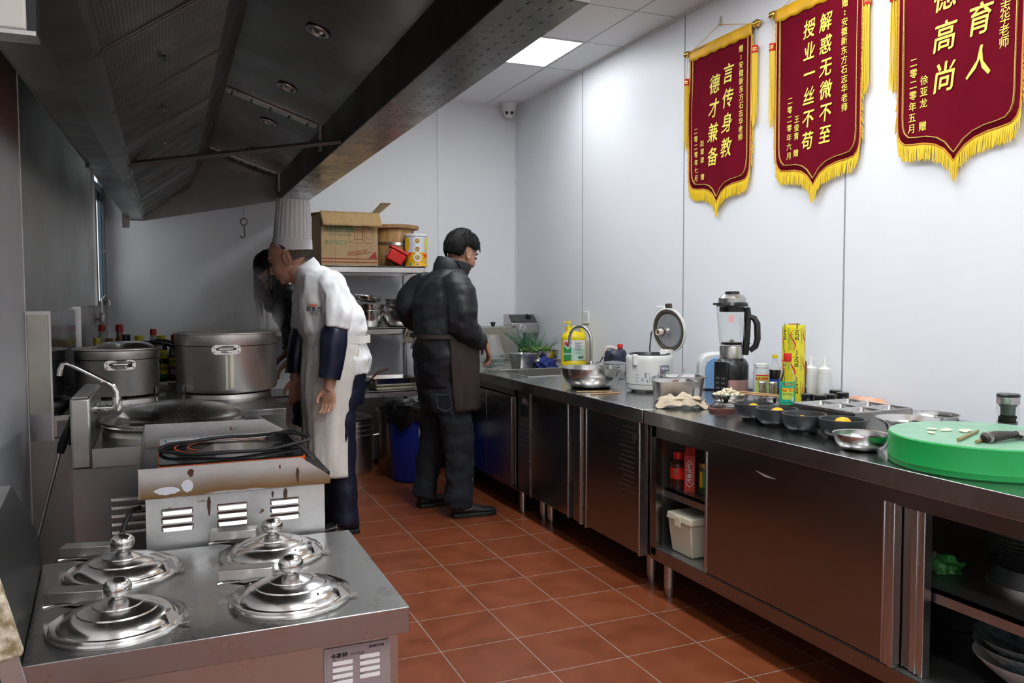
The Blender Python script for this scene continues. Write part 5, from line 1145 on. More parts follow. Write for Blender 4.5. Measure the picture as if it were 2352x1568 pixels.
# five black jars
M['jarblack'] = mat('jar_black', (.012, .011, .010), .12)
M['jarprint'] = mat('jar_print', (.35, .33, .16), .5, var=.6, vscale=160)
jl = [('leftmost of the black lidded jars, with gold figures', 2.375, 2.545), ('second black lidded jar from the cling film roll', 2.392, 2.492), ('third black lidded jar, with a blue green picture', 2.450, 2.502), ('black lidded jar farthest back against the wall', 2.577, 2.600), ('rightmost black lidded jar, behind the orange sausage pack', 2.540, 2.522)]
j0 = None
for lab, x, y in jl:
    if j0 is None:
        j0 = thing('sauce_jar', lab, 'jar', (x, y, CT), -.6, 'black lidded jars')
        obj('jar', MB().lathe([(0, 0), (.022, 0), (.0245, .003), (.0245, .060), (.021, .066), (0, .066)], 24), 'jarblack', j0)
        obj('lid', MB().lathe([(0, .064), (.0235, .064), (.024, .067), (.024, .079), (.022, .081), (0, .081)], 24), 'black', j0)
        obj('picture_label', patch(.0248, .040, .010, .050), 'jarprint', j0)
    else: dup(j0, (x, y, CT), -.6, lab)
# wrapped sausage roll
t = thing('wrapped_sausage', 'orange pink sausage pack in clear wrap behind the divided food box', 'food pack', (2.60, 2.36, CT+.017), 0)
sg = MB().tube([(0.0, .17, .002), (0, .165, .01), (0, .11, .014), (0, .0, .014), (0, -.12, .012), (0, -.168, .006), (0, -.175, 0)], [.004, .016, .026, .028, .027, .018, .006], 16, flat=1.2); sg.v = [(x, y, z) for x, y, z in sg.v]
obj('sausage', sg, mat('sausage', (.66, .30, .17), .3, var=.25, vscale=25), t)
obj('wrap', MB().tube([(0, .20, .004), (0, .17, .012), (0, 0, .018), (0, -.17, .010), (0, -.185, .002)], [.012, .024, .031, .024, .006], 14, flat=1.1), 'film', t)
t.location = (2.622, 2.470, CT+.022); t.scale = (1, .58, .9)
# divided steel food box
t = thing('divided_food_box', 'six compartment steel food box behind the black bowls', 'food box', (2.315, 2.255, CT), .0)
w2, l2, hh = .150, .150, .070
bx = MB(); x0, x1, y0, y1 = -.140, .135, -.150, .150
sq_ = [(x0, y0), (x1, y0), (x1, y1), (x0, y1)]
ob = MB(); ob.box(x0, x0+.002, y0, y1, 0.006, hh); ob.box(x1-.002, x1, y0, y1, .006, hh); ob.box(x0, x1, y0, y0+.002, .006, hh); ob.box(x0, x1, y1-.002, y1, .006, hh); ob.box(x0-.006, x1+.006, y0-.006, y1+.006, 0, .006)
rm = rrect(x0, x1, y0, y1, .008); ob.tube([(x, y, hh) for x, y in rm], .004, 6, closed=True)
obj('outer_box', ob, 'steel_soft', t)
for i in range(2):
    for j in range(3):
        a0, a1 = x0+.004+i*.1355, x0+.004+(i+1)*.1355-.004; b0, b1 = y0+.004+j*.0985, y0+.004+(j+1)*.0985-.004
        rg = lambda d, z: [(x, y, z) for x, y in rrect(a0+d, a1-d, b0+d, b1-d, .012)]
        c_ = obj('compartment', MB().rings([rg(-.002, hh+.003), rg(.002, hh+.003), rg(.003, hh-.002), rg(.010, .012), rg(.012, .010)], False).add(rg(.012, .010), [tuple(range(24))]), 'bowl_steel', t, ang=50)
        if (i, j) in ((0, 1), (0, 2), (1, 0), (0, 0)):
            f_ = MB(); rn = random.Random(i*7+j)
            for q in range(26):
                xx, yy, a = a0+.02+(a1-a0-.04)*rn.random(), b0+.02+(b1-b0-.04)*rn.random(), rn.random()*6.3; L_f = .016
                f_.tube([(xx-L_f*cos(a), yy-L_f*sin(a), .016+.02*rn.random()), (xx, yy, .024+.022*rn.random()), (xx+L_f*cos(a), yy+L_f*sin(a), .016+.02*rn.random())], .004, 5)
            obj('shredded_food', f_, {(0, 1): mat('dark_mushroom', (.045, .022, .018), .5), (0, 2): mat('white_shreds', (.60, .58, .5), .5), (1, 0): mat('red_shreds', (.22, .04, .03), .5), (0, 0): 'green'}[(i, j)], c_)['kind'] = 'stuff'
# four black stoneware bowls
bl_ = [('black bowl with a bit of yolk, farthest of the four', 2.068, 2.497), ('second farthest black bowl, with white rice and egg yolk', 2.050, 2.350), ('third black bowl, with orange scraps at the bottom', 2.040, 2.200), ('nearest of the four black bowls, with a big egg yolk', 2.068, 2.053)]
b0 = None
for i, (lab, x, y) in enumerate(bl_):
    if b0 is None:
        b0 = thing('black_bowl', lab, 'bowl', (x, y, CT), group='black stoneware bowls in a row')
        r = .0755; obj('bowl_wall', MB().lathe([(0, .003), (.038, .003), (.040, 0), (.044, 0), (.046, .005), (.058, .011), (.067, .022), (.0725, .038), (r, .060), (r, .0645), (r-.003, .066), (r-.006, .0645), (r-.0075, .058), (.066, .038), (.060, .024), (.045, .014), (.02, .011), (0, .011)], 48), 'ceramic', b0)
    else: dup(b0, (x, y, CT), None, lab)
for i, (dx, dy, rr, z) in enumerate(((.005, .01, .020, .050), (.01, .008, .022, .052), (.0, .01, .012, .050), (.008, .006, .026, .053))):
    x, y = bl_[i][1], bl_[i][2]; nm = ['bit of orange egg yolk in the farthest black bowl', 'flattened egg yolk on rice in the second black bowl', 'small orange scrap of egg in the third black bowl', 'big round egg yolk in the nearest black bowl'][i]
    t = tag(obj('egg_yolk', MB().ball((0, 0, 0), rr, rr, rr*.62, n=20), 'yolk'), nm, 'egg yolk', 'egg yolks in the black bowls'); t.location = (x+dx, y+dy, CT+z)
for i, (m_, nm, z) in enumerate(((mat('egg_white', (.70, .66, .50), .2), 'pale food in the farthest black bowl', .040), ('print_white', 'white rice in the second black bowl', .044), (mat('orange_scrap', (.60, .28, .12), .5), 'orange vegetable scraps in the third black bowl', .042), (mat('sauced_rice', (.45, .34, .18), .4), 'sauced rice under the yolk in the nearest black bowl', .042))):
    f_ = MB(); rn = random.Random(20+i)
    for q in range(70):
        a, r0 = rn.random()*6.3, .045*sqrt(rn.random()); f_.ball((r0*cos(a), r0*sin(a), .006*rn.random()), .006, .004, .004, n=6, T=None)
    f_.lathe([(0, -.004), (.046, -.004), (.046, .002), (0, .004)], 20)
    t = obj('bowl_food', f_, m_); tag(t, nm, 'food'); t['kind'] = 'stuff'; t.location = (bl_[i][1], bl_[i][2], CT+z)
# steel dishes
bowl('shallow_dish', 'wide shallow steel dish at the worktop edge beside the green board', 'dish', 1.962, 1.872, CT, .080, .048, .036, lip=.003)
b_ = MB().lathe([(0, 0), (.05, 0), (.055, .004), (.066, .036), (.070, .044), (.098, .061), (.099, .063), (.068, .047), (.052, .006), (0, .004)], 48)
t = thing('flared_bowl', 'flared steel bowl with wide rim just behind the green board', 'bowl', (2.285, 1.985, CT)); obj('bowl_wall', b_, 'bowl_steel', t)
bowl('steel_bowl', 'steel bowl nearest the wall, behind the flared bowl', 'bowl', 2.535, 2.10, CT, .092, .046, .045, lip=.004)
# green chopping block
t = thing('chopping_block', 'thick round green plastic chopping block at the right edge', 'chopping board', (2.098, 1.562, CT))
def boardm():
    m = mat('green_board', (.012, .36, .085), .38, sss=.0); nt = m.node_tree; N = nt.nodes.new; L = nt.links.new; b = nt.nodes['Principled BSDF']
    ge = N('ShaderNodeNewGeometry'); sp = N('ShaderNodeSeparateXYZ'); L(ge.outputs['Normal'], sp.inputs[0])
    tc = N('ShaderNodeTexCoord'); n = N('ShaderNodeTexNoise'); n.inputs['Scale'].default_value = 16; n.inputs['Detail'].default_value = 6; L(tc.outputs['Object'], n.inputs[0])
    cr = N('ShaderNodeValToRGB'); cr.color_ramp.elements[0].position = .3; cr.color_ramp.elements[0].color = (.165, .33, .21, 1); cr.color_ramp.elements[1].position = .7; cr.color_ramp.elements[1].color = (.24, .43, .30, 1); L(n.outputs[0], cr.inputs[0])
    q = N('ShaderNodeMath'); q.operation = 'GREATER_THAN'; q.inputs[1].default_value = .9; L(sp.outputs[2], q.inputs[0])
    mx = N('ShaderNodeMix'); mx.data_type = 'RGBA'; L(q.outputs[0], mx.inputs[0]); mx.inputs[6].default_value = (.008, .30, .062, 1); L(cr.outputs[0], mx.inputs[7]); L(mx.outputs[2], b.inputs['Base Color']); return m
R = .246
obj('block', MB().lathe([(0, 0), (R-.003, 0), (R, .004), (R, .016), (R+.001, .018), (R, .021), (R, .082), (R-.003, .086), (0, .086)], 96), boardm(), t, ang=30)
BT = CT+.0865
rn = random.Random(3); c0 = None
for i, (x, y) in enumerate(((1.968, 1.628), (2.025, 1.672), (2.035, 1.645), (2.05, 1.640), (2.062, 1.652), (2.075, 1.612), (2.088, 1.620), (2.07, 1.602), (2.098, 1.612))):
    if c0 is None: o = c0 = tag(obj('garlic_slice', MB().lathe([(0, 0), (.007, 0), (.010, .003), (.006, .006), (0, .007)], 10), 'garlic'), 'pale garlic sliver scattered on the green chopping block', 'garlic', 'garlic slivers on the green block')
    else: o = c0.copy(); COL.objects.link(o)
    o.location = (x, y, BT); o.rotation_euler = (0, 0, rn.random()*6); o.scale = (1.5*rn.random()+.7, .8, .9)
stick('olive wooden chopstick on the block, left of the cleaver', (1.925, 1.508, BT+.005), (2.105, 1.588, BT+.005), .005, 'chopsticks on the block', mat('olive_stick', (.26, .20, .085), .6))
stick('olive wooden chopstick on the block, under the cleaver handle', (1.938, 1.465, BT+.005), (2.115, 1.535, BT+.005), .005, 'chopsticks on the block', bpy.data.materials['olive_stick'])
t = thing('cleaver', 'wide cleaver with dark handle lying on the green block', 'cleaver', (2.035, 1.47, BT+.012), radians(-12))
obj('blade', MB().prism([(.055, -.055), (.235, -.062), (.245, .045), (.12, .055), (.075, .052), (.050, .035)], .0, .0022), 'steel_top', t)
obj('handle', MB().tube([(-.068, -.020, .0), (-.06, -.02, .002), (-.02, -.012, .004), (.03, .0, .003), (.058, .008, .001)], [.012, .018, .017, .013, .010], 14, flat=.8), mat('cleaver_handle', (.030, .018, .018), .45, var=.3, vscale=30), t)
obj('ferrule', MB().tube([(.052, .006, .001), (.066, .010, .001)], .0115, 14), 'steel_soft', t)
obj('pommel_band', MB().tube([(-.062, -.0195, .0015), (-.054, -.0185, .002)], .0186, 14, flat=.8), 'steel_soft', t)
# tea glass
t = thing('tea_tumbler', 'double walled glass tea tumbler with steel lid behind the green block', 'tumbler', (2.475, 1.765, CT), 0)
obj('glass', MB().lathe([(0, 0), (.030, 0), (.032, .004), (.032, .125), (.029, .130), (.027, .128), (.0295, .120), (.0295, .012), (0, .010)], 32), 'glass', t)
obj('tea_leaves', crump(.026, .030, 6, 1.0, 26, .3, 9), mat('tea_leaf', (.035, .032, .014), .7, var=.6, vscale=60), t, loc=(0, 0, .012+.055))
obj('tea', MB().lathe([(0, .012), (.028, .012), (.028, .072), (0, .072)], 24), mat('green_tea', (.10, .10, .04), .1, alpha=.6), t)
obj('infuser', MB().lathe([(.026, .136), (.026, .122), (.022, .115), (.021, .092), (0, .090)], 24), mat('infuser_mesh', (.20, .24, .20), .4, .8), t)
obj('lid', MB().lathe([(0, .128), (.033, .128), (.0335, .131), (.0335, .152), (0, .154)], 32), 'steel', t)
obj('lid_top', MB().lathe([(.0338, .150), (.0342, .156), (.031, .160), (0, .161)], 32), 'black', t)
# --- inside the open bays of the near cabinet
t = bottle('sauce_bottle', 'brown sauce bottle with red cap in the left open bay of the worktable', 'bottle', 1.970, 2.855, [(0, 0), (.033, 0), (.036, .004), (.034, .018), (.036, .03), (.036, .095), (.034, .108), (.020, .122), (.018, .128), (0, .128)], mat('brown_sauce', (.05, .014, .010), .12), z=.4675, rz=-.5)
obj('cap', MB().cyl(.021, .126, .156, 20), 'red', t); lb = obj('label', patch(.0365, .09, .045, .092), 'red', t)
obj('label_seals', wrap(MB().cyl(.006, 0, .0003, 14), .0368, -.45, .082).join(wrap(MB().cyl(.006, 0, .0003, 14), .0368, -.45, .066)), 'print_green', lb)
t = thing('spice_carton', 'slim red carton with white characters on the cabinet shelf', 'carton', (1.972, 2.778, .4675), -.80)
ct = MB(); ct.hexa([(-.022, -.0, 0), (.022, 0, 0), (.022, .042, 0), (-.022, .042, 0), (-.022, 0, .150), (.022, 0, .150), (.022, .042, .150), (-.022, .042, .150)]); ct.hexa([(-.022, 0, .15), (.022, 0, .15), (.022, .042, .15), (-.022, .042, .15), (-.020, .018, .182), (.020, .018, .182), (.020, .026, .182), (-.020, .026, .182)]); obj('carton', ct, mat('carton_red', (.50, .035, .015), .45), t)
fr_ = [(-.013, .035), (0, .022), (.013, .035), (.013, .115), (0, .130), (-.013, .115)]
obj('white_frame', MB().prism([(x*1.15, (y-.076)*1.06+.076) for x, y in fr_], 0, .0004, TR(0, -.0002) @ RX90), 'print_white', t); obj('red_field', MB().prism(fr_, 0, .0004, TR(0, -.0005) @ RX90), bpy.data.materials['carton_red'], t)
tx = MB()
for q, c in enumerate('传统姜豉'): tx.join(glyphs(c, .019, off=.0006), TR(0, -.0010) @ RX90 @ TR(0, .108-.021*q, .0002))
obj('characters', tx, 'print_white', t)
t = bottle('pickle_jar', 'green pickle jar with gold lid at the sliding door edge', 'jar', 2.020, 2.730, [(0, 0), (.030, 0), (.033, .004), (.033, .10), (.028, .112), (0, .112)], mat('pickle', (.03, .06, .012), .1), z=.4675, rz=-.5)
obj('lid', MB().cyl(.031, .110, .128, 24), 'gold', t); lb = obj('label', patch(.0335, .06, .03, .095), mat('pickle_label', (.05, .28, .05), .4), t); obj('label_stripe', patch(.0337, .012, .03, .095, -.8, 3), 'yellow', lb); obj('label_leaf', wrap(MB().cyl(.011, 0, .0003, 12), .0338, 0, .06), mat('leafy', (.3, .55, .1), .4), lb)
t = thing('storage_bin', 'cream plastic storage bin with clip lid on the cabinet floor', 'bin', (1.990, 2.755, .2175), -pi/2-.0)
def bx4(a0, b0, a1, b1, z0, z1): return [(-a0, -b0, z0), (a0, -b0, z0), (a0, b0, z0), (-a0, b0, z0), (-a1, -b1, z1), (a1, -b1, z1), (a1, b1, z1), (-a1, b1, z1)]
M['cream'] = mat('cream_plastic', (.66, .62, .46), .4)
obj('tub', MB().hexa(bx4(.070, .07, .082, .085, 0, .140)), 'cream', t, bevel=.006); ldo = obj('lid', MB().hexa(bx4(.088, .09, .084, .086, .136, .166)), 'cream', t, bevel=.006)
obj('clip', MB().box(-.02, .02, -.094, -.088, .118, .160), 'cream', ldo, bevel=.002); obj('lid_recess', MB().box(-.05, .05, -.05, .05, .1655, .1675), mat('dusty_lid', (.35, .33, .26), .5), ldo)
# right bay: plates, pan, bag on the shelf; bowls below
P0 = MB().lathe([(0, 0), (.08, 0), (.085, .003), (.135, .014), (.137, .016), (.130, .0155), (.08, .006), (0, .005)], 44)
M['plate_dim'] = mat('grey_white_plate', (.45, .45, .43), .2)
pd = tag(obj('dinner_plate', P0, 'plate_dim'), 'white dinner plate in the leaning stack at the back of the right bay shelf', 'plate', 'stack of plates in the right bay'); 
PLX = (2.46, 1.64)
pd.location = (PLX[0], PLX[1], .4675)
for q in range(1, 11): o = pd.copy(); COL.objects.link(o); o.location = (PLX[0]-.002*q, PLX[1]+.001*q, .4675+.0125*q)
t = thing('black_pan', 'upturned black pan lying on the shelf in the right bay', 'pan', (2.20, 1.475, .4675))
obj('pan_body', MB().lathe([(0, .055), (.085, .055), (.095, .050), (.112, .0), (.114, .0), (.116, .004), (.099, .056), (.088, .060), (0, .060)], 44), 'ceramic', t); obj('pan_rim', MB().lathe([(.110, 0), (.118, 0), (.118, .012), (.113, .012)], 44), 'steel_soft', t)
t = thing('green_bag', 'small green plastic packet at the left of the right bay shelf', 'packet', (2.085, 1.665, .468)); obj('packet', crump(.045, .040, 5, 1.0, 36, .5, 7), mat('green_film', (.05, .28, .06), .15, var=.5, vscale=12), t, ang=70); obj('clear_end', crump(.03, .045, 9, .7, 24, .6, 7), 'film', t, loc=(-.03, .03, 0))
W0 = MB().lathe([(0, 0), (.055, 0), (.06, .004), (.115, .050), (.140, .075), (.142, .078), (.137, .077), (.11, .052), (.055, .008), (0, .006)], 48)
t = tag(obj('porcelain_bowl', W0, mat('big_white_bowl', (.66, .62, .60), .2)), 'flared white porcelain bowl at the bottom of the lower right stack', 'bowl', 'bowls in the lower right bay'); t.location = (2.13, 1.43, .2178)
M['celadon'] = mat('celadon', (.28, .34, .30), .15, var=.3, vscale=20, col2=(.05, .07, .09))
c1 = tag(obj('porcelain_bowl', W0, 'celadon'), 'greenish patterned bowl nested in the white one', 'bowl', 'bowls in the lower right bay'); c1.location = (2.13, 1.43, .252)
c2 = c1.copy(); COL.objects.link(c2); c2.location = (2.135, 1.432, .272); c2['label'] = 'greenish patterned bowl topmost of the lower right stack'
t = tag(obj('basin', MB().lathe([(0, 0), (.09, 0), (.10, .006), (.118, .085), (.124, .09), (.114, .087), (.094, .010), (0, .006)], 44), 'ceramic'), 'dark basin with pale rim deep in the lower right bay', 'basin'); t.location = (2.36, 1.80, .2178)
# ------------------------------------------------------------------ rack against the back wall
t = thing('storage_rack', 'stainless steel three tier storage rack against the back wall', 'rack', (1.2, 5.98, 0))
for z, nm in ((1.507, 'shelf'), (1.063, 'shelf'), (.605, 'shelf')):
    s = MB(); s.box(.60, 1.745, 5.75, 6.24, z-.012, z); s.box(.60, 1.745, 5.75, 5.756, z-.046, z); s.box(1.739, 1.745, 5.75, 6.24, z-.046, z); s.box(.60, .606, 5.75, 6.24, z-.046, z)
    wobj(nm, s, 'steel_soft', t, bevel=.002)
    wobj('stiffener', MB().box(.70, 1.66, 5.95, 6.05, z-.062, z-.012), 'steel_soft', t)
for x, y in ((.63, 5.785), (1.708, 5.785), (.63, 6.20), (1.708, 6.20)):
    p = wobj('post', MB().cyl(.016, .03, 1.49, 16, TR(x, y, 0)), 'steel_soft', t); obj('foot', MB().cyl(.020, 0, .04, 14, TR(x, y, 0)), 'rubber', p)
# carton of takeaway boxes
bx = thing('cardboard_carton', 'big open cardboard carton with green and red printing on the top shelf', 'carton', (1.205, 5.99, 1.5075), .02)
w, d, h = .205, .17, .375
c = MB(); c.box(-w, w, -d, d, 0, .004); c.box(-w, w, -d, -d+.004, 0, h); c.box(-w, w, d-.004, d, 0, h); c.box(-w, -w+.004, -d, d, 0, h); c.box(w-.004, w, -d, d, 0, h); obj('carton_body', c, 'cardboard', bx)
def flap(pts, th=.004):
    m = MB(); p = [Vector(q) for q in pts]; n = (p[1]-p[0]).cross(p[2]-p[0]).normalized()*th
    m.add([tuple(q) for q in p]+[tuple(q+n) for q in p], [(3,2,1,0), (4,5,6,7), (0,1,5,4), (1,2,6,5), (2,3,7,6), (3,0,4,7)]); return m
fl = MB().grid(24, 6, lambda u, v: ((u-.5)*2*(w+.006)+.01*v, -d-.006-.055*sin(v*1.2)-.004*noise.noise((u*7, v*2, 1)), h+.008*(1-v)-.095*v-.004*noise.noise((u*9, v, 3))*v+.002*sin(u*60)*(.4)))
obj('front_flap', fl, mat('cardboard_inside', (.42, .27, .12), .8, var=.10, vscale=14, stretch=(6, 1, .4)), bx, solid=.004)
obj('left_flap', flap([(-w, -d, h), (-w, d, h), (-w-.075, d-.02, h+.005), (-w-.075, -d-.01, h-.012)]), 'cardboard', bx)
obj('right_flap', flap([(w, -d+.02, h-.005), (w, d, h), (w+.115, d+.0, h+.125), (w+.115, -d+.05, h+.09)]), 'cardboard', bx)
obj('back_flap', flap([(-w, d, h), (w, d, h), (w-.01, d+.03, h+.02), (-w+.01, d+.03, h+.02)]), 'cardboard', bx)
F = lambda x, z: TR(0, -d-.0004) @ RX90 @ TR(x, z, 0)
obj('green_heading', MB().join(glyphs('高级注塑打包盒', .034, off=.0006), F(-.075, .262) @ Matrix.Diagonal((.86, 1.6, 1, 1))), 'print_green', bx); obj('green_subheading', MB().join(glyphs('可微波·可冷藏·健康便捷', .0165), F(-.072, .218)), 'print_green', bx); obj('green_size_print', MB().join(glyphs('美式750正方', .030, off=.0003), F(-.098, .163) @ Matrix.Diagonal((1, 1.25, 1, 1))), 'print_green', bx)
r_ = MB().join(glyphs('把新鲜带回家...', .024, shear=.3, off=.0002), F(.06, .098) @ Matrix.Rotation(.16, 4, 'Z'))
r_.tube([(-.02, -d-.0006, .070), (.08, -d-.0006, .087), (.17, -d-.0006, .102)], [.0006, .003, .0006], 4)
for z in (.048, .024): r_.box(-w+.004, w-.004, -d-.0012, -d-.0002, z, z+.006)
r_.add([(.13, -d-.0012, .055), (.197, -d-.0012, .055), (.185, -d-.0012, .105)], [(0, 1, 2)])
def rr_(x0, x1, z0, z1, rad, th=.0012): r_.tube([(x, -d-.0006, z) for x, z in rrect(x0, x1, z0, z1, rad)], th, 4, closed=True)
rr_(-.005, .105, .165, .285, .022); rr_(.035, .090, .190, .255, .004); rr_(.095, .175, .165, .285, .022); rr_(.118, .160, .195, .262, .004)
for a, b_ in (((.0, .28), (.035, .255)), ((.0, .17), (.035, .19)), ((.10, .28), (.09, .255))): r_.tube([(a[0], -d-.0006, a[1]), (b_[0], -d-.0006, b_[1])], .0009, 4)
obj('red_printing', r_, 'print_red', bx)
cr = MB()
for x in (-.105, .055): cr.box(x, x+.0012, -d-.001, -d, .004, h-.03)
obj('crease_marks', cr, mat('crease', (.24, .14, .06), .8), bx)
t = tag(obj('plastic_liner', MB().grid(16, 8, lambda u, v: ((u-.5)*.11+.02*noise.noise((u*4, v*3, 2)), .02*noise.noise((u*5, v*5, 7)), .075*v*(1.0-.45*sin(pi*u))+.012*noise.noise((u*6, v*4, 9)))), 'film', solid=.001), 'clear plastic bag sticking up out of the big carton', 'plastic bag'); t.location = (1.345, 6.03, 1.845)
# wooden rice barrel with lid
t = thing('wooden_barrel', 'wooden barrel with a plank lid and a steel hoop on the top shelf', 'barrel', (1.605, 6.062, 1.5075))
obj('staves', MB().lathe([(0, 0), (.155, 0), (.158, .01), (.150, .16), (.138, .285), (.130, .285), (.13, .27), (0, .27)], 40), 'wood', t)
obj('hoop', MB().lathe([(.1525, .165), (.1545, .165), (.1525, .187), (.1505, .187)], 40), 'steel', t, rot=(.03, .03, 0))
obj('lid', MB().prism([(.178*cos(a), .178*sin(a)) for a in [2*pi*i/14+.1 for i in range(14)]], .287, .316), mat('lid_wood', (.36, .20, .085), .6, var=.3, vscale=6, stretch=(1, 6, 1)), t, bevel=.005)
# red tub leaning
t = thing('red_tub', 'red plastic food tub tipped against the tin on the top shelf', 'tub', (1.585, 5.83, 1.5085), rot=(0, radians(28), radians(-6)))
tb = MB().hexa([(-.062, -.05, 0), (.058, -.05, 0), (.058, .05, 0), (-.062, .05, 0), (-.068, -.058, .085), (.064, -.058, .085), (.064, .058, .085), (-.068, .058, .085)]); obj('tub', tb, 'red', t, bevel=.01)
obj('lid', MB().hexa([(-.076, -.066, .085), (.072, -.066, .085), (.072, .066, .085), (-.076, .066, .085), (-.074, -.064, .105), (.070, -.064, .105), (.070, .064, .105), (-.074, .064, .105)]), 'red', t, bevel=.006)
obj('label', MB().box(-.0705, -.0665, -.04, .04, .015, .075), mat('dirty_label', (.45, .33, .28), .6), t)
t.location = (1.522, 5.822, 1.5375)
# tin can
t = thing('food_tin', 'large white and yellow ribbed food tin at the right end of the top shelf', 'tin', (1.700, 5.835, 1.5075))
r = .083; pr = [(0, 0), (r, 0), (r+.002, .003), (r, .006)]
for q in range(14): z = .02+.014*q; pr += [(r, z), (r-.0022, z+.007)]
pr += [(r, .222), (r+.002, .225)]
M['tin_white'] = mat('tin_lilac_white', (.62, .60, .70), .3); M['tin_yellow'] = mat('tin_yellow', (.78, .42, .015), .3)
obj('upper_wrapper', MB().lathe([p for p in pr if p[1] >= .104]+[(0, .226)], 44), 'tin_white', t); obj('lower_wrapper', MB().lathe([p for p in pr if p[1] <= .106], 44), 'tin_yellow', t)
obj('plastic_lid', MB().lathe([(0, .222), (r+.004, .222), (r+.004, .236), (r, .239), (0, .239)], 44), 'white', t)
M['dish_pic'] = mat('dish_picture', (.55, .50, .15), .5, var=.9, vscale=70, col2=(.30, .08, .03))
for a, z in ((-.15, .185), (-.15, .125), (-.15, .065)):
    o_ = obj('dish_plate', wrap(MB().cyl(.030, .0, .0006, 24), r+.0012, a, z), 'print_white', t); obj('dish_food', wrap(MB().cyl(.020, .0006, .0010, 20), r+.0012, a, z), 'dish_pic', o_)
for a in (-1.15, .85): obj('yellow_oval', wrap(MB().prism([(.024*cos(b_), .055*sin(b_)) for b_ in [2*pi*i/24 for i in range(24)]], 0, .0006), r+.0012, a, .165), 'filmyellow', t)
obj('red_lettering', wrap(glyphs('鸡精', .030, off=.001), r+.0016, .72, .075).join(wrap(glyphs('调味', .026, off=.001), r+.0016, -.95, .085)), 'red', t)
obj('barcode_patch', wrap(MB().box(-.02, .02, -.008, .008, 0, .0006), r+.0010, -.15, .016), 'print_white', t)
bc = MB()
for q in range(10): bc.box(-.017+.0035*q, -.0155+.0035*q, -.006, .005, .0006, .0009)
obj('barcode', wrap(bc, r+.0012, -.15, .016), 'ink', t); obj('teal_patch', wrap(MB().box(-.008, .008, -.009, .009, 0, .0006), r+.001, -.80, .016), mat('teal', (.02, .30, .30), .5), t)
# bowls on the middle shelf
Z1 = 1.0635
def bstack(lab, x, y, z, r, h, grp): return bowl('mixing_bowl', lab, 'bowl', x, y, z, r, h, r*.55, group=grp)
GB = 'steel bowls on the middle shelf'
bstack('lower wide steel bowl on the middle shelf, behind the man', 1.590, 5.90, Z1, .135, .115, GB); bstack('upper wide steel bowl, perched on the other beside the man', 1.605, 5.92, Z1+.118, .125, .085, GB)
t = thing('steel_basin', 'deep steel pot with rolled rims beside the chef on the middle shelf', 'pot', (1.36, 5.92, Z1), group='nested steel pots on the middle shelf')
obj('pot_wall', MB().lathe([(0, 0), (.07, 0), (.08, .006), (.108, .09), (.112, .120), (.118, .122), (.112, .126), (.106, .10), (.07, .008), (0, .006)], 40), 'bowl_steel', t)
dup(t, (1.365, 5.92, Z1+.045), .2, 'second steel pot nested in the one beside the chef')
t = bstack('tilted steel bowl on top of the nested pots beside the chef', 1.350, 5.92, Z1+.186, .108, .045, GB); t.rotation_euler = (.08, .10, 0)
# towel draped over the shelf edge
t = tag(obj('hanging_towel', MB().grid(24, 26, lambda u, v: ((u-.5)*.095+.012*sin(v*5+u*3)+.012*(v-.5)*(1 if u > .5 else -1), -.012-.022*sin(u*9+v*2)*(.3+.7*v)-.01*noise.noise((u*4, v*4, 1)), -.16*v+.006*noise.noise((u*6, v*3, 4)))), mat('stained_towel', (.30, .26, .19), .95, var=.5, vscale=14, bump=.3, bscale=200), solid=.004, ang=70), 'stained beige towel hanging from the middle shelf behind the man', 'towel'); t.location = (1.618, 5.728, 1.110)
# lower shelf: trays and pan
Z2 = .6055
t = thing('baking_tray', 'dull oven tray lying under the bright tray on the lower shelf', 'tray', (1.525, 5.95, Z2), group='trays on the lower shelf')
def tray(t, a, b, h, m):
    ro = lambda s_, z: [(x, y, z) for x, y in rrect(-a*s_, a*s_, -b*s_, b*s_, .02)]
    obj('tray_wall', MB().rings([ro(.92, 0), ro(1, h), ro(1.04, h), ro(1.04, h+.003), ro(.99, h+.001), ro(.91, .004)]), m, t, ang=50)
tray(t, .160, .16, .022, mat('old_tray', (.34, .31, .24), .4, .8, var=.2, vscale=10))
t = thing('steel_tray', 'bright deep steel tray on the lower shelf between the two cooks', 'tray', (1.525, 5.95, Z2+.027), .0, 'trays on the lower shelf'); tray(t, .160, .150, .055, 'bowl_steel')
t = thing('frying_pan', 'black frying pan with dark red handle on the lower shelf', 'frying pan', (1.215, 5.93, Z2), .0)
obj('pan_body', MB().lathe([(0, 0), (.11, 0), (.135, .05), (.138, .05), (.112, .004), (0, .004)], 40), 'ceramic', t)
obj('handle', MB().tube([(.125, -.03, .045), (.16, -.035, .085), (.20, -.04, .122), (.25, -.045, .142), (.275, -.045, .146)], [.009, .010, .013, .015, .010], 12, flat=.7), 'darkwood', t); obj('handle_rivet', MB().ball((.13, -.03, .055), .016, .012, .012, n=12), 'black', t)
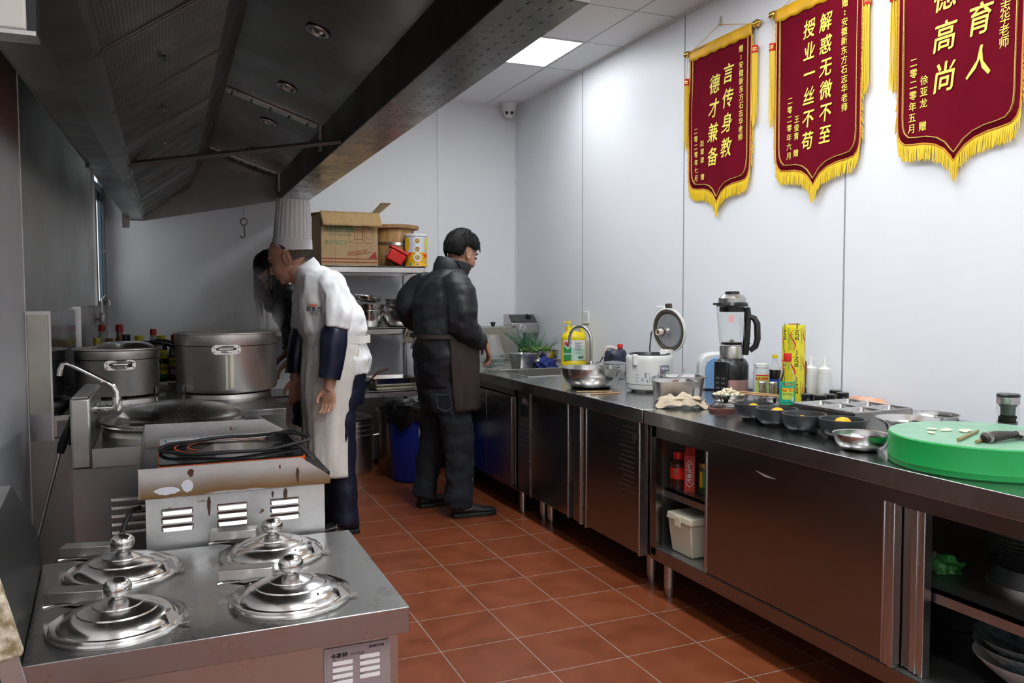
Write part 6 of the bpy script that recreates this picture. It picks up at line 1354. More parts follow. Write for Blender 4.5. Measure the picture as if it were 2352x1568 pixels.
# floor under the rack
t = thing('waste_bin', 'blue waste bin with black liner bag on the floor under the rack', 'bin', (1.585, 5.52, 0))
M['binblue'] = mat('bin_blue', (.010, .030, .30), .35)
obj('bin_body', MB().lathe([(0, 0), (.150, 0), (.160, .01), (.188, .46), (.195, .465), (.195, .495), (.187, .495), (.158, .02), (0, .02)], 44), 'binblue', t)
obj('bin_sticker', patch(.186, .09, .30, .40, .12, 4), mat('bin_label', (.40, .44, .42), .5), t)
M['liner'] = mat('black_liner', (.010, .010, .011), .22, bump=.9, bscale=28)
rn = MB(); n = 72; rings = []
for j in range(12):
    v = j/11; ring = []
    for i in range(n):
        a = 2*pi*i/n; f = noise.noise((4*cos(a), 4*sin(a), v*3))
        if v < .35: rr, z = .165+.03*v/.35, .46+.085*v/.35
        else: q = (v-.35)/.65; rr, z = .197+.008*sin(q*pi)+.010*f, .545-.135*q*(1+.45*noise.noise((2.2*cos(a), 2.2*sin(a), 5)))
        rr += .007*noise.noise((9*cos(a), 9*sin(a), v*4)); ring.append((rr*cos(a), rr*sin(a), z))
    rings.append(ring)
obj('liner_bag', MB().rings(rings, False), 'liner', t, ang=80)
t = thing('stock_pot', 'stack of nested steel pots on the floor right of the chef', 'pot', (1.235, 5.93, 0))
pr = MB()
obj('pot_wall', MB().lathe([(0, 0), (.135, 0), (.14, .01), (.14, .27), (.15, .272), (.15, .28), (.135, .28), (.13, .02), (0, .02)], 40), 'steel_soft', t)
for z in (.31, .345, .38): obj('nested_rim', MB().lathe([(.120, z-.03), (.138, z-.03), (.138, z), (.150, z+.002), (.150, z+.008), (.13, z+.006)], 40), 'steel_soft', t)
obj('pot_lid', MB().lathe([(.15, .40), (.15, .405), (.08, .43), (0, .435)], 40), 'steel_soft', t)
obj('handle', MB().tube([(.13, -.05, .27), (.19, -.06, .275), (.20, -.02, .275), (.14, .01, .27)], .006, 8), 'chrome', t)
t = thing('dark_bucket', 'dark steel bucket in the shade behind the blue waste bin', 'bucket', (1.575, 6.05, 0)); obj('bucket_wall', MB().lathe([(0, 0), (.12, 0), (.125, .01), (.135, .42), (.145, .425), (.14, .435), (.13, .42), (.12, .02), (0, .02)], 36), 'steel_soft', t)
# ------------------------------------------------------------------ bottles behind the stockpots
t = thing('spice_ledge', 'low steel ledge behind the stockpots holding the seasoning bottles', 'ledge', (0, 5.3, .7805)); obj('ledge_top', MB().box(-.37, .43, -.17, .25, 0, .012), 'steel_soft', t)
BZ = .793
def bprof(r, h, rn_, sh): return [(0, 0), (r-.003, 0), (r, .004), (r, sh), (r*.9, sh+.025), (rn_*1.25, sh+.07), (rn_, sh+.085), (rn_, h), (0, h)]
def sbottle(label, x, y, r, h, rn_, sh, body, capm, caph=.026, lab=None, capr=None):
    t = thing('seasoning_bottle', label, 'bottle', (x, y, BZ), .1, 'seasoning bottles behind the stockpots'); obj('bottle', MB().lathe(bprof(r, h, rn_, sh), 26), body, t)
    cr_ = capr or rn_*1.2; obj('cap', MB().lathe([(0, h-.010), (cr_, h-.010), (cr_*1.03, h-.006), (cr_, h+caph), (cr_*.93, h+caph+.002), (0, h+caph+.002)], 22), capm, t)
    for i, (z0, z1, m_, tx, tm) in enumerate(lab or ()):
        l_ = obj('label', patch(r+.0006, r*2.3, z0, z1), m_, t)
        if tx: obj('label_lettering', wrap(glyphs(tx, (z1-z0)*.42, off=.0003), r+.0010, 0, (z0+z1)/2), tm, l_)
    return t
M['clearbottle'] = mat('clear_bottle', (.45, .47, .47), .1, alpha=.55); M['amber'] = mat('amber_sauce', (.22, .10, .035), .15); M['darksoy'] = mat('dark_soy', (.012, .007, .005), .1)
M['redcap'] = mat('red_cap', (.40, .012, .010), .4); M['ycap'] = mat('yellow_cap', (.62, .52, .02), .4); M['browncap'] = mat('brown_cap', (.20, .075, .02), .4)
YL = mat('label_bright_yellow', (.70, .62, .03), .4); GL = mat('label_deep_green', (.01, .16, .05), .4); MR = mat('label_maroon', (.16, .012, .02), .4)
sbottle('clear vinegar bottle with a red cap, leftmost of the tall bottles', -.360, 5.32, .040, .305, .016, .20, 'clearbottle', 'redcap')
sbottle('bottle with a pale yellow cap, leftmost of the shorter bottles', -.376, 5.16, .030, .235, .015, .15, 'clearbottle', 'ycap')
sbottle('amber bottle with a red cap, behind the brown capped one', -.268, 5.335, .047, .300, .017, .18, 'amber', 'redcap', .03)
sbottle('squat bottle with a broad brown cap', -.316, 5.205, .030, .225, .018, .14, 'amber', 'browncap', .03)
sbottle('low bottle with an orange yellow cap just above the pot lid', -.268, 5.155, .028, .212, .016, .13, 'darksoy', 'yellow', .015)
sbottle('bottle with a flared black stopper', -.228, 5.22, .030, .245, .017, .15, 'clearbottle', 'black', .03, None, .022)
sbottle('bottle with a yellow screw cap in the middle of the row', -.160, 5.22, .034, .245, .020, .15, 'clearbottle', 'ycap', .022)
sbottle('short bottle with a small orange cap, in front of the middle of the row', -.208, 5.155, .022, .205, .010, .13, 'darksoy', 'yellow', .016)
sbottle('clear bottle with a bright red cap, right of the middle', -.085, 5.32, .038, .275, .015, .18, 'clearbottle', 'red')
sbottle('short bottle with a yellow cap below the bright red cap', -.110, 5.17, .026, .215, .018, .13, 'amber', 'yellow', .016)
sbottle('dark sauce bottle with yellow cap and green and yellow labels between the pots', -.042, 5.17, .036, .245, .020, .17, 'darksoy', 'ycap', .022, [(.135, .185, YL, '鲜味汁', 'print_green'), (.045, .105, YL, '蒸鱼豉油', 'ink'), (.022, .045, GL, None, None)])
sbottle('soy sauce bottle with yellow and maroon labels next to the big stockpot', .030, 5.17, .036, .245, .015, .15, mat('olive_glass', (.035, .045, .020), .1), 'redcap', .026, [(.090, .140, YL, '金标酱油', 'ink'), (.015, .090, MR, '酱油', 'print_white')])
sbottle('green necked bottle peeping out beside the big stockpot', .045, 5.33, .032, .262, .013, .17, mat('green_bottle', (.10, .14, .03), .1), 'redcap', .012)
t = thing('ladle', 'steel ladle lying between the two stockpots', 'ladle', (.03, 4.86, .7815), .3); obj('cup', MB().lathe([(0, 0), (.025, .003), (.038, .02), (.040, .035), (.037, .034), (.02, .006), (0, .004)], 24), 'steel_soft', t); obj('handle', MB().tube([(.036, 0, .03), (.06, 0, .045), (.16, .0, .05)], .005, 8), 'steel_soft', t)
# ------------------------------------------------------------------ people
def figure_mesh(name, mb, m, parent, voxel, smooth=4, wr=None, label=None, ang=180):
    o = obj(name, mb, m, None, ang=180)
    q = o.modifiers.new('r', 'REMESH'); q.mode = 'VOXEL'; q.voxel_size = voxel; q.use_smooth_shade = True
    q = o.modifiers.new('s', 'SMOOTH'); q.factor = .5; q.iterations = smooth
    evaluated(o); me = o.data
    if wr:
        amp, sc, st = wr; N_ = [v.normal.copy() for v in me.vertices]
        for v, n in zip(me.vertices, N_):
            p = Vector((v.co.x*sc*st[0], v.co.y*sc*st[1], v.co.z*sc*st[2])); k = noise.noise(p)+.5*noise.noise(p*2.1+Vector((7, 3, 1))); v.co += n*(amp*k)
    me.polygons.foreach_set('use_smooth', [True]*len(me.polygons))
    if not me.materials: me.materials.append(M[m] if isinstance(m, str) else m)
    l = parent.location; o.parent = parent; o.location = (-l.x, -l.y, -l.z)
    if label: o['label'] = label
    return o
def rings_body(mb, rows, fx, fy, p=2.4, n=28):      # rows: (x, y, z, half depth, half width[, tilt]); (fx, fy) facing
    out_ = []
    for row in rows:
        cx, cy_, z, a, b = row[:5]; tl = row[5] if len(row) > 5 else 0; ring = []
        for u, v in oval(a, b, n, p): ring.append((cx+fx*u-fy*v, cy_+fy*u+fx*v, z-tl*u))
        out_.append(ring)
    return mb.rings(out_)
def limb(mb, pts, rad, n=14): return mb.tube(pts, rad, n)
def spline(pts, k=5):
    P = [Vector(p) for p in pts]; P = [P[0]*2-P[1]]+P+[P[-1]*2-P[-2]]; out_ = []
    for i in range(1, len(P)-2):
        for j in range(k):
            t = j/k; out_.append(tuple(.5*((2*P[i])+(P[i+1]-P[i-1])*t+(2*P[i-1]-5*P[i]+4*P[i+1]-P[i+2])*t*t+(3*P[i]-P[i-1]-3*P[i+1]+P[i+2])*t**3)))
    out_.append(tuple(P[-2])); return out_
def limbs(mb, pts, rad, k=5, n=16):
    pr = spline([(*p, r) if False else p for p in pts], k); rr = []
    for i in range(len(rad)-1): rr += [rad[i]+(rad[i+1]-rad[i])*j/k for j in range(k)]
    rr.append(rad[-1]); return mb.tube(pr, rr, n)
def hand(mb, T, curl=(.5, .5, .5, .5), s=1.0, side=1):
    """wrist at the origin, fingers along +x, palm faces -z, thumb on +y (side = 1) or -y"""
    X = T @ Matrix.Diagonal((s, s*side, s, 1))
    rows = [(-.03, .024, .019), (0, .025, .0175), (.02, .032, .0165), (.05, .040, .0150), (.078, .041, .0125), (.090, .038, .010)]
    mb.rings([[(x, w_*abs(cos(a))**.8*(1 if cos(a) > 0 else -1), h_*sin(a)) for a in [2*pi*i/16 for i in range(16)]] for x, w_, h_ in rows], True, X)
    for i, (y, L_f, r) in enumerate(((.031, .072, .0088), (.0105, .080, .0092), (-.0105, .075, .0088), (-.030, .060, .0078))):
        x0, z0, a = .075, .0, 0.0; p = [(x0-.02, y*.95, 0), (x0+.008, y, 0)]; rr = [r*1.05, r*1.08]; x, z = x0+.008, 0.
        for j, fr_ in enumerate((.46, .30, .24)):
            a += curl[i]*(.8, 1.0, .7)[j]; x += cos(a)*L_f*fr_; z -= sin(a)*L_f*fr_; p.append((x, y*(1+.10*j), z)); rr.append(r*(1.0, .92, .72)[j])
        mb.tube(p, rr, 10, True, X)
    mb.tube([(.012, .018, -.004), (.034, .040, -.012), (.060, .052, -.022), (.082, .050, -.030), (.090, .047, -.033)], [.013, .0125, .0105, .0095, .006], 10, True, X)
def head(mb, T, wmn=False):
    """face looks along +x, crown +z"""
    B = lambda c, a, b, d_: mb.ball(c, a, b, d_, 20, T)
    B((-.012, 0, .032), .098, .077, .098); B((.020, 0, -.012), .074, .066, .080); B((.034, 0, -.060), .056, .050, .052); B((.068, 0, -.092), .022, .026, .018)
    B((.070, 0, .040), .024, .046, .020)
    for s_ in (-1, 1): B((.052, s_*.036, -.028), .034, .028, .030); B((.084, s_*.016, -.030), .012, .010, .010)
    mb.tube([(.084, 0, .022), (.100, 0, -.008), (.110, 0, -.026), (.094, 0, -.038)], [.008, .011, .0135, .010], 10, True, T)
    B((.086, 0, -.058), .012, .022, .0060); B((.083, 0, -.068), .012, .020, .0070)
    for s_ in (-1, 1):
        e = [(-.010+.021*cos(a)*.75, s_*(.077+.006*sin(a)*0), -.008+.031*sin(a)) for a in [2*pi*i/12 for i in range(12)]]
        mb.tube([(x-.004, y+s_*.004, z) for x, y, z in e], .0058, 6, False, T, True); B((-.012, s_*.075, -.010), .016, .007, .024); B((-.004, s_*.078, -.035), .009, .006, .011)
def face_parts(parent, T, brow='hair'):
    for s_ in (-1, 1):
        obj('eye', MB().ball((.083, s_*.031, .010), .0105, .012, .0085, 14, T), mat('eye_dark', (.02, .015, .012), .2) if 'eye_dark' not in bpy.data.materials else bpy.data.materials['eye_dark'], parent)
        obj('eyebrow', MB().tube([(.092, s_*.014, .034), (.090, s_*.032, .040), (.078, s_*.052, .034)], [.003, .004, .002], 6, True, T), brow, parent)
def hair_cap(T, sc, cut, n=40, seed=0, amp=.006):     # shell over the skull; cut(d) says whether a direction is covered
    mb = MB(); rows = 26; P = {}
    vs = []; idx = {}
    def pt(i, j):
        th = pi*j/rows; a = 2*pi*i/n; d = Vector((sin(th)*cos(a), sin(th)*sin(a), cos(th)))
        k = 1+amp*10*noise.noise(d*5+Vector((seed, 0, 0)))*.6; return d, Vector((-.012+d.x*.098*sc[0]*k, d.y*.077*sc[1]*k, .032+d.z*.100*sc[2]*k))
    f = []
    for j in range(rows):
        for i in range(n):
            q = [(i, j), ((i+1) % n, j), ((i+1) % n, j+1), (i, j+1)]
            if all(cut(pt(*c)[0]) for c in q):
                ids = []
                for c in q:
                    if c not in idx: idx[c] = len(vs); vs.append(tuple(T @ pt(*c)[1]))
                    ids.append(idx[c])
                f.append(tuple(ids))
    return mb.add(vs, f)
def shoe(parent, x, y, yaw, m, L_=.27, name='shoe', sole='rubber', z=0):
    T = TR(x, y, z, 0, 0, yaw); ho = L_
    rows = [(-.07, .030, .012, .055), (-.062, .036, .004, .085), (-.02, .038, .0, .090), (.04, .040, .0, .078), (.09, .044, .0, .060), (.14, .046, .002, .046), (.175, .040, .006, .036), (.198, .022, .012, .026)]
    up = MB().rings([[(xx, w_*cos(a), z0+.012+(h_-.012)*(.5+.5*sin(a))) for a in [2*pi*i/18 for i in range(18)]] for xx, w_, z0, h_ in rows], True, T)
    o = obj(name, up, m, None, subd=1); l = parent.location; o.parent = parent; o.location = (-l.x, -l.y, -l.z)
    so = [(xx, w_*1.06) for xx, w_, _, _ in rows]; poly = [(a, b) for a, b in so]+[(a, -b) for a, b in so[::-1]]
    obj('sole', MB().prism(poly, .0, .024, T), sole, o, bevel=.004); return o
def cloth_wrap(rows, fx, fy, a0, a1, off=.012, n=30, seed=0, amp=.006):     # open sheet wrapped round the front of a body
    m = MB(); k = len(rows); vs = []
    for j, (cx, cy_, z, a, b) in enumerate(rows):
        for i in range(n+1):
            t = a0+(a1-a0)*i/n; u, v = (a+off)*cos(t), (b+off)*sin(t); w_ = amp*(j/k)*(noise.noise((t*3+seed, z*2.5, seed))+.5*noise.noise((t*8, z*3, 2)))
            u += w_*cos(t); v += w_*sin(t); vs.append((cx+fx*u-fy*v, cy_+fy*u+fx*v, z))
    return m.add(vs, [(j*(n+1)+i, j*(n+1)+i+1, (j+1)*(n+1)+i+1, (j+1)*(n+1)+i) for j in range(k-1) for i in range(n)])
def dense(rows, k=6):
    out_ = []
    for r0, r1 in zip(rows, rows[1:]): out_ += [tuple(a+(b-a)*i/k for a, b in zip(r0, r1)) for i in range(k)]
    return out_+[rows[-1]]
M['navy'] = mat('navy_cloth', (.006, .009, .026), .55, bump=.2, bscale=60); M['navy_sleeve'] = mat('navy_waterproof', (.005, .0075, .026), .35, bump=.3, bscale=25)
M['chefwhite'] = mat('chef_white_cotton', (.87, .87, .865), .8, bump=.25, bscale=300); M['apronwhite'] = mat('apron_canvas', (.80, .765, .70), .85, var=.10, vscale=5, bump=.3, bscale=300)
M['jacket'] = mat('black_padded_jacket', (.0055, .006, .0085), .55, bump=.4, bscale=18); M['apronbrown'] = mat('brown_apron', (.030, .020, .016), .7, var=.2, vscale=9, bump=.3, bscale=300)
M['denim'] = mat('dark_denim', (.009, .012, .018), .85, bump=.4, bscale=200); M['coat'] = mat('black_down_coat', (.0045, .006, .007), .5, bump=.6, bscale=16)
# ---- the chef
ch = thing('person', 'person in white chef jacket, tall pleated hat, long white apron and navy sleeve covers', 'person', (.83, 4.45, 0))
HT = Matrix.Translation((.592, 4.46, 1.480)) @ Matrix.Rotation(radians(180-22), 4, 'Z') @ Matrix.Rotation(radians(26), 4, 'Y')
bd = MB(); head(bd, HT)
limbs(bd, [(.615, 4.455, 1.43), (.655, 4.452, 1.395), (.70, 4.45, 1.37)], [.058, .060, .070])
rings_body(bd, [(.80, 4.45, .92, .10, .14), (.80, 4.45, 1.1, .11, .15), (.77, 4.45, 1.28, .11, .17), (.73, 4.45, 1.38, .075, .12)], -1, 0)
limbs(bd, [(.79, 4.29, 1.33), (.80, 4.22, 1.11), (.762, 4.205, .86), (.750, 4.20, .80)], [.05, .042, .030, .026])
limbs(bd, [(.75, 4.62, 1.33), (.70, 4.68, 1.11), (.655, 4.67, .88), (.65, 4.665, .80)], [.05, .042, .030, .026])
for y, x in ((4.37, .84), (4.54, .82)): limbs(bd, [(x, y, .92), (x, y, .5), (x+.02, y, .10)], [.055, .045, .035])
Hl = Matrix(((0, .25, -.968, .752), (-.10, -.963, -.249, 4.20), (-.995, .1, .02, .815), (0, 0, 0, 1)))
hand(bd, Matrix.Translation((.752, 4.20, .822)) @ Matrix.Rotation(radians(78), 4, 'Z') @ Matrix.Rotation(radians(92), 4, 'Y') @ Matrix.Rotation(radians(22), 4, 'X'), (.45, .5, .55, .6), 1.0, 1)
hand(bd, Matrix.Translation((.650, 4.665, .822)) @ Matrix.Rotation(radians(-78), 4, 'Z') @ Matrix.Rotation(radians(92), 4, 'Y') @ Matrix.Rotation(radians(-10), 4, 'X'), (.28, .32, .36, .4), 1.0, -1)
figure_mesh('body', bd, 'skin', ch, .0048, 3)
hd = obj('cropped_hair', hair_cap(HT, (1.035, 1.03, 1.03), lambda d: d.x < .10 and d.z > -.58 and (d.x < -.25 or d.z > .1)), mat('stubble', (.065, .040, .028), .7), None); hd.parent = ch; hd.location = (-.83, -4.45, 0)
fp = bpy.data.objects['body'] if False else None
def wparent(o, parent): l = parent.location; o.parent = parent; o.location = (-l.x, -l.y, -l.z); return o
def face_on(p, T):
    for s_ in (-1, 1):
        wparent(obj('eye', MB().ball((.083, s_*.031, .010), .0105, .012, .0085, 14, T), bpy.data.materials.get('eye_dark') or mat('eye_dark', (.02, .015, .012), .2), None), p)
        wparent(obj('eyebrow', MB().tube([(.092, s_*.014, .034), (.090, s_*.032, .040), (.078, s_*.052, .034)], [.003, .004, .002], 6, True, T), 'hair', None), p)
face_on(ch, HT)
jk = MB()
rings_body(jk, [(.845, 4.45, .865, .178, .185), (.848, 4.45, .95, .182, .195), (.83, 4.45, 1.05, .150, .180), (.825, 4.45, 1.10, .178, .195), (.81, 4.45, 1.17, .175, .205), (.785, 4.45, 1.25, .158, .212), (.765, 4.45, 1.33, .138, .205), (.735, 4.45, 1.40, .105, .165), (.715, 4.45, 1.435, .08, .11)], -1, 0)
limbs(jk, [(.775, 4.34, 1.36), (.800, 4.265, 1.31), (.805, 4.225, 1.22), (.790, 4.215, 1.12)], [.075, .085, .080, .074])
limbs(jk, [(.74, 4.58, 1.36), (.735, 4.65, 1.30), (.715, 4.685, 1.2), (.69, 4.685, 1.10)], [.075, .078, .07, .062])
jo = figure_mesh('jacket', jk, 'chefwhite', ch, .0075, 3, (.017, 13, (1, 1, .5)))
cl = MB(); cT = Matrix.Translation((.688, 4.452, 1.425)) @ Matrix.Rotation(radians(-33), 4, 'Y')
cl.lathe([(.076, -.035), (.079, .0), (.073, .040), (.067, .040), (.071, 0), (.068, -.03)], 36, cT @ Matrix.Diagonal((1.0, .92, 1, 1))); wparent(obj('collar', cl, 'chefwhite', None, ang=60), ch)
em = MB(); a_ = Matrix.Translation((.640, 4.315, 1.20))
wparent(obj('embroidered_badge', MB().join(glyphs('新东方', .026, off=.0006), Matrix.Translation((.690, 4.238, 1.218)) @ Matrix.Rotation(radians(-22), 4, 'Z') @ RX90).join(glyphs('烹饪', .022), Matrix.Translation((.690, 4.238, 1.195)) @ Matrix.Rotation(radians(-22), 4, 'Z') @ RX90), 'ink', None), ch)
wparent(obj('badge_stripe', MB().box(-.022, .018, -.001, .001, .236, .243, Matrix.Translation((.690, 4.238, 1.0)) @ Matrix.Rotation(radians(-22), 4, 'Z')), 'orange', None), ch)
ap_rows = dense([(.845, 4.45, 1.065, .165, .185), (.845, 4.45, 1.02, .170, .192), (.835, 4.45, .93, .168, .190), (.815, 4.45, .80, .155, .180), (.805, 4.45, .6, .140, .175), (.795, 4.45, .43, .130, .172), (.790, 4.45, .325, .128, .170)], 7)
wparent(obj('apron', cloth_wrap(ap_rows, -1, 0, -1.25, 2.05, .010, 44, 4, .028), 'apronwhite', None, ang=80, solid=.003), ch)
wparent(obj('apron_waistband', MB().rings([[(.842-u, 4.45-v, z) for u, v in oval(.170+o_, .194+o_, 36)] for z, o_ in ((1.035, .0), (1.035, .006), (1.075, .006), (1.075, .0))], False), 'apronwhite', None), ch)
sl = MB(); limbs(sl, [(.790, 4.213, 1.135), (.788, 4.212, 1.11), (.783, 4.210, 1.04), (.770, 4.206, .94), (.756, 4.203, .862)], [.048, .068, .070, .063, .056], 4, 22)
so = wparent(obj('sleeve_cover', sl, 'navy_sleeve', None, ang=80), ch); 
for v in so.data.vertices: v.co += Vector(v.normal)*.006*noise.noise(Vector((v.co.x*25, v.co.y*25, v.co.z*9)))
sr = MB(); limbs(sr, [(.69, 4.685, 1.12), (.685, 4.685, 1.05), (.665, 4.675, .95), (.655, 4.67, .855)], [.05, .064, .058, .048], 4, 20); wparent(obj('sleeve_cover', sr, 'navy_sleeve', None, ang=80), ch)
tr = MB(); rings_body(tr, [(.845, 4.45, .70, .13, .17), (.85, 4.45, .82, .145, .178), (.85, 4.45, .92, .15, .18)], -1, 0)
for y, x in ((4.365, .845), (4.545, .825)): limbs(tr, [(x, y, .82), (x-.005, y, .55), (x+.012, y, .30), (x+.018, y, .05)], [.098, .082, .066, .070], 5, 18)
figure_mesh('trousers', tr, 'navy', ch, .010, 3, (.010, 12, (1, 1, .8)))
s1 = shoe(ch, .865, 4.365, radians(180-4), 'black', name='shoe'); shoe(ch, .845, 4.545, radians(180+8), 'black')
mk = MB(); mk.tube([(.845, 4.3235, .035), (.835, 4.3235, .062), (.808, 4.3235, .064), (.800, 4.3235, .052), (.812, 4.3235, .044), (.800, 4.3235, .032)], .0022, 5, closed=True); wparent(obj('shoe_emblem', mk, mat('pale_stitch', (.55, .50, .38), .6), None), ch)
# tall hat: pleated paper cylinder tilted a little with the head
hat = MB(); n = 144; rows = []
hT = Matrix.Translation((.618, 4.463, 1.535)) @ Matrix.Rotation(radians(3), 4, 'Y')
for j, (z, r) in enumerate(((-.005, .100), (.0, .1015), (.055, .0975), (.06, .0965), (.16, .0905), (.262, .084), (.262, .080), (.20, .082))):
    ring = []
    for i in range(n):
        a = 2*pi*i/n; pl = .0013*(1 if (i % 6) < 3 else -1) if j in (3, 4, 5) else 0
        rr = r+pl; zz = z+(.012*cos(a) if j <= 1 else 0); ring.append((rr*1.03*cos(a)-.10*max(0, z)*.12, rr*.84*sin(a), zz))
    rows.append(ring)
ho = wparent(obj('chef_hat', hat.rings(rows, False, hT), mat('paper_hat', (.68, .68, .69), .7), None, ang=25), ch)
obj('hat_band', MB().rings([[(r*1.03*cos(a), r*.84*sin(a), z+zz*cos(a)) for a in [2*pi*i/72 for i in range(72)]] for z, r, zz in ((-.004, .1025, .012), (.056, .0990, 0), (.058, .0975, 0))], False, hT), bpy.data.materials['paper_hat'], ho)
# ---- the man in black
mn = thing('person', 'person in black padded jacket and brown apron working at the far worktop', 'person', (1.50, 4.55, 0))
HM = Matrix.Translation((1.612, 4.57, 1.535)) @ Matrix.Rotation(radians(24), 4, 'Z') @ Matrix.Rotation(radians(24), 4, 'Y')
bd = MB(); head(bd, HM); limbs(bd, [(1.59, 4.56, 1.49), (1.555, 4.555, 1.445), (1.52, 4.55, 1.38)], [.056, .058, .068])
rings_body(bd, [(1.49, 4.55, .82, .11, .15), (1.49, 4.55, 1.1, .12, .16), (1.49, 4.55, 1.30, .11, .17), (1.50, 4.55, 1.40, .07, .10)], 1, 0)
limbs(bd, [(1.50, 4.38, 1.33), (1.515, 4.32, 1.10), (1.655, 4.40, 1.03), (1.70, 4.44, 1.015)], [.05, .042, .030, .027])
limbs(bd, [(1.46, 4.72, 1.33), (1.33, 4.78, 1.22), (1.50, 4.80, 1.08), (1.60, 4.78, 1.05)], [.05, .042, .032, .027])
for y, x0, x1 in ((4.43, 1.50, 1.53), (4.68, 1.47, 1.415)): limbs(bd, [(x0, y, .86), ((x0+x1)/2+(.03 if x1 > x0 else 0), y+(0 if x1 > x0 else .02), .46), (x1, y+(0 if x1 > x0 else .05), .10)], [.055, .045, .035])
hand(bd, Matrix.Translation((1.712, 4.435, 1.008)) @ Matrix.Rotation(radians(42), 4, 'Z') @ Matrix.Rotation(radians(62), 4, 'Y') @ Matrix.Rotation(radians(50), 4, 'X'), (.35, .45, .5, .55), 1.0, 1)
hand(bd, Matrix.Translation((1.60, 4.78, 1.05)) @ Matrix.Rotation(radians(10), 4, 'Z') @ Matrix.Rotation(radians(35), 4, 'Y'), (.3, .35, .4, .4), 1.0, -1)
figure_mesh('body', bd, 'skin', mn, .0048, 3); face_on(mn, HM)
hm_ = hair_cap(HM, (1.16, 1.17, 1.14), lambda d: (d.x < .50 and d.z > -.72 and not (abs(d.y) > .35 and d.z < -.02 and d.x > -.30)) or (d.z > .28 and d.x <= .95), 48, 3, .012)
ho = wparent(obj('hair', hm_, 'hair', None, ang=80, solid=.010), mn)
tf = MB(); rn = random.Random(12)      # locks that break the outline
for i in range(150):
    th, a = rn.random()*1.9, rn.random()*2*pi; d = Vector((sin(th)*cos(a), sin(th)*sin(a), cos(th)))
    if d.x > .75 and d.z < .3: continue
    if abs(d.y) > .3 and d.z < .05 and d.x > -.2: continue
    p0 = Vector((-.012+d.x*.113, d.y*.090, .032+d.z*.113)); dn = Vector((.10*(1 if d.x > 0 else -.3), .03*d.y, -.35)); dn = (dn-d*dn.dot(d)).normalized()
    tf.tube([tuple(HM @ p0), tuple(HM @ (p0+dn*.02+d*.004)), tuple(HM @ (p0+dn*.042+d*.001))], [.005, .004, .0008], 5)
obj('hair_locks', tf, 'hair', ho)
jk = MB()
rings_body(jk, [(1.485, 4.55, .765, .150, .205), (1.485, 4.55, .84, .165, .215), (1.49, 4.55, 1.0, .168, .220), (1.485, 4.55, 1.12, .165, .222), (1.48, 4.55, 1.24, .158, .225), (1.485, 4.55, 1.33, .138, .21), (1.50, 4.55, 1.40, .108, .165), (1.515, 4.55, 1.44, .085, .11)], 1, 0)
limbs(jk, [(1.50, 4.42, 1.36), (1.515, 4.345, 1.31), (1.520, 4.315, 1.21), (1.530, 4.315, 1.115), (1.585, 4.345, 1.065), (1.64, 4.385, 1.035), (1.685, 4.42, 1.018)], [.080, .088, .088, .084, .072, .060, .050], 5, 18)
limbs(jk, [(1.46, 4.68, 1.36), (1.405, 4.74, 1.32), (1.345, 4.775, 1.24), (1.38, 4.80, 1.155), (1.47, 4.80, 1.10), (1.57, 4.785, 1.06)], [.085, .092, .088, .078, .066, .052], 5, 18)
figure_mesh('jacket', jk, 'jacket', mn, .0085, 3, (.013, 9, (.8, .8, 1.3)))
cT = Matrix.Translation((1.535, 4.553, 1.435)) @ Matrix.Rotation(radians(22), 4, 'Y')
cl = MB(); n = 40; rows = []
for z, r in ((-.04, .088), (.0, .096), (.06, .092), (.064, .088), (.055, .084), (.0, .086), (-.03, .08)):
    rows.append([(r*1.12*cos(a)*(1+.10*max(0, cos(a))**2*(z > .03)), r*.92*sin(a), z+.012*cos(a)*(z > .03)) for a in [2*pi*i/n for i in range(n)]])
wparent(obj('collar', cl.rings(rows, False, cT), 'jacket', None, ang=60), mn)
ar = dense([(1.505, 4.55, 1.34, .135, .19), (1.50, 4.55, 1.2, .163, .20), (1.50, 4.55, 1.05, .170, .222), (1.505, 4.55, .9, .168, .225), (1.515, 4.55, .76, .160, .220), (1.525, 4.55, .63, .150, .215)], 6)
wparent(obj('apron', cloth_wrap(ar, 1, 0, -1.85, 1.0, .016, 40, 2, .022), 'apronbrown', None, ang=80, solid=.003), mn)
wparent(obj('apron_tie', MB().rings([[(1.488+u, 4.55+v, z) for u, v in oval(.180+o_, .236+o_, 36)] for z, o_ in ((1.045, .0), (1.045, .003), (1.068, .003), (1.068, .0))], False).tube([(1.31, 4.50, 1.055), (1.285, 4.47, 1.03), (1.262, 4.455, .99)], [.008, .008, .006], 6, flat=.4), 'apronbrown', None), mn)
wparent(obj('apron_neck_strap', MB().tube([(1.60, 4.46, 1.36), (1.585, 4.455, 1.42), (1.55, 4.465, 1.485), (1.50, 4.50, 1.50)], .009, 6, flat=.4), 'apronbrown', None), mn)
tr = MB(); rings_body(tr, [(1.49, 4.55, .62, .12, .18), (1.485, 4.55, .72, .145, .192), (1.485, 4.55, .86, .15, .195)], 1, 0)
limbs(tr, [(1.495, 4.44, .78), (1.525, 4.435, .55), (1.540, 4.43, .40), (1.535, 4.43, .22), (1.530, 4.43, .055)], [.108, .096, .086, .078, .080], 5, 18)
limbs(tr, [(1.475, 4.66, .78), (1.47, 4.68, .5), (1.445, 4.71, .3), (1.415, 4.73, .07)], [.105, .088, .074, .072], 5, 18)
figure_mesh('jeans', tr, 'denim', mn, .010, 3, (.014, 11, (1, 1, 1.1)))
pk = MB().tube([(1.375, 4.345, .735), (1.45, 4.328, .728), (1.465, 4.328, .66), (1.425, 4.333, .635), (1.385, 4.345, .66)], .0015, 5, closed=True); wparent(obj('pocket_stitching', pk, mat('grey_stitch', (.10, .11, .12), .7), None), mn)
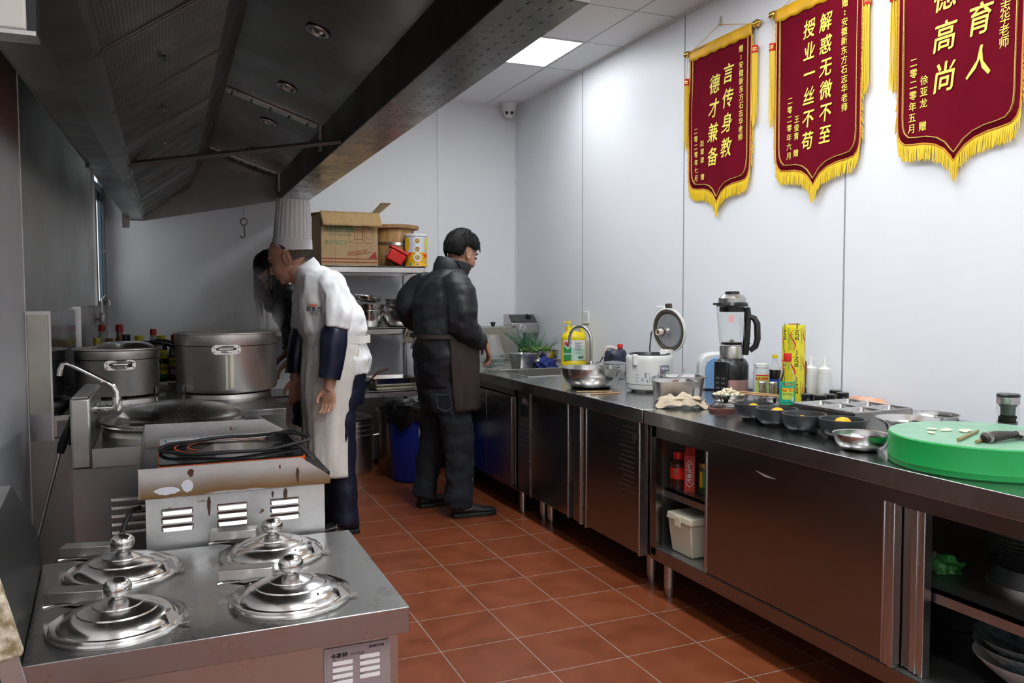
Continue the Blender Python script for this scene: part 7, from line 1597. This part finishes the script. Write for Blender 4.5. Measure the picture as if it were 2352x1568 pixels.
s1 = shoe(mn, 1.562, 4.43, radians(-3), 'rubber'); shoe(mn, 1.445, 4.735, radians(10), 'rubber')
sw = MB().tube([(1.515, 4.390, .083), (1.545, 4.388, .060), (1.60, 4.388, .050), (1.56, 4.388, .046), (1.525, 4.389, .060)], .003, 5, closed=True); wparent(obj('shoe_stripe', sw, mat('tan_stripe', (.35, .28, .19), .6), None), mn)
# ---- the woman behind the chef
wm = thing('person', 'person with long dark hair and black coat bending over the steaming pot', 'person', (.80, 5.08, 0))
HW = Matrix.Translation((.578, 4.965, 1.432)) @ Matrix.Rotation(radians(180+22), 4, 'Z') @ Matrix.Rotation(radians(50), 4, 'Y') @ Matrix.Scale(.94, 4)
bd = MB(); head(bd, HW); limbs(bd, [(.60, 4.98, 1.38), (.65, 5.0, 1.34), (.70, 5.02, 1.28)], [.048, .05, .06])
rings_body(bd, [(.84, 5.08, .85, .07, .10), (.79, 5.06, 1.08, .07, .10), (.73, 5.04, 1.20, .06, .10), (.70, 5.02, 1.25, .05, .07)], -.95, -.31)
for q in ((4.86, -1), (5.2, 1)): limbs(bd, [(.70, q[0]+.02, 1.22), (.74, q[0]-.01*q[1], 1.02), (.66, q[0]+.0, .92)], [.045, .038, .027])
hand(bd, Matrix.Translation((.655, 4.87, .92)) @ Matrix.Rotation(radians(185), 4, 'Z') @ Matrix.Rotation(radians(40), 4, 'Y'), (.4, .4, .45, .5), .92, 1)
hand(bd, Matrix.Translation((.655, 5.20, .92)) @ Matrix.Rotation(radians(185), 4, 'Z') @ Matrix.Rotation(radians(40), 4, 'Y'), (.4, .4, .45, .5), .92, -1)
for y in (4.99, 5.17): limbs(bd, [(.85, y, .88), (.85, y, .48), (.87, y, .10)], [.05, .04, .03])
figure_mesh('body', bd, 'skin', wm, .0055, 3); face_on(wm, HW)
ho = wparent(obj('hair', hair_cap(HW, (1.10, 1.12, 1.10), lambda d: d.x < .35 or d.z > .30, 48, 5, .010), 'hair', None, ang=80, solid=.008), wm)
st = MB(); rn = random.Random(31)
for i in range(150):
    a = radians(70)+rn.random()*radians(220); z = .02+.07*rn.random(); p0 = HW @ Vector((-.012+.104*cos(a)*.98, .085*sin(a), z)); L_h = .20+.12*rn.random(); j = Vector(((rn.random()-.5)*.04, (rn.random()-.5)*.04, 0)); o_ = (HW.to_3x3() @ Vector((cos(a), sin(a), 0))).normalized()
    st.tube([tuple(p0), tuple(p0+o_*.018+Vector((0, 0, -.07))), tuple(p0+o_*.020+j*.5+Vector((0, 0, -L_h*.65))), tuple(p0+o_*.012+j+Vector((0, 0, -L_h)))], [.007, .009, .007, .001], 5)
obj('long_strands', st, 'hair', ho)
gl = MB()
for s_ in (-1, 1): gl.tube([tuple(HW @ Vector((.102, s_*.032+.022*cos(a), .006+.017*sin(a)))) for a in [2*pi*i/16 for i in range(16)]], .0014, 5, closed=True)
gl.tube([tuple(HW @ Vector((.104, -.011, .010))), tuple(HW @ Vector((.104, .011, .010)))], .0014, 5); wparent(obj('glasses', gl, 'black', None), wm)
ct = MB(); rings_body(ct, [(.86, 5.08, .50, .155, .19), (.855, 5.08, .7, .155, .19), (.84, 5.08, .9, .15, .19), (.79, 5.06, 1.05, .15, .195), (.74, 5.04, 1.17, .14, .195), (.70, 5.02, 1.26, .115, .17), (.67, 5.0, 1.32, .095, .135), (.645, 4.99, 1.355, .08, .10)], -.95, -.31)
limbs(ct, [(.70, 4.90, 1.28), (.715, 4.86, 1.2), (.745, 4.85, 1.05), (.70, 4.86, .96), (.665, 4.87, .93)], [.075, .078, .068, .055, .046], 5, 16)
limbs(ct, [(.70, 5.14, 1.28), (.73, 5.20, 1.2), (.75, 5.21, 1.05), (.71, 5.2, .96), (.665, 5.2, .93)], [.075, .075, .066, .055, .046], 5, 16)
limbs(ct, [(.60, 4.90, 1.235), (.575, 4.98, 1.245), (.60, 5.08, 1.25), (.70, 5.12, 1.26)], [.04, .055, .055, .05], 5, 14)
figure_mesh('coat', ct, 'coat', wm, .010, 3, (.014, 9, (1, 1, 1.6)))
tr = MB()
for y in (4.99, 5.17): limbs(tr, [(.855, y, .62), (.85, y, .4), (.87, y, .06)], [.09, .07, .06], 5, 16)
figure_mesh('trousers', tr, 'navy', wm, .012, 2); shoe(wm, .905, 4.99, radians(184), 'black', .24); shoe(wm, .905, 5.17, radians(176), 'black', .24)
# ------------------------------------------------------------------ steam over the pot
def steam_mat():
    m = bpy.data.materials.new('steam'); m.use_nodes = True; nt = m.node_tree; nt.nodes.clear(); N = nt.nodes.new; L = nt.links.new
    out_ = N('ShaderNodeOutputMaterial'); pv = N('ShaderNodeVolumePrincipled'); pv.inputs['Color'].default_value = (.95, .96, .97, 1); pv.inputs['Anisotropy'].default_value = .2
    tc = N('ShaderNodeTexCoord'); n = N('ShaderNodeTexNoise'); n.inputs['Scale'].default_value = 7.5; n.inputs['Detail'].default_value = 4; n.inputs['Distortion'].default_value = .7; L(tc.outputs['Object'], n.inputs[0])
    rp = N('ShaderNodeMapRange'); rp.inputs[1].default_value = .42; rp.inputs[2].default_value = .78; L(n.outputs[0], rp.inputs[0])
    sp = N('ShaderNodeSeparateXYZ'); L(tc.outputs['Object'], sp.inputs[0])
    zf = N('ShaderNodeMapRange'); zf.inputs[1].default_value = .36; zf.inputs[2].default_value = .0; L(sp.outputs[2], zf.inputs[0])
    le = N('ShaderNodeVectorMath'); le.operation = 'LENGTH'; mp = N('ShaderNodeMapping'); mp.inputs['Scale'].default_value = (1, 1, 0); L(tc.outputs['Object'], mp.inputs[0]); L(mp.outputs[0], le.inputs[0])
    rf = N('ShaderNodeMapRange'); rf.inputs[1].default_value = .26; rf.inputs[2].default_value = .10; L(le.outputs['Value'], rf.inputs[0])
    q1 = N('ShaderNodeMath'); q1.operation = 'MULTIPLY'; L(rp.outputs[0], q1.inputs[0]); L(zf.outputs[0], q1.inputs[1])
    q2 = N('ShaderNodeMath'); q2.operation = 'MULTIPLY'; L(q1.outputs[0], q2.inputs[0]); L(rf.outputs[0], q2.inputs[1])
    q3 = N('ShaderNodeMath'); q3.operation = 'MULTIPLY'; q3.inputs[1].default_value = 22.0; L(q2.outputs[0], q3.inputs[0]); L(q3.outputs[0], pv.inputs['Density']); L(pv.outputs[0], out_.inputs['Volume']); return m
sm = obj('steam_cloud', MB().lathe([(0, 0), (.22, 0), (.26, .10), (.26, .30), (.20, .38), (0, .40)], 24), steam_mat())
sm.location = (.32, 4.45, 1.085); sm.rotation_euler = (0, .0, 0); tag(sm, 'pale steam rising from the big open stockpot', 'steam'); sm['kind'] = 'stuff'
